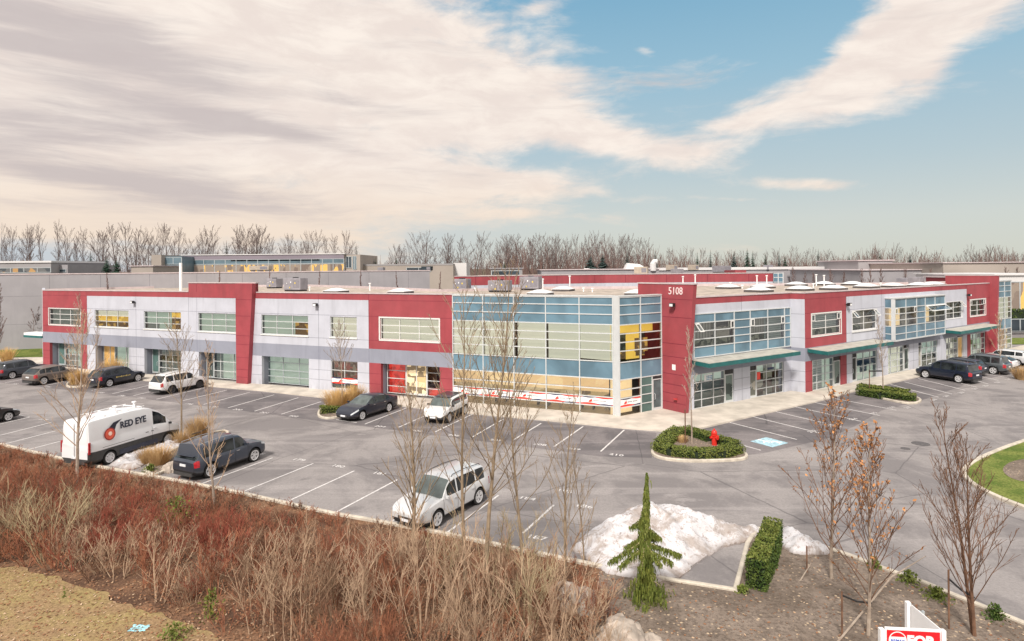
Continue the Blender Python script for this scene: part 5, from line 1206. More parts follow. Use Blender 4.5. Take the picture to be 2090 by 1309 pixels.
# white van
def van():
    L,wb,H,W=5.98,3.75,2.58,2.06; fo=1.02; xf=wb/2+fo; xr=xf-L
    P=dict(L=L,W=W,H=H,wb=wb,fo=fo,wr=.36,zb=.28,xc=xf-.72,xt=xf-1.62,xrt=xr+.06,xrb=xr+.02,cat='van',tumble=.84,norear=True,nose=.20,rear=.03,clad=True,
      shoulder=[(xr,1.42),(xf-2.2,1.42),(xf-1.0,1.34),(xf-.72,1.28),(xf-.3,1.12),(xf-.06,.95),(xf,.78)],
      roof=[(xr+.02,H-.10),(xr+.25,H-.02),(0,H),(xf-2.3,H-.08),(xf-1.7,H-.34),(xf-1.2,1.84),(xf-.72,1.28)],
      wins=[(xf-2.02,xf-1.12)],doors=[(xf-2.12,xf-.95)],hlk=(4,),hll=.42,tlk=(),rpz=.62,mirm=M_black,ww=.23,spokes=6)
    l,h=place((340,908.4),(223,947),W,wb)
    cr=car('white_van','tall white delivery van lettered RED EYE with a red dot, parked at left',P,l,h,M_pwv)
    # rear lamps, roof rack fittings, sliding door rail, lettering
    for s in (1,-1):
        m=MB(); m.box((xr+.06,s*(W/2*.965),1.15),(.10,.06,.62)); m.build('tail_light',M_tl,cr)
    m=MB()
    for x in (-1.9,-1.2,-.5,.35): m.box((x,0,H+.05),(.05,1.45,.035)); m.box((x,.70,H+.02),(.04,.04,.08)); m.box((x,-.70,H+.02),(.04,.04,.08))
    for s in(-.74,.74): m.tube([(-2.3,s*.97,H+.07),(.5,s*.97,H+.07)],.018,6)
    m.build('roof_rack',M_wht,cr)
    for x,y in ((-1.0,-.3),(.2,-.3)):
        m=MB(); m.tube([(x,y,H),(x,y,H+.30)],.06,8); m.tube([(x,y,H+.30),(x,y,H+.36)],.12,8); m.build('roof_vent',M_wht,cr)
    for nm_,c_,d_ in (('door_rail',(-1.35,-1.022,1.02),(1.9,.012,.02)),('door_handle',(.42,-1.022,1.15),(.18,.03,.03)),('door_handle',(.78,-1.02,1.15),(.18,.03,.03)),('badge',(-2.45,-1.01,.92),(.16,.03,.035))): m=MB(); m.box(c_,d_); m.build(nm_,M_black,cr)
    m=MB()
    m.box((-.1,-1.034,.50),(2.4,.02,.26)); nv=mat('navy cladding',(.03,.035,.06),.5); m.build('side_skirt',nv,cr); m=MB(); m.box((-.1,1.034,.50),(2.4,.02,.26)); m.build('side_skirt',nv,cr)
    # side wall between belt and roof leans in: lettering plane
    y0,z0,y1,z1=.985,1.45,.90,2.42
    up=Vector((0,(y0-y1),(z1-z0))).normalized(); nrm=Vector((0,-up.z,up.y)); 
    Mt=lambda x,t:Matrix(((1,0,0,x),(0,up.y,nrm.y,-lerp(y0,y1,t)-.035),(0,up.z,nrm.z,lerp(z0,z1,t)),(0,0,0,1)))
    textobj('lettering','RED EYE',.50,Mt(-.42,.50),mat('black van lettering',(.02,.025,.05),.5),cr,.006,bold=.015,sx=.88)
    k=Mt(-1.88,.20); m=MB(); n=28
    def disc(r,o,cx=0,cy=0,mi=0): m.face([k@Vector((cx+r*math.cos(2*PI*j/n),cy+r*math.sin(2*PI*j/n),o)) for j in range(n)],mi)
    m.face([k@Vector(q) for q in ((-.02,.34,.012),(.28,.10,.012),(.42,.42,.012),(.78,.66,.012),(.25,.56,.012))],2); disc(.33,.016,0,0,0); disc(.27,.02,0,0,1); disc(.11,.024,.02,.02,3)
    m.build('eye_logo',[mat('dark red vinyl',(.35,.03,.03),.5),mat('coral vinyl',(.75,.12,.07),.5),mat('black vinyl',(.02,.02,.04),.5),mat('pale pink vinyl',(.85,.6,.5),.5,emit=.2)],cr)
    # rear doors
    m=MB(); m.box((xr-.012,0,1.45),(.012,.02,2.0)); m.build('rear_door_seam',M_black,cr)
    return cr
van()
# ---------------------------------------------------------------- vegetation
rng=random.Random(11)
def bark(name,a,b_,sc_=3):
    m,nt,b=mat0(name); tc=nt.new('ShaderNodeTexCoord').outputs['Object']; n=nt.smooth(nt.noise(tc,sc_,4,.6),.35,.65)
    oi=nt.new('ShaderNodeObjectInfo').outputs['Random']; c=nt.mix(n,a,b_); c=nt.mix(nt.math('MULTIPLY',oi,.35),c,tuple(v*.6 for v in a))
    nt.put(b.inputs['Base Color'],c); b.inputs['Roughness'].default_value=.9; b.inputs['Specular IOR Level'].default_value=.15; return m
M_tw_tan=bark('tan twigs',(.50,.36,.25),(.31,.21,.145)); M_tw_grey=bark('grey bark',(.42,.35,.29),(.27,.21,.17)); M_tw_brown=bark('brown twigs',(.23,.13,.085),(.12,.07,.05))
M_tw_red=bark('red twigs',(.31,.085,.058),(.19,.06,.04)); M_tw_pink=bark('reddish brown twigs',(.36,.15,.085),(.20,.085,.055)); M_tw_far=bark('distant bark',(.17,.13,.125),(.11,.085,.085),.3); M_tw_farr=bark('distant reddish twigs',(.20,.13,.115),(.14,.095,.09),.3)
M_tw_soft=bark('soft brown twigs',(.38,.25,.165),(.23,.14,.095)); M_tw_tree=bark('olive brown tree bark',(.34,.26,.18),(.22,.165,.115)); M_tw_old=bark('olive tan twigs',(.44,.35,.22),(.30,.24,.15)); M_straw=bark('straw blades',(.62,.43,.22),(.46,.29,.14)); M_strawp=bark('golden blades',(.72,.50,.22),(.58,.36,.15))
def leafm(name,a,b_,t=.3):
    m,nt,b=mat0(name); g=nt.new('ShaderNodeNewGeometry'); n=nt.smooth(nt.noise(g.outputs['Position'],4,3,.6),.35,.65); c=nt.mix(n,a,b_); c=nt.mix(nt.math('MULTIPLY',g.outputs['Random Per Island'],.5),c,tuple(v*.45 for v in a))
    nt.put(b.inputs['Base Color'],c); b.inputs['Roughness'].default_value=.65; b.inputs['Specular IOR Level'].default_value=.25; return m
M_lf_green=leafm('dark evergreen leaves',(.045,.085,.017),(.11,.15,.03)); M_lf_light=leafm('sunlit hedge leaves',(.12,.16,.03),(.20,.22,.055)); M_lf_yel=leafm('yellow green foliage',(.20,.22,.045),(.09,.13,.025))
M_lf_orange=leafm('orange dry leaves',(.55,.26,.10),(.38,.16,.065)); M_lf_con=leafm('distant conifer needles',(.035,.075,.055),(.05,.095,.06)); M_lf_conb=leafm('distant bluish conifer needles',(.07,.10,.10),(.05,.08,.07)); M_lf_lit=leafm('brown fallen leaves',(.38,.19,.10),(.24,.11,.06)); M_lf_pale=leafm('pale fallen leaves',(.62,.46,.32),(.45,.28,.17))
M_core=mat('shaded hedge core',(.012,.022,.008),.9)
def curve(p,d,L,up,k=4,wob=.08,r=rng):
    pts=[p.copy()]; d=d.normalized(); st=L/k
    for i in range(k):
        d=(d+Vector((r.uniform(-wob,wob),r.uniform(-wob,wob),up/k+r.uniform(-wob,wob)*.5))).normalized(); p=p+d*st; pts.append(p.copy())
    return pts
def along(pts,t):
    k=len(pts)-1; f=t*k; i=min(int(f),k-1); return pts[i].lerp(pts[i+1],f-i),(pts[i+1]-pts[i]).normalized()
def baretree(h,r0,n1=26,l1=.42,a1=35,t0=.18,n2=6,n3=3,up=.55,twig=.006,wob=.05,seed=1,lean=(0,0),stems=1,leafn=0,sides=3,spread=.1,trunkwob=.03,pw=.7,lsize=.07,crown=0):
    """returns trunk mesh, twig mesh, leaf points"""
    r=random.Random(seed); T=MB(); B=MB(); leaves=[]
    for sidx in range(stems):
        a0=r.uniform(0,2*PI); hh=h*(1 if sidx==0 else r.uniform(.7,.95)); off=Vector((math.cos(a0),math.sin(a0),0))*(0 if stems==1 else .06)
        d=Vector((lean[0]+(0 if stems==1 else math.cos(a0)*spread),lean[1]+(0 if stems==1 else math.sin(a0)*spread),1))
        tp=curve(off,d,hh,.1,9,trunkwob,r); T.tube(tp,[r0*(1-.88*(i/9)**.9) for i in range(10)],7,cap=False)
        g=r.uniform(0,6)
        for i in range(n1):
            t=t0+(.97-t0)*((i+r.random()*.6)/n1); p,td=along(tp,t); g+=2.4+r.uniform(-.3,.3)
            el=R(a1+r.uniform(-9,9)-12*t); L=(h*l1*(1-t)**pw*r.uniform(.75,1.15)+h*.03)*((math.sin(PI*(.10+.80*(t-t0)/(1-t0)))**.7) if crown else 1)
            d=Vector((math.cos(g)*math.cos(PI/2-el),math.sin(g)*math.cos(PI/2-el),math.sin(PI/2-el)))
            rb=max(twig,r0*.42*(1-t)*.9); q=curve(p,d,L,up*.6,5,wob*2,r); B.tube(q,[lerp(rb,twig*.8,j/5) for j in range(6)],sides,cap=False)
            for j in range(n2):
                tt=.25+.7*(j+r.random()*.7)/n2; p2,d2=along(q,tt); ax=Vector((r.uniform(-1,1),r.uniform(-1,1),r.uniform(-.3,.6))); d3=(d2+ax*.75); L2=L*(1-tt*.75)*r.uniform(.3,.5)
                q2=curve(p2,d3,L2,up*.7,3,wob*2.5,r); B.tube(q2,[max(twig*.9,rb*.4),twig*.9,twig*.75,twig*.6],3,cap=False)
                for k in range(n3):
                    p3,d4=along(q2,.2+.75*(k+r.random()*.5)/n3); ax=Vector((r.uniform(-1,1),r.uniform(-1,1),r.uniform(-.2,.7))); q3=curve(p3,d4+ax*.7,L2*r.uniform(.3,.55),up*.5,2,wob*2,r); B.tube(q3,[twig*.8,twig*.7,twig*.5],3,cap=False)
                    if leafn and r.random()<leafn: leaves.append(q3[-1]); leaves.append(q3[1]+Vector((r.uniform(-.06,.06),r.uniform(-.06,.06),0)))
                if leafn and r.random()<leafn: leaves.append(q2[-1])
    return T,B,leaves
def leafquads(mb,pts,size,r=rng,droop=0,m=0,asp=.6):
    for p in pts:
        s=size*r.uniform(.6,1.3); u=Vector((r.uniform(-1,1),r.uniform(-1,1),r.uniform(-1,1)-droop)).normalized(); v=u.orthogonal().normalized(); v=(Matrix.Rotation(r.uniform(0,6.28),3,u)@v)*s*asp; u=u*s
        mb.face([p-u,p-v*.9,p+u,p+v],m)
def nametree(name,label,loc,T,B,mt,mb_,leaves=None,lm=None,lsize=.06,cat='tree',group=None,rz=0):
    e=empty(name,loc,rz,label,cat,group); T.build('trunk',mt,e,smooth=True); B.build('branches',mb_,e)
    if leaves: l=MB(); leafquads(l,leaves,lsize); l.build('leaves',lm,e)
    return e
# slim bare trees standing along the near kerb and in the brush (base pixel, top pixel y)
def nh(bx,by,ty): p=G(bx,by); D=p.y; return p,CH-(ty-HY-ROLL*(CX-bx))/FPX*D
spec=[ # bx,by,ty,r0,n1,l1,a1,t0,n2,n3,up,lean,label
 (157,985,640,.075,34,.34,30,.20,7,2,.5,(.0,0),'pale bare tree in front of the white van, leftmost of the slim trees'),
 (370,905,655,.055,30,.40,36,.30,6,2,.5,(0,0),'slim bare tree in the near island between van and boxy suv'),
 (438,1046,690,.050,26,.22,22,.12,5,2,.4,(0,0),'thin white barked tree in front of the boxy suv'),
 (843,1112,790,.075,46,.42,26,.10,5,2,.55,(0,0),'dense upright bare tree just left of the silver suv'),
 (950,1205,590,.060,24,.36,30,.22,6,3,.45,(-.04,0),'tall bare tree in front of the silver suv'),
 (992,1195,545,.070,34,.34,34,.26,7,3,.5,(0,0),'tallest bare tree standing right of the silver suv'),
 (1068,1200,700,.055,26,.36,38,.28,6,2,.6,(0,0),'bare tree with rising curved limbs, second right of the silver suv'),
 (1152,1205,800,.050,28,.30,28,.12,5,2,.5,(.03,0),'slender bare tree beside the left end of the snow heap'),
 (1192,1150,905,.030,16,.34,26,.10,3,1,.5,(0,0),'short thin bare sapling at the left foot of the snow heap')]
for i,(bx,by,ty,r0,n1,l1,a1,t0,n2,n3,up,lean,lab) in enumerate(spec):
    p,h=nh(bx,by,ty); T,B,_=baretree(h,r0*1.15,n1,l1*1.15,a1+5,t0,max(3,n2-1),n3 if i<3 else max(1,n3-1),up,.0088,.09,seed=20+i,lean=lean,pw=.6,trunkwob=.04); nametree('bare_tree',lab,p,T,B,M_tw_grey if i in(0,2) else M_tw_tree,M_tw_tan if i in(0,2) else M_tw_tree,group='slim bare trees along the near kerb')
def stake(p,h=1.5,dx=.0,dy=0,label='wooden tree stake',name='tree_stake',r=.035):
    mb=MB(); mb.tube([(p.x+dx,p.y+dy,0),(p.x+dx,p.y+dy,h)],r,6); return tag(mb.build(name,M_tw_brown),label,'stake')
# street saplings by the building
for i,(bx,by,ty,n1,l1,a1,t0,lab) in enumerate([(699,840,655,30,.42,40,.38,'small bare tree in the island beside the dark sedan'),(1412,910,668,24,.22,30,.34,'staked sapling in the corner island beside the red hydrant'),(1803,806,640,30,.22,32,.30,'tall slim sapling in the right hand island'),(2040,765,640,34,.36,30,.30,'bare tree at the far right end beside the parked cars'),(158,782,600,26,.34,30,.30,'bare sapling in the far left island'),(196,775,640,18,.30,30,.4,'thin sapling by the wood veneer door')]):
    p,h=nh(bx,by,ty); T,B,_=baretree(h,.055,n1,l1,a1,t0,5,2,.4,.011,.05,seed=50+i); nametree('street_tree',lab,p,T,B,M_tw_grey,M_tw_grey if i!=3 else M_tw_tan)
p=G(1412,910); stake(p,2.1,-.35,.1,'left wooden stake of the sapling in the corner island'); p=G(1803,806); stake(p,2.0,-1.0,.2,'wooden stake beside the sapling in the right hand island')
mb=MB(); q=p+Vector((-.5,.1,1.9)); mb.box(q,(1.1,.06,.10)); tag(mb.build('tree_tie',M_black),'black tie bar between stake and sapling in the right hand island','tree tie')
# orange leaved trees on the right
for i,(bx,by,ty,lab,n1,lf) in enumerate([(1697,1185,800,'tree with a few orange dry leaves, left of the pair in the planted bed',40,.42),(1772,1300,880,'tree with dense orange dry leaves, right of the pair in the planted bed',40,.5)]):
    p,h=nh(bx,by,ty); T,B,lv=baretree(h,.06,n1,.46,32,.14,6,2,.42,.0075,.09,seed=70+i,leafn=lf*(1.0 if i==0 else .8),pw=.62,trunkwob=.05)
    lv=[q for q in lv if q.z>h*.30]; nametree('dry_leaf_tree',lab,p,T,B,M_tw_grey,M_tw_brown,lv,M_lf_orange,.054)
p,h=nh(1990,1300,835); T,B,_=baretree(h*.97,.055,30,.44,31,.14,6,2,.42,.0075,.09,seed=80,stems=2,spread=.13,pw=.6); nametree('bare_tree','dark bare tree with many upright limbs at the lower right',p,T,B,M_tw_brown,M_tw_brown)
def strap(a,b,label):
    mb=MB(); mb.tube([a,a.lerp(b,.5)-Vector((0,0,.06)),b],.028,5); tag(mb.build('tree_strap',M_black),label,'strap')
s1=G(1720,1300); 
for (x,y,h,lab,r) in ((1719,1306,1.35,'dark metal stake left of the right orange leaved tree',.025),(1937,1288,1.75,'dark metal stake left of the dark bare tree',.025),(1647,1172,.95,'short dark stake at the left of the orange leaved trees',.025),(425,905,1.0,'thin dark stake by the yellow grass in the near island',.02)):
    stake(G(x,y),h,label=lab,r=r)
a=G(1719,1306)+Vector((0,0,1.25)); b=G(1772,1300)+Vector((.1,0,.95)); strap(a,b,'black strap tying the right orange leaved tree to its stake')
a=G(1937,1288)+Vector((0,0,1.5)); b=G(1990,1300)+Vector((0,0,1.1)); strap(a,b,'black strap tying the dark bare tree to its stake')
a=G(425,905)+Vector((0,0,.95)); strap(a,a+Vector((-.9,-.2,-.35)),'black strap on the thin stake in the near island')
for a,b,lab in ((( -.3),0,''),):
    pass
mb=MB(); P0=G(1700,1330)+Vector((0,0,.1)); P1=G(1820,1245)+Vector((0,0,1.0)); P2=G(1890,1205)+Vector((0,0,1.1)); mb.tube([P0,P1,P2],[.03,.025,.012],6); mb.tube([P1,P1+Vector((-.5,-.1,-.15))],.012,4); tag(mb.build('fallen_branch',M_tw_grey),'long pale broken branch leaning across the planted bed','branch')
mb=MB(); P0=G(1632,1190); P1=G(1655,1165)+Vector((0,0,.25)); mb.tube([P0+Vector((0,0,.04)),P1],[.025,.02],6); tag(mb.build('fallen_branch',M_tw_grey),'short pale stick on the soil right of the hedge','branch')
# --------- brush
def pip(x,y,poly):
    c=False; n=len(poly); j=n-1
    for i in range(n):
        xi,yi=poly[i][0],poly[i][1]; xj,yj=poly[j][0],poly[j][1]
        if (yi>y)!=(yj>y) and x<(xj-xi)*(y-yi)/(yj-yi)+xi: c=not c
        j=i
    return c
kerbln=nearW[:13]
def kdist(p):
    best=99
    for a,b in zip(kerbln[:-1],kerbln[1:]):
        ab=b-a; t=max(0,min(1,(p-a).dot(ab)/ab.dot(ab))); best=min(best,(p-a-ab*t).length)
    return best
def shrub(mb,p,h,n,r,tw=.008,sp=.5,k2=4,m=0,up=.35,sub=2):
    for i in range(n):
        a=r.uniform(0,2*PI); s=r.uniform(.05,sp); d=Vector((math.cos(a)*s,math.sin(a)*s,1)); q=curve(p+Vector((math.cos(a),math.sin(a),0))*r.uniform(0,.18)*h,d,h*r.uniform(.6,1.1),up,4,.16,r)
        mb.tube(q,[tw*1.5,tw*1.2,tw,tw*.8,tw*.5],3,m,cap=False)
        for j in range(k2):
            p2,d2=along(q,r.uniform(.25,.95)); ax=Vector((r.uniform(-1,1),r.uniform(-1,1),r.uniform(-.1,.8))); L2=h*r.uniform(.16,.36); q2=curve(p2,d2*.8+ax*.7,L2,.2,2,.2,r); mb.tube(q2,[tw*.8,tw*.65,tw*.45],3,m,cap=False)
            for l in range(sub):
                p3,d3=along(q2,r.uniform(.3,.95)); mb.tube([p3,p3+(d3+Vector((r.uniform(-1,1),r.uniform(-1,1),r.uniform(-.3,.8)))).normalized()*L2*.45],[tw*.6,tw*.4],3,m,cap=False)
r=random.Random(5)
thick=px((-160,905),(0,912),(177,952),(269,970),(380,990),(578,1032),(791,1074),(909,1096),(1081,1132),(1200,1163),(1230,1190),(1235,1260),(1245,1420),(560,1420),(470,1300),(300,1240),(190,1195),(40,1165),(-160,1160))
T2=[(q.x,q.y) for q in thick]; xs_=[q[0] for q in T2]; ys_=[q[1] for q in T2]
mats_={'brown':(M_tw_brown,MB()),'red':(M_tw_red,MB()),'pink':(M_tw_pink,MB()),'tan':(M_tw_tan,MB())}
leafl=MB(); cnt=0
def topix(p): 
    v=p-Vector((0,0,CH)); d=v.y; return CX+FPX*(v.x/d),HY-FPX*((v.z)/d)
tries=0
while cnt<800 and tries<20000:
    tries+=1
    x=r.uniform(min(xs_),max(xs_)); y=r.uniform(min(ys_),max(ys_))
    if not pip(x,y,T2): continue
    p=Vector((x,y,0)); d=kdist(p)
    if d<.25: continue
    if y>24 and r.random()<.0: continue
    u,v=topix(p); h=min(1.45,.26*d+.34)*r.uniform(.6,1.1)
    if y<13.5: h*=.8
    nz=mnoise.noise(Vector((x*.35,y*.35,3)))
    redz=math.exp(-((u-240)/130)**2-((v-1080)/75)**2)+math.exp(-((u-440)/80)**2-((v-1130)/70)**2)*.9+math.exp(-((u-760)/60)**2-((v-1110)/60)**2)*.5
    if r.random()<redz*.9: k='red'
    elif u<150 and r.random()<.45: k='pink'
    elif nz>.2: k='pink'
    elif nz<-.18 or (u>900 and r.random()<.5): k='tan'
    else: k='brown' if r.random()<.6 else 'pink'
    shrub(mats_[k][1],p,h,r.randint(5,8),r,.008 if y>20 else .0062,r.choice((.6,1.0,1.6)),6,up=.1,sub=2); cnt+=1
    if r.random()<.8:
        lp=[p+Vector((r.uniform(-.6,.6),r.uniform(-.6,.6),r.uniform(.03,h*.75))) for _ in range(26)]
        leafquads(leafl,lp,.035,r)
lab={'brown':('brown_brush','tangled bare brown brush along the near kerb'),'red':('red_stem_thicket','thicket of dark red stems below the van and boxy suv'),'pink':('reddish_brush','tangled reddish brown bare twigs of the thicket'),'tan':('tan_brush','pale tan bare twigs mixed through the thicket')}
for k,(m,mb) in mats_.items(): tag(mb.build(lab[k][0],m),lab[k][1],'brush',None,'stuff')
tag(leafl.build('clinging_dry_leaves',M_lf_lit),'dry brown leaves clinging in the brush','leaves',None,'stuff')
# litter on the ground
lm=MB(); lm2=MB()
for _ in range(15000):
    u=r.uniform(-40,2090); v=r.uniform(960,1340); p=G(u,v); 
    if not (pip(p.x,p.y,T2) or pip(p.x,p.y,[(q.x,q.y) for q in bedpts]) or pip(p.x,p.y,[(q.x,q.y) for q in brushpts])): continue
    p.z=.075; s=r.uniform(.02,.055); a=r.uniform(0,6.28); q=Vector((math.cos(a),math.sin(a),r.uniform(-.3,.3)))*s; w=Vector((-math.sin(a),math.cos(a),r.uniform(-.3,.3)))*s*.6
    if u>1240 and r.random()<.72: continue
    (lm2 if r.random()<.22 else lm).face([p-q,p-w,p+q,p+w])
tag(lm.build('fallen_leaves',M_lf_lit),'brown fallen leaves scattered over the soil','leaves',None,'stuff'); tag(lm2.build('pale_fallen_leaves',M_lf_pale),'pale fallen leaves scattered over the soil','leaves',None,'stuff')
# tan multi stem saplings in the thicket: (base px, height, label)
sap=[(95,1150,2.6,9,'sprawling pale olive shrub at the left edge of the thicket',M_tw_old,.9),(20,1120,2.2,7,'pale shrub cut off by the left photo edge',M_tw_old,.8),
 (540,1285,2.3,6,'first clump of tan saplings from the left, above the grass',M_tw_tan,.25),(600,1305,2.7,7,'tan saplings right of the first clump, near the bottom edge',M_tw_tan,.25),(300,1200,1.9,5,'short pinkish bush above the dry grass',M_tw_pink,.5),(240,1180,1.7,5,'low tan bush beside the dry grass',M_tw_tan,.6),(320,1230,1.8,5,'leaning tan bush above the blue litter',M_tw_tan,.5),
 (640,1300,2.4,6,'third clump of tan saplings near the bottom edge',M_tw_tan,.3),(860,1300,2.9,9,'spreading tan saplings at the bottom centre',M_tw_tan,.55),(960,1320,2.7,8,'dense tan saplings in front of the tall bare trees',M_tw_tan,.5),(1075,1305,2.6,8,'tan saplings below the second bare tree',M_tw_old,.5),(1130,1330,2.2,7,'tan saplings left of the big boulder',M_tw_tan,.45),(780,1240,2.0,6,'orange tan bush below the silver suv',M_tw_pink,.6),(1010,1240,2.1,7,'arching tan bush between the tall bare trees',M_tw_tan,.8),(1190,1290,1.7,6,'low tan bush beside the grey boulders',M_tw_tan,.7),(700,1180,1.5,6,'low orange brown bush near the kerb',M_tw_pink,.7),(900,1190,1.9,6,'arching tan bush in front of the silver suv',M_tw_old,.8),(440,1220,1.7,6,'upright pink brown bush in the middle of the thicket',M_tw_pink,.4),(520,1180,1.6,6,'reddish tan bush right of the middle of the thicket',M_tw_pink,.5),(590,1170,1.5,6,'tan bush near the kerb below the empty stalls',M_tw_tan,.6),(690,1270,2.3,7,'tan saplings left of the spreading clump',M_tw_tan,.4),(820,1200,2.0,7,'pale arching bush left of the bare trees',M_tw_tan,.8),(1110,1240,2.2,7,'pale saplings right of the tall bare trees',M_tw_tan,.5),(160,1110,1.9,7,'pale bush beneath the leftmost bare tree',M_tw_old,.8),(740,1320,2.3,7,'tan saplings at the bottom edge left of centre',M_tw_tan,.35),(1040,1165,1.6,5,'small olive bush right behind the near kerb',M_tw_old,.6)]
for i,(u,v,h,n,lb,m,sp) in enumerate(sap):
    rr=random.Random(200+i); mb=MB(); m=M_tw_soft if (m is M_tw_tan and i%3==1) else m; shrub(mb,Vector((0,0,0)),h*1.08,n+2,rr,.0115,sp*1.1,8,up=.2,sub=3); o=mb.build('bare_shrub',m); o.location=G(u,v); tag(o,lb,'shrub','bare shrubs and saplings in the thicket')
# evergreen tufts in the brush
def tuft(u,v,w,h,label,m=M_lf_light,n=500,ls=.05,name='green_shrub',z=0,lift=0):
    p=G(u,v); o=MB(); pts=[]
    for _ in range(n):
        a=r.uniform(0,2*PI); rad=abs(r.gauss(0,.45)); rad=min(rad,1)*w/2; pts.append(Vector((math.cos(a)*rad,math.sin(a)*rad,lift+h*r.random()*(1-(2*rad/w)**2*.6))))
    leafquads(o,pts,ls,r,-.5); q=o.build(name,m); q.location=p; tag(q,label,'shrub'); return q
tuft(360,1090,1.5,1.0,'olive evergreen bush in the middle of the red thicket',M_lf_yel,350,lift=.5); tuft(430,1262,.9,.9,'yellow green bush above the blue litter',M_lf_yel,240); tuft(355,1310,1.1,.5,'bright green tuft at the bottom left edge',M_lf_light,260); tuft(132,1222,.25,.4,'tiny bright green weed in the dry grass',M_lf_light,60,.03)
for (u,v,w,h,lb) in ((1855,1192,.75,.45,'round green shrub left in the row along the right kerb'),(1912,1224,.95,.40,'wide low green shrub in the middle of the row along the right kerb'),(2032,1268,.65,.50,'green shrub at the right end of the row along the kerb'),(1784,1162,.45,.45,'small green shrub between the orange leaved trees'),(1515,1213,.45,.30,'small green shrub at the foot of the clipped hedge'),(306,965,.75,.45,'green shrub at the tip of the near island')):
    tuft(u,v,w,h,lb,M_lf_light if u!=2032 else M_lf_green,420,.05)
# hedges
def hedge(name,label,path,w,h,n=900,m=M_lf_green,ls=.05,top=M_lf_light):
    e=empty(name,path[0],0,label,'hedge'); core=MB(); lf=MB(); o=path[0]; pth=[Vector((q.x-o.x,q.y-o.y,0)) for q in path]
    L=[(b-a).length for a,b in zip(pth[:-1],pth[1:])]; tot=sum(L)
    for a,b in zip(pth[:-1],pth[1:]):
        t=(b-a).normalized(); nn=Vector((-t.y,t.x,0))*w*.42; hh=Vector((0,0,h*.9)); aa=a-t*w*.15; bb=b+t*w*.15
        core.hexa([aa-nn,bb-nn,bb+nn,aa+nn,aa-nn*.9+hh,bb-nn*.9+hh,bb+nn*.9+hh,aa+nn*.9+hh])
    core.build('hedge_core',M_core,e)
    pts=[];ptt=[]
    for _ in range(n):
        d=r.uniform(-w*.3,tot+w*.3); i=0; dd=d
        while i<len(L)-1 and dd>L[i]: dd-=L[i]; i+=1
        a,b=pth[i],pth[i+1]; t=(b-a).normalized(); nn=Vector((-t.y,t.x,0)); bulge=1+.10*mnoise.noise(Vector((d*1.6,0,7)))+.06*mnoise.noise(Vector((d*5,1,7)))
        q=a+t*dd; f=r.random(); hb=h*bulge
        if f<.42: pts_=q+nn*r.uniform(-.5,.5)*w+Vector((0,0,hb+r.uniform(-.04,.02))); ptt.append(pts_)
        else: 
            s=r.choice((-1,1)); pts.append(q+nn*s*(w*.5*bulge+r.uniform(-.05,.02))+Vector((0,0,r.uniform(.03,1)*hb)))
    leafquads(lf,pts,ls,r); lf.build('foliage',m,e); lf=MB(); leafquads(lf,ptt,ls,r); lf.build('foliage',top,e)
    for (a,s) in ((pth[0],-1),(pth[-1],1)):
        pass
    return e
hp=[G(1546,1203),None]; hp[1]=Vector(((1573-CX)/FPX*22.7,22.7,0)); hp=[hp[0],hp[0].lerp(hp[1],.5)+Vector((.05,0,0)),hp[1]]
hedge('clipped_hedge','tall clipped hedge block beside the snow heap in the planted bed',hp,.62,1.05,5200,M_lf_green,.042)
lf=MB(); a=hp[0]; t=(hp[1]-hp[0]).normalized(); nn=Vector((-t.y,t.x,0)); e=[o for o in C.objects if o.name.startswith('clipped_hedge')][0]; leafquads(lf,[-t*r.uniform(.17,.24)+nn*r.uniform(-.31,.31)+Vector((0,0,r.uniform(.03,1.03))) for _ in range(520)],.042,r); lf.build('foliage',M_lf_green,e)
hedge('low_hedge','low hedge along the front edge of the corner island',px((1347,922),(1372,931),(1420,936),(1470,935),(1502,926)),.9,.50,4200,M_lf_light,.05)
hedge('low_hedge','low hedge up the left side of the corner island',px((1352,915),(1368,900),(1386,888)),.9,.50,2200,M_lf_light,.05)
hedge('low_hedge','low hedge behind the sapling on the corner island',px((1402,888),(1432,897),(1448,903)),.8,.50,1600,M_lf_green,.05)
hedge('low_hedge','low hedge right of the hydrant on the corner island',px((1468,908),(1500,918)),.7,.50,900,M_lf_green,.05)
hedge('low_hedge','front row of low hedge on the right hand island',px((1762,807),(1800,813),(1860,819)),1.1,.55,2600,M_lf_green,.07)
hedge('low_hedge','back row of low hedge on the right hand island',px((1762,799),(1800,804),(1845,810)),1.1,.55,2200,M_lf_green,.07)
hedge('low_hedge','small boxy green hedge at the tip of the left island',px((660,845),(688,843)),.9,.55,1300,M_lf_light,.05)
# ornamental grasses
def grass(u,v,w,h,label,m,n=420,tw=.012):
    o=MB(); rr=random.Random(int(u))
    for _ in range(n):
        a=rr.uniform(0,2*PI); s=rr.random()**.6; b=Vector((math.cos(a),math.sin(a),0))*s*w*.22; d=Vector((math.cos(a)*s*.55,math.sin(a)*s*.55,1)); q=curve(b,d,h*rr.uniform(.75,1.15),-.35*s,4,.05,rr); side=Vector((-math.sin(a),math.cos(a),0))*tw
        for i in range(4):
            k0=1-i/4.4; k1=1-(i+1)/4.4; o.face([q[i]-side*k0,q[i]+side*k0,q[i+1]+side*k1,q[i+1]-side*k1])
    q=o.build('ornamental_grass',m); q.location=G(u,v); tag(q,label,'grass clump','clumps of tall dry grass'); return q
grass(690,838,3.0,1.55,'golden dry grass clump at the left of the island tree by the dark sedan',M_strawp,900,.02); grass(722,826,2.6,1.5,'golden dry grass clump behind the island tree by the dark sedan',M_strawp,700,.02); grass(158,786,2.2,1.35,'golden dry grass clump in the far left island',M_strawp,600,.025)
grass(232,772,2.2,1.9,'golden grass clump behind the navy suv',M_strawp,500,.025)
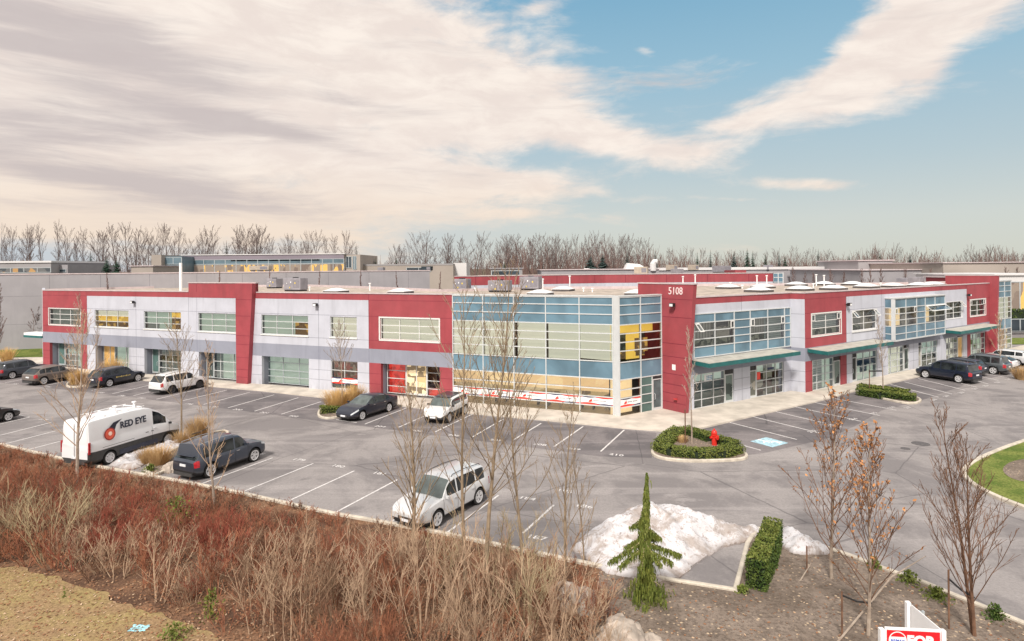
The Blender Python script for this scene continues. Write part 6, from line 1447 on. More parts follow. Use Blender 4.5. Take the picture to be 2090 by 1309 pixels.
grass(404,893,2.0,1.25,'pale yellow grass clump at the top of the near island',M_straw,600,.016); grass(372,908,1.8,.9,'flattened straw grass in the middle of the near island',M_straw,380,.014); grass(325,950,1.9,1.05,'tan dry grass clump between the snow and the boxy suv',M_straw,650,.013); grass(300,945,1.5,.8,'short straw grass clump beside the snow patch',M_straw,420,.013); grass(1392,905,1.2,.45,'low straw tuft inside the corner island hedge',M_straw,260,.02)
grass(14,738,2.2,1.6,'orange dry grass clump at the left photo edge',M_strawp,320,.03)
grass(2085,775,2.0,1.2,'reddish dry grass at the right photo edge beyond the cars',M_straw,300,.03)
# weeping conifer
p,h=nh(1322,1228,968); e=empty('weeping_conifer',p,0,'tall thin weeping conifer with drooping arms before the snow heap','tree'); tr=MB(); rr=random.Random(3)
tp=[Vector((0,0,0)),Vector((-.04,0,h*.2)),Vector((-.06,.02,h*.4)),Vector((-.10,0,h*.6)),Vector((-.03,0,h*.78)),Vector((.0,0,h*.9)),Vector((.06,0,h*.975)),Vector((.12,0,h*.95))]; tr.tube(tp,[.06,.055,.045,.035,.025,.018,.012,.008],6); tr.build('trunk',M_tw_grey,e)
lf=MB(); lf2=MB(); br=MB()
RP=[(0,.80),(.07,.88),(.12,.55),(.16,.34),(.24,.30),(.38,.26),(.48,.24),(.56,.20),(.62,.17),(.75,.12),(.9,.06),(1,.02)]
def strand(x,L,mb):
    k=3; a=rr.uniform(0,3.14); s=Vector((math.cos(a),math.sin(a),0)); c=x.copy()
    for i in range(k):
        w0=.020*(1-i/3.6)*rr.uniform(.7,1.5); c2=c+Vector((rr.uniform(-.025,.025),rr.uniform(-.025,.025),-L/k)); mb.face([c-s*w0,c+s*w0,c2+s*w0*.6,c2-s*w0*.6]); c=c2
for i in range(4200):
    f=rr.random()**1.25; a=rr.uniform(0,2*PI); lob=.75+.55*mnoise.noise(Vector((math.cos(a)*2,math.sin(a)*2,f*11)))
    rd=pl(RP,f)*max(.2,lob)*rr.random()**.5; ax,_=along(tp[:6],min(.99,f/.9)); x=Vector((ax.x+math.cos(a)*rd,ax.y+math.sin(a)*rd,f*h+.05)); strand(x,min(x.z,.34 if f<.5 else .24)*rr.uniform(.5,1.15),lf if mnoise.noise(x*1.7)>-.12 else lf2)
for (deg,L,f0,drop) in ((178,1.08,.50,.75),(2,1.15,.47,.42),(200,.9,.44,.6),(-18,.85,.42,.45),(250,.75,.46,.8),(300,.7,.48,.75),(90,.7,.48,.7),(130,.75,.52,.9),(40,.6,.56,.8),(160,.45,.66,.9),(330,.5,.60,.7)):
    a=R(deg); d=Vector((math.cos(a),math.sin(a),0)); z0=f0*h; ax,_=along(tp[:6],min(.99,f0/.9)); q=[Vector((ax.x,ax.y,z0))]
    for k in range(1,7): t=k/6; q.append(Vector((ax.x,ax.y,0))+d*L*t+Vector((0,rr.uniform(-.03,.03),z0-drop*L*(t**.8)*(1 if t<.7 else .97)+.05*math.sin(t*3))))
    br.tube(q,[.022,.02,.016,.013,.010,.008,.005],4,cap=False)
    for i in range(int(260*L)):
        t=rr.random()**.8; pp,_=along(q,t); strand(pp+Vector((rr.uniform(-.06,.06),rr.uniform(-.06,.06),.02)),rr.uniform(.10,.34)*(1-.35*t),lf if rr.random()<.75 else lf2)
for i in range(26):
    a=rr.uniform(0,2*PI); f=rr.uniform(.12,.5); q=curve(Vector((0,0,f*h+.15)),Vector((math.cos(a),math.sin(a),.0)),pl(RP,f)*.9,-.5,4,.08,rr); br.tube(q,[.018,.014,.010,.008,.005],4,cap=False)
strand(tp[-1],.25,lf); strand(tp[-2],.3,lf)
lf.build('foliage',M_lf_yel,e); lf2.build('foliage',M_lf_light,e); br.build('branches',M_tw_old,e)
# ---------------------------------------------------------------- snow, rocks, hydrant, litter, sign
def snowmat():
    m,nt,b=mat0('dirty snow'); tc=nt.new('ShaderNodeNewGeometry').outputs['Position']; n=nt.noise(tc,.9,7,.7,.8); n2=nt.noise(tc,5,7,.78); c=nt.mix(nt.smooth(n,.47,.60),(.66,.65,.68),(.42,.37,.35)); c=nt.mix(nt.math('MULTIPLY',nt.smooth(n2,.53,.62),.85),c,(.30,.23,.20))
    sp=nt.new('ShaderNodeSeparateXYZ'); nt.l.new(tc,sp.inputs[0]); c=nt.mix(nt.math('MULTIPLY',nt.smooth(sp.outputs[2],.22,.02),.6),c,(.28,.22,.19))
    nt.put(b.inputs['Base Color'],c); b.inputs['Roughness'].default_value=.7; b.inputs['Subsurface Weight'].default_value=0
    bn=nt.new('ShaderNodeBump'); bn.inputs['Strength'].default_value=.8; bn.inputs['Distance'].default_value=.08; nt.l.new(n2,bn.inputs['Height']); nt.l.new(bn.outputs[0],b.inputs['Normal']); return m
M_snow=snowmat()
def mound(name,label,poly,h,st=.12,fall=1.9,pk=None,seed=0,cat='snow'):
    P=[(q.x,q.y) for q in px(*poly)]; V={}; mb=MB(); x0=min(q[0] for q in P); x1=max(q[0] for q in P); y0=min(q[1] for q in P); y1=max(q[1] for q in P)
    def bd(x,y):
        best=9; p=Vector((x,y))
        for i in range(len(P)):
            a=Vector(P[i]); b=Vector(P[(i+1)%len(P)]); ab=b-a; t=max(0,min(1,(p-a).dot(ab)/ab.dot(ab))); best=min(best,(p-a-ab*t).length)
        return best
    nx=int((x1-x0)/st)+2; ny=int((y1-y0)/st)+2; vi={}
    for i in range(nx):
        for j in range(ny):
            x=x0+i*st; y=y0+j*st
            if pip(x,y,P):
                d=bd(x,y); k=min(1,d/fall); f=(1-(1-k)**1.7); 
                if pk: f*=.35+.65*math.exp(-(((x-pk[0])/pk[2])**2+((y-pk[1])/pk[3])**2))
                z=h*f*(1+.16*mnoise.noise(Vector((x*.9,y*.9,seed))))+.15*min(1,d*3)*(mnoise.noise(Vector((x*2.3,y*2.3,seed)))+.6*mnoise.noise(Vector((x*6,y*6,seed))))+.03
                vi[(i,j)]=len(mb.v); mb.v.append((x+.04*mnoise.noise(Vector((x*4,y*4,1))),y,max(.0,z)))
    for i in range(nx-1):
        for j in range(ny-1):
            q=[(i,j),(i+1,j),(i+1,j+1),(i,j+1)]; q=[k for k in q if k in vi]
            if len(q)>=3: mb.f.append(tuple(vi[k] for k in q)); mb.m.append(0)
    # skirt to the ground
    o=mb.build(name,M_snow); bm=bmesh.new(); bm.from_mesh(o.data); ed=[e_ for e_ in bm.edges if e_.is_boundary]; ex=bmesh.ops.extrude_edge_only(bm,edges=ed)
    for v in ex['geom']:
        if isinstance(v,bmesh.types.BMVert): v.co.z=-.03
    bmesh.ops.recalc_face_normals(bm,faces=bm.faces); bm.to_mesh(o.data); bm.free(); o.data.polygons.foreach_set('use_smooth',[True]*len(o.data.polygons)); o.data.set_sharp_from_angle(angle=R(50))
    tag(o,label,cat); return o
pk=G(1318,1100); mound('snow_heap','big heap of dirty snow pushed up at the end of the stalls',[(1160,1122),(1205,1085),(1270,1062),(1350,1056),(1430,1062),(1490,1078),(1545,1076),(1565,1088),(1526,1108),(1475,1120),(1430,1148),(1388,1182),(1345,1195),(1285,1185),(1235,1176),(1218,1160)],1.22,.10,1.9,(pk.x+.3,pk.y+.5,3.6,2.6),4)
mound('snow_heap','small dirty snow patch right of the clipped hedge',[(1583,1094),(1596,1082),(1625,1092),(1665,1112),(1700,1128),(1690,1138),(1650,1138),(1618,1135),(1590,1118)],.35,.08,.5,None,9)
mound('snow_patch','snow patch beside the white van near the kerb',[(222,952),(245,928),(285,912),(340,900),(395,898),(375,915),(330,930),(300,945),(288,955),(266,962),(240,958)],.22,.08,.6,None,13)
M_rock=mat('weathered rock',(.42,.36,.31),.9,.3,2.5,bump=.6,bscale=9)
def rock(u,v,sx,sy,sz,label,seed,z=0,parent=None):
    bm=bmesh.new(); bmesh.ops.create_icosphere(bm,subdivisions=4,radius=1)
    for q in bm.verts:
        n=q.co.normalized(); d=1+.30*mnoise.noise(n*1.3+Vector((seed,0,0)))+.12*mnoise.noise(n*3.5+Vector((seed,3,0))); c=n*d; c=Vector((round(c.x*3.2)/3.2*.35+c.x*.65,round(c.y*3)/3*.3+c.y*.7,c.z)); q.co=Vector((c.x*sx,c.y*sy,max(-.3,c.z)*sz+sz*.28))
    me=bpy.data.meshes.new('boulder'); bm.to_mesh(me); bm.free(); me.materials.append(M_rock); me.polygons.foreach_set('use_smooth',[True]*len(me.polygons)); me.set_sharp_from_angle(angle=R(28)); o=bpy.data.objects.new('boulder',me); C.objects.link(o); o.location=G(u,v); return tag(o,label,'boulder')
rock(1268,1320,.62,.6,.62,'large pale boulder at the bottom edge of the photo',2); rock(1185,1240,.55,.5,.45,'grey boulder half hidden behind the tan twigs',5); rock(1150,1215,.42,.4,.30,'flat boulder beside the kerb left of the conifer',8); rock(350,962,.42,.34,.38,'pale boulder behind the boxy suv',11); rock(1330,1315,.3,.3,.2,'small boulder right of the large pale boulder',14)
# hydrant
M_hyd=mat('red hydrant paint',(.62,.03,.02),.35,.12,5)
p=G(1458,912); e=empty('fire_hydrant',p,.4,'red fire hydrant among the low hedges of the corner island','hydrant')
b=MB(); b.lathe([(.19,0),(.19,.06),(.13,.07),(.125,.55),(.16,.57),(.16,.62),(.12,.63),(.12,.66)],16); b.build('barrel',M_hyd,e,smooth=True)
b=MB(); b.lathe([(.145,.66),(.15,.70),(.13,.80),(.07,.87),(.035,.88),(.035,.94),(.0001,.94)],16); b.build('bonnet',M_hyd,e,smooth=True)
for a,rr_,l in ((0,.065,.24),(PI,.065,.24),(-PI/2,.09,.25)):
    b=MB(); M=Matrix.Translation((0,0,.50))@Matrix.Rotation(a,4,'Z')@Matrix.Rotation(PI/2,4,'Y'); b.lathe([(rr_*.8,.08),(rr_*.8,l-.07),(rr_,l-.07),(rr_,l),(.02,l),(.02,l+.03),(.0001,l+.03)],12,M); b.build('outlet_cap',M_hyd,e,smooth=True)
e.scale=(1.15,1.15,1.12)
# litter
mb=MB(); V=[];n=9
for i in range(n):
    for j in range(n):
        x=-.25+.5*i/(n-1); y=-.17+.34*j/(n-1); V.append((x+.05*mnoise.noise(Vector((i*.6,j*.6,0))),y,.06+.05*mnoise.noise(Vector((i*.9,j*.9,5)))))
mb.quads(V,[(i*n+j,(i+1)*n+j,(i+1)*n+j+1,i*n+j+1) for i in range(n-1) for j in range(n-1)]); o=mb.build('plastic_litter',mat('pale blue plastic',(.30,.58,.66),.35,.3,8)); o.location=G(284,1286); tag(o,'crumpled pale blue plastic bag lying on the dry grass','litter')
# sale sign
zt=2.9; TL=G(1806,1280,zt); TR=G(1921,1286,zt); BK=G(1853,1229,zt); M_sr=mat('bright sign red',(.80,.012,.02),.45,.05,3); M_sb=mat('sign blue',(.02,.08,.50),.45,.05)
e=empty('for_sale_sign',(TL+TR)*.5-Vector((0,0,zt)),0,'white framed red sign board with FOR and a balloon logo','sign')
def at_(o): return attach(o,e)
f=Fr(TL,TR); w=f.len; bz=zt-2.2
mb=MB(); f.box(mb,0,w,-.02,0,bz,zt); at_(mb.build('sign_board',M_wht)); mb=MB(); f.box(mb,.035,w-.025,.001,.006,bz+.04,zt-.055); at_(mb.build('red_panel',M_sr))
at_(textobj('lettering','FOR',.285,f.M(w*.635,.009,zt-.265),M_wht,None,.003,bold=.016)); at_(textobj('lettering','SALE',.30,f.M(w*.5,.009,zt-.72),M_wht,None,.003,bold=.016))
mb=MB(); cx_,cz_,rd=w*.225,zt-.265,.165; n=40
def dsk(a0,a1,o,m,rr=1.0):
    pts=[f.w(cx_+rd*rr*math.cos(a),.008+o,cz_+rd*rr*1.05*math.sin(a)) for a in [a0+(a1-a0)*k/n for k in range(n+1)]]; mb.face(pts,m)
dsk(0,2*PI*.999,0,0,1.08); dsk(R(28),R(152),.002,1,.97); dsk(R(205),R(335),.002,2,.97)
mb.face([f.w(cx_+rd*.97*math.cos(a),.0105,cz_+rd*1.02*math.sin(a)) for a in [R(28)+(R(152)-R(28))*k/n for k in range(n+1)]],1); at_(mb.build('balloon_logo',[M_wht,M_sr,M_sb])); at_(textobj('lettering','RE/MAX',.085,f.M(cx_,.012,cz_-.01),M_sb,None,.002,bold=.002,sx=.9))
f2_=Fr(BK,TR); mb=MB(); f2_.box(mb,.11,f2_.len,-.02,0,bz,zt-.002); at_(mb.build('side_board',M_wht))
for q,nm in ((BK,0),(TR,1)):
    mb=MB(); mb.box((q.x+(.03 if nm else -.0),q.y,zt/2),(.09,.09,zt+(.0 if nm else .01))); at_(mb.build('post',M_wht))
mb=MB(); mb.box((TL.x-.05,TL.y+.04,zt/2-.02),(.09,.09,zt-.06)); at_(mb.build('post',M_wht))
p=G(1899,1262,1.9); 
for i in range(3):
    pass
mb=MB(); mb.box((p.x,p.y+.4,.9),(.05,.05,1.9)); mb.box((p.x+.09,p.y+.4,.9),(.05,.05,1.9)); mb.box((p.x+.045,p.y+.4,1.80),(.14,.03,.05)); tag(mb.build('metal_marker_post',M_alu),'slim metal marker post just behind the sign board','post')
# ---------------------------------------------------------------- surroundings
M_gw=mat('grey warehouse panels',(.30,.29,.31),.85,.05,.5,streak=.2); M_gwj=mat('warehouse joint',(.20,.19,.21),.9)
gA=Vector((-69,82,0)); gd=Vector((math.sin(R(74)),math.cos(R(74)),0)); FG=Fr(gA-gd*45,gA+gd*58)
gh=10.12
e=empty('warehouse',FG.w(FG.len/2,-20,0),0,'long plain grey panel warehouse behind the left half of the main building','building')
def bp_(e,mb,name,m): return attach(mb.build(name,m),e)
mb=MB(); FG.box(mb,0,FG.len,-60,0,0,gh,0)
s=2.0
while s<FG.len:
    FG.box(mb,s-.03,s+.03,.001,.006,0,gh-.05,1); s+=6.1
for z in (3.4,7.2): FG.box(mb,0,FG.len,.001,.005,z-.02,z+.02,1)
bp_(e,mb,'wall',[M_gw,M_gwj]); mb=MB(); FG.box(mb,-.1,FG.len+.1,-.4,.08,gh+.001,gh+.14,0); bp_(e,mb,'parapet_flashing',M_cap)
M_bgl=mat('distant blue glass',(.12,.18,.22),.15,.3,.15); M_bgd=mat('distant dark glazing',(.04,.055,.07),.2,.4,.2); M_tan=mat('distant tan panels',(.34,.30,.27),.9,.1,.1); M_gry=mat('distant grey panels',(.30,.29,.30),.9,.08,.1); M_wr=mat('distant white roof',(.62,.61,.62),.7,.05,.1); M_mauve=mat('distant mauve metal roof',(.22,.19,.23),.6,.1,.1)
M_lit=interior('distant lit windows',(.16,.12,.10),(.26,.21,.17),(.72,.45,.12),.5,.9,.35,21); M_litd=interior('distant mostly dark windows',(.06,.07,.08),(.14,.14,.14),(.45,.26,.10),.35,.5,.3,25)
def bg(name,label,x0,x1,D,yt,depth=25,wall=M_gry,bands=(),cat='building',cap=None,yaw=0.0,hz=None,extra=None):
    """block whose front spans two photo columns at a given distance; bands: (f0,f1,z0,z1,material,part name)"""
    a=atdist(x0,yt,D); b=atdist(x1,yt,D+yaw); zt_=(a.z+b.z)/2; F=Fr(Vector((a.x,a.y,0)),Vector((b.x,b.y,0)))
    e=empty(name,F.w(F.len/2,-depth/2,0),0,label,cat); mb=MB(); F.box(mb,0,F.len,-depth,0,0,zt_); bp_(e,mb,'wall',wall)
    if cap: mb=MB(); F.box(mb,-.3,F.len+.3,-depth-.3,.3,zt_+.001,zt_+cap[1]); bp_(e,mb,'roof_edge',cap[0])
    for f0,f1,z0,z1,m,nm in bands:
        mb=MB(); F.box(mb,F.len*f0,F.len*f1,.01,.08,zt_-z0,zt_-z1); o=bp_(e,mb,nm,m)
        if 'window' in nm:
            k=max(2,int(F.len*(f1-f0)/3.2)); mb=MB()
            for i in range(k+1): s_=F.len*(f0+(f1-f0)*i/k); F.box(mb,s_-.08,s_+.08,.081,.14,zt_-z0,zt_-z1)
            for zz in (z0,z1): F.box(mb,F.len*f0-.08,F.len*f1+.08,.081,.15,zt_-zz-.06,zt_-zz+.06)
            attach(mb.build('frame',M_alu),o)
    return e,F,zt_
bg('glass_office','wide far office with blue glass bands and yellow lit windows at left',372,702,185,520.5,30,M_tan,[(0,1,1.35,.05,M_mauve,'roof_band'),(0,1,2.7,1.4,M_bgl,'window_band'),(.3,.85,1.9,1.45,M_wr,'canopy_band'),(0,1,5.2,2.9,M_lit,'window_band')],cap=(M_wr,.25))
bg('office_wing','taupe and glass wing at the left end of the far glass office',328,371,178,524,30,M_bgl,[(0,.12,9,0.0,M_tan,'pier'),(.2,1,2.2,.3,M_bgl,'window_band')])
bg('office_wing','taupe block left of the far glass office',309,329,176,520.5,20,M_tan)
bg('office_wing','grey taupe tower at the right end of the far glass office',703,735,186,520,24,M_tan,[(.1,.45,4,.6,M_bgd,'window_band'),(.55,.75,4.5,.5,M_bgl,'window_band')])
bg('low_office','low far building with white roof edge and lit windows at the left edge',-60,104,165,537,22,M_gry,[(0,1,2.6,1.4,M_litd,'window_band')],cap=(M_wr,.5))
bg('low_office','low pale blue grey block right of the white roofed low building',104,138,168,541,20,M_gw,[(.1,.9,2.0,1.2,M_bgd,'window_band')])
bg('tan_block','small tan plant room standing behind the warehouse roof',268,312,150,544,12,M_tan,cap=(M_cap,.2))
bg('low_block','low grey tan far building right of the conifers',742,925,190,539,20,M_tan,[(0,1,.5,.0,M_gry,'roof_band'),(.48,.75,2.4,1.2,M_bgd,'window_band')])
bg('white_shed','small white shed at the right end of the low grey tan building',925,952,195,537,16,M_wr)
bg('low_block','grey low building with black strip windows behind the red parapet',1002,1066,150,549,18,M_gry,[(.02,.92,1.9,.5,M_bgd,'window_band')],cap=(M_gw,.25))
bg('long_shed','long pale grey low roofline behind the red building',1105,1345,140,551,22,M_gw,cap=(M_cap,.15))
bg('long_shed','long pale grey wall behind the right wing roof',1345,1760,150,550.5,22,M_gw,cap=(M_wr,.6))
bg('grey_block','grey upper block with one lit window at right',1752,1822,135,532.5,18,M_gry,[(.76,.9,2.0,.7,M_lit,'window_band')],cap=(M_cap,.2))
bg('grey_hall','grey hall wall behind the right wing roof',1757,1985,118,551.5,30,M_gw,cap=(M_cap,.15))
bg('white_roof_hall','flat white roofed hall behind the grey hall at right',1825,1930,140,547,20,M_wr)
bg('tan_hall','tan panelled hall at the right edge of the view',1925,2140,112,536.5,30,M_tan,[(.31,.41,2.9,2.4,M_bgd,'window_band')],cap=(M_cap,.15))
e_,F_,z_=bg('glazed_hall','white fronted glazed building with warm lit windows at right edge',2030,2180,92,562,18,M_wr,[(0,1,5.2,1.0,M_lit,'window_band'),(0,1,6.5,5.3,M_wr,'canopy_band'),(0,1,8.4,6.6,M_bgd,'window_band')],cap=(M_wr,.2))
# sibling red building
e=empty('red_office',atdist(1240,565,92)*1.0,0,'neighbouring office with a red parapet and glass end behind the main roof','building'); e.location.z=0
zt=9.35
a=atdist(928,564,84); b=atdist(1236,564,92); c=atdist(1578,564,92); d=atdist(1598,564,92); fa=Fr(a,b); fb=Fr(b,c); fc=Fr(c,d)
for F,k in ((fa,0),(fb,1)):
    mb=MB(); F.box(mb,0,F.len-.05*k,-.3,0,8.1,zt,0); 
    s=3.0
    while s<F.len: F.box(mb,s-.04,s+.04,.001,.006,8.1,zt,1); s+=6.2
    bp_(e,mb,'wall',[M_red,M_redj]); mb=MB(); F.box(mb,0,F.len-.05*k,-.3,-.01,0,8.095,0); bp_(e,mb,'wall',M_white); mb=MB(); F.box(mb,0,F.len-.05*k,-.35,.06,zt+.001,zt+.1); bp_(e,mb,'parapet_flashing',M_cap)
mb=MB(); pts=[a,b,c,d,d+Vector((4,25,0)),a+Vector((2,28,0))]; mb.prism([(q.x,q.y+.35) for q in pts],8.9,9.2); bp_(e,mb,'roof',M_gravel)
mb=MB(); fc.box(mb,0.02,fc.len,-.3,0,0,zt+.05); bp_(e,mb,'spandrel_panel',M_blue); mb=MB()
for i in range(3): s_=fc.len*i/2; fc.box(mb,max(.03,s_-.06),s_+.06,.001,.06,4,zt+.1)
for z in (7.2,8.0,8.7,9.35): fc.box(mb,0.03,fc.len,.001,.05,z-.05,z+.05)
bp_(e,mb,'window_frame',M_frame)
bg('red_block','small red parapet block beyond the red office',1500,1523,120,552,6,M_red); bg('red_block','small red parapet block behind the right end of the main roof',1932,1955,100,567,5,M_red,cap=(M_cap,.2))
# roof plant
M_rtu=mat('rooftop unit grey',(.26,.25,.28),.6,.15,1.5); M_rtub=mat('rooftop unit tan',(.42,.36,.30),.6,.12,1.5); M_yel=mat('yellow sticker',(.75,.55,.06),.5)
def rtu(x0,x1,yt,yb,label,m=None,z0=8.02,details=True,D=None,group='rooftop ventilation units'):
    m=m or M_rtu
    if D is None: p=G((x0+x1)/2,yb,z0); D=p.y
    a=atdist(x0,yb,D); b=atdist(x1,yb,D); t=atdist(x0,yt,D); h=t.z-a.z; w=b.x-a.x; e=empty('rooftop_unit',(a.x+w/2,D+.6,a.z),R(-22) if x0<1340 else R(30),label,'ventilation unit',group); w*=.86
    q=MB(); q.box((0,0,h*.5+.08),(w,1.3,h-.16)); o=q.build('casing',m,e); bv=o.modifiers.new('b','BEVEL'); bv.width=.03
    q=MB(); q.box((0,0,.07),(w*.92,1.2,.14)); q.build('base_frame',M_black,e)
    q=MB(); q.box((w*.25,-.655,h*.55),(w*.38,.02,h*.55)); q.build('access_panel',mat('unit panel',(.22,.21,.24),.6) if 'unit panel' not in bpy.data.materials else bpy.data.materials['unit panel'],e)
    if details:
        for k,(dx,dz,mm,s_) in enumerate(((.2,.62,M_yel,.13),(-.12,.28,M_yel,.12),(-.06,.68,M_wht,.12),(-.3,.6,M_wht,.08))):
            q=MB(); q.box((w*dx,-.67,h*dz),(s_,.012,s_*1.3)); q.build('label_plate',mm,e)
        q=MB(); q.lathe([(.0001,h-.0),(.32,h-.0),(.34,h+.1),(.30,h+.1),(.0001,h+.04)],16); q.build('fan_guard',M_black,e)
    return e
rtu(925,960,570,594,'grey roof unit, left of the trio near the glazed corner'); rtu(995,1046,573,597,'grey roof unit, middle of the trio near the glazed corner'); rtu(1060,1108,565,593,'grey roof unit, right of the trio near the glazed corner')
rtu(575,625,568,595,'large grey roof unit right of the raised red parapet'); rtu(542,572,569,589,'smaller grey roof unit beside the large one'); rtu(310,335,567,586,'dark open framed roof unit left of the raised red parapet'); rtu(337,372,566,587,'grey roof unit beside the tall white flue')
rtu(1866,1888,566,582,'dark boxy roof unit on the right wing',None,8.02,False); rtu(1841,1862,568,580,'low dark roof unit left of the boxy one on the right wing',None,8.02,False)
q=MB(); p=atdist(369,566,75); q.tube([(p.x,p.y,8.0),(p.x,p.y,atdist(369,537,75).z)],.17,12); tag(q.build('flue_pipe',M_wht),'tall white flue pipe standing on the left roof','pipe')
for i,(x0,x1,yt,yb,D,m,lb) in enumerate([(1295,1326,545,561,100,M_rtub,'tan roof unit on the red office'),(1360,1385,541,553,135,M_rtub,'pale tan roof unit far behind the number fin'),(1372,1396,549,562,98,M_rtu,'grey roof unit on the red office right of the tan one'),(1405,1428,541,553,140,M_rtub,'pale roof unit farther right beyond the red office'),(1450,1500,543,557,135,M_rtu,'cluster of grey units on a far roof'),(1560,1580,541,552,150,M_rtu,'small grey unit on the long pale wall'),(1193,1204,548,554,150,M_wr,'small white far roof unit'),(770,785,546,553,180,M_rtu,'small far unit on the grey tan building'),(858,884,544,553,180,M_bgd,'dark far units on the grey tan building'),(500,560,543,553,150,M_rtub,'beige far roof housings before the glass office')]):
    rtu(x0,x1,yt,yb,lb,m,0,False,D,'distant rooftop units')
q=MB(); p=atdist(1300,552,140); q.hexa([Vector(v)+p for v in ((-2.8,0,0),(2.8,0,0),(2.8,3,0),(-2.8,3,0),(-2.0,.6,1.7),(.8,.6,1.4),(.8,2.4,1.4),(-2.0,2.4,1.7))]); tag(q.build('roof_hood',M_wr),'slanted white ventilation hood on a far roof','roof hood')
q=MB(); p=atdist(1333,553,140); q.tube([p,p+Vector((0,0,1.6)),p+Vector((.3,0,2.1)),p+Vector((.9,0,2.1))],[.7,.7,.65,.6],10); tag(q.build('roof_cowl',M_wr),'curved pale ventilation cowl on a far roof','cowl')
# right edge grounds
hedge('far_hedge','dark clipped hedge before the glazed building at the right edge',[atdist(2062,650,88)*1,atdist(2180,650,88)*1],1.4,1.3,500,M_lf_green,.16,M_lf_green)
structure(sheet('far_lawn',[Vector((atdist(x,600,D).x,D,0)) for x,D in ((2040,86),(2250,86),(2250,79),(2040,79))],.03,M_grass,None),'strip of lawn at the right edge'); structure(sheet('far_lawn',[Vector((atdist(x,600,D).x,D,0)) for x,D in ((2050,76),(2250,76),(2250,71),(2050,71))],.03,M_grass,None),'second strip of lawn at the right edge')
# ---------------------------------------------------------------- distant trees
protos=[]
for i,(n1,l1,a1,st) in enumerate([(22,.32,52,1),(20,.34,58,2),(24,.27,48,1),(18,.36,60,2),(26,.22,42,1)]):
    T,B,_=baretree(1.0,.018,n1,l1,a1,.30,7,3,.28,.0018,.12,seed=300+i,stems=st,spread=.14,trunkwob=.09,pw=.0,crown=1); protos.append((T,B))
pm=[(t.build('trunk',M_tw_far),b.build('branches',M_tw_far)) for t,b in protos]
pme=[(a.data,b.data) for a,b in pm]
for a,b in pm: bpy.data.objects.remove(a); bpy.data.objects.remove(b)
tr=random.Random(42)
def fartree(x,yt,D,k,label,wide=1.0,ht=None):
    t=atdist(x,yt,D); h=t.z; e=empty('bare_tree',(t.x,D,0),tr.uniform(0,6.28),label,'tree','distant bare trees on the skyline'); e.scale=(h*wide,h*wide,h)
    for nm,me in zip(('trunk','branches'),pme[k]): o=bpy.data.objects.new(nm,me); C.objects.link(o); o.parent=e
X=[(3,470),(28,466),(46,464),(62,461),(84,459),(117,457),(150,474),(172,468),(205,474),(215,480),(240,458),(262,466),(272,470),(300,470),(325,466),(342,469),(360,470),(400,474),(412,479),(440,478),(482,466),(495,470),(520,470),(532,468),(555,480),(580,482),(596,480),(620,478),(637,480),(668,482),(684,484),(707,478)]
X+=[(800,495),(822,496),(845,498),(862,480),(874,482),(900,482),(915,482),(935,480),(962,484),(983,482),(1008,490)]
xx=1022
while xx<1320: X.append((xx,486+ (4*math.sin(xx*.05))+ (0 if xx<1240 else -0))); xx+=tr.uniform(9,14)
while xx<1975: X.append((xx,512+6*math.sin(xx*.03)+tr.uniform(-4,6))); xx+=tr.uniform(17,26)
xx=1975
while xx<2095: X.append((xx,506+tr.uniform(-3,8))); xx+=tr.uniform(10,16)
words=['left end of the skyline','over the long warehouse','over the glass office','behind the grey tan building','over the red office','above the right wing','at the right end of the skyline']
X+=[(x+tr.uniform(4,11),y+tr.uniform(8,24)) for x,y in X if (x<735 or 780<x<1010) and tr.random()<.75]
for i,(x,y) in enumerate(X):
    D=tr.uniform(225,300); where=words[0] if x<140 else words[1] if x<370 else words[2] if x<730 else words[3] if x<940 else words[4] if x<1400 else words[5] if x<1960 else words[6]
    fartree(x,y+tr.uniform(-2,12),D,tr.randrange(5),'bare leafless tree %s'%where,tr.uniform(.42,.75))
# woodland understorey as one mass
mb=MB()
for _ in range(6500):
    x=tr.uniform(-60,2150); D=tr.uniform(230,330); dens=1 if x>1000 else .55
    if tr.random()>dens: continue
    h0=10+5*mnoise.noise(Vector((x*.012,0,0)))+(5 if 1020<x<1330 else 0); b=atdist(x,547,D); b.z=tr.uniform(0,5); hh=h0*tr.uniform(.5,1.25); d=Vector((tr.uniform(-.25,.25),0,1)); p1=b+d*hh*.5; p2=p1+(d+Vector((tr.uniform(-.2,.2),0,0)))*hh*.5; mb.tube([b,p1,p2],[.13,.09,.035],3,cap=False)
    for k in range(3): q,_d=along([b,p1,p2],tr.uniform(.3,.9)); mb.tube([q,q+Vector((tr.uniform(-1.8,1.8),0,tr.uniform(.6,2.4)))],[.06,.03],3,cap=False)
tag(mb.build('far_woodland',M_tw_farr),'hazy reddish brown mass of bare undergrowth below the skyline trees','woodland',None,'stuff')
def conifer(x,yt,D,w,label,m=M_lf_con,yb=560):
    t=atdist(x,yt,D); h=t.z; rr=random.Random(int(x*7)); mb=MB(); e=empty('conifer',(t.x,D,0),0,label,'tree','distant evergreen conifers')
    tk=MB(); tk.tube([(0,0,0),(0,0,h)],[h*.012,h*.002],5); tk.build('trunk',M_tw_brown,e)
    w*=2.3; n=int(34+h)
    for i in range(n):
        z=h*(.12+.86*i/n); R_=w*h*(1-z/h)**.85*rr.uniform(.6,1.1)+.1
        for j in range(13):
            a=rr.uniform(0,6.28); L=R_*rr.uniform(.6,1.1); c,s=math.cos(a),math.sin(a); q0=Vector((0,0,z)); q1=Vector((c*L,s*L,z-L*.35)); nn=Vector((-s,c,0))*L*.34; mb.face([q0,q1*.6+q0*.4-nn+Vector((0,0,.0)),q1,q1*.6+q0*.4+nn])
    mb.build('foliage',m,e)
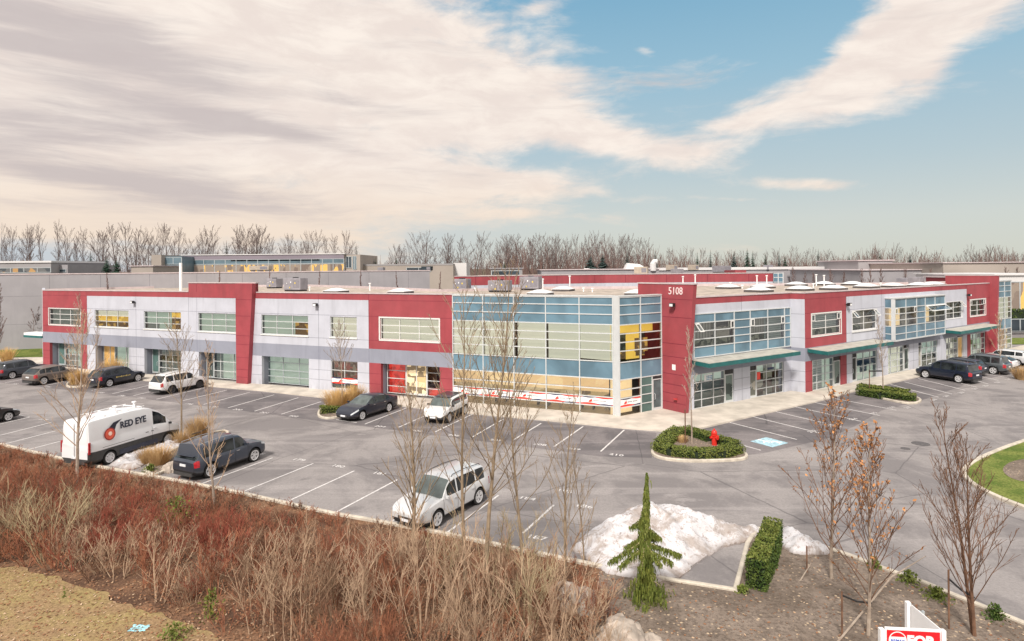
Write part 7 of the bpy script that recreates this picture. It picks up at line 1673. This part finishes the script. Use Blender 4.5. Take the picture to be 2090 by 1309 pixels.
for x,yt,D,w,lb,m in [(143,521,190,.10,'dark conifer beside the left low building',M_lf_conb),(185,513,195,.12,'broad dark conifer over the warehouse',M_lf_conb),(218,523,170,.16,'green conifer left of the tan plant room',M_lf_con),(238,527,168,.17,'second green conifer left of the tan plant room',M_lf_con),(462,491,215,.07,'thin dark spruce rising over the glass office',M_lf_conb),(727,498,210,.06,'thin spruce at the right end of the glass office',M_lf_conb),(741,521,200,.12,'green conifer just right of the glass office',M_lf_con),(756,524,205,.11,'second green conifer right of the glass office',M_lf_con),(766,523,204,.10,'third green conifer right of the glass office',M_lf_con),(809,524,210,.13,'dark conifer above the grey tan building',M_lf_con),(1030,531,160,.16,'green conifer behind the black windowed building',M_lf_con),(1205,520,200,.28,'large dark bluish evergreen above the red office',M_lf_conb),(1230,518,205,.22,'second bluish evergreen above the red office',M_lf_conb),(1280,512,210,.10,'bluish conifer above the slanted hood',M_lf_conb),(1337,511,215,.09,'conifer left of the number fin',M_lf_conb),(1423,514,215,.09,'dark conifer right of the number fin',M_lf_con),(1450,510,215,.07,'thin pale conifer above the right wing',M_lf_conb),(1498,513,205,.13,'reddish dark conifer above the right wing',M_lf_conb),(1525,506,205,.11,'tall green conifer of a pair above the right wing',M_lf_con),(1536,512,205,.10,'shorter green conifer of the pair above the right wing',M_lf_con),(1562,517,200,.11,'rounded green conifer above the right wing',M_lf_con),(1590,513,215,.07,'thin pale spruce above the right wing',M_lf_conb),(1602,521,190,.13,'dark green spruce right of the thin pale one',M_lf_con),(1670,508,220,.07,'pale grey spruce above the right wing skylights',M_lf_conb),(1733,518,200,.09,'columnar green conifer left of the grey block',M_lf_con),(1796,514,205,.11,'green conifer rising over the grey block',M_lf_con),(1857,518,210,.14,'reddish conifer over the white roofed hall',M_lf_conb)]:
    conifer(x,yt,D,w,lb,m)
# columnar trees by the warehouse
def mid(x,yt,yb,label,w=.5,s=400,m=M_tw_farr,D=None):
    p=G(x,yb) if D is None else atdist(x,yb,D); D=p.y; h=atdist(x,yt,D).z-max(0,p.z); T,B,_=baretree(h,.09,44,.30,20,.08,6,2,.5,.022,.05,seed=s); nametree('bare_tree',label,Vector((p.x,p.y,max(0,p.z))),T,B,M_tw_far,m)
mid(72,562,712,'bare grey tree against the warehouse wall left of the main building',s=401); mid(-4,580,735,'bare tree at the left photo edge before the warehouse',s=402)
for i,(x,yt) in enumerate([(218,556),(446,553),(550,552),(648,553),(733,551),(812,553),(893,554)]):
    D=(82+ (x/900)*17)-3; p=atdist(x,yt,D); 
    T,B,_=baretree(p.z,.10,36,.16,14,.25,5,2,.5,.024,.04,seed=420+i); nametree('bare_tree','slender tree top against the warehouse wall, number %s from the left'%('first second third fourth fifth sixth seventh'.split()[i]),Vector((p.x,D,0)),T,B,M_tw_farr,M_tw_farr,group='trees along the warehouse wall')
for i,x in enumerate([1622,1640,1662,1700,1722,1760,1778,1800,1850,1900,1920,2060,2078]):
    D=108+tr.uniform(-4,4); p=atdist(x,551+tr.uniform(-5,6) if x<2000 else 545,D); T,B,_=baretree(p.z,.10,30,.26,30,.3,5,2,.4,.026,.05,seed=440+i); nametree('bare_tree','leafless street tree behind the right wing roof',Vector((p.x,D,0)),T,B,M_tw_farr,M_tw_farr,group='street trees behind the right wing')
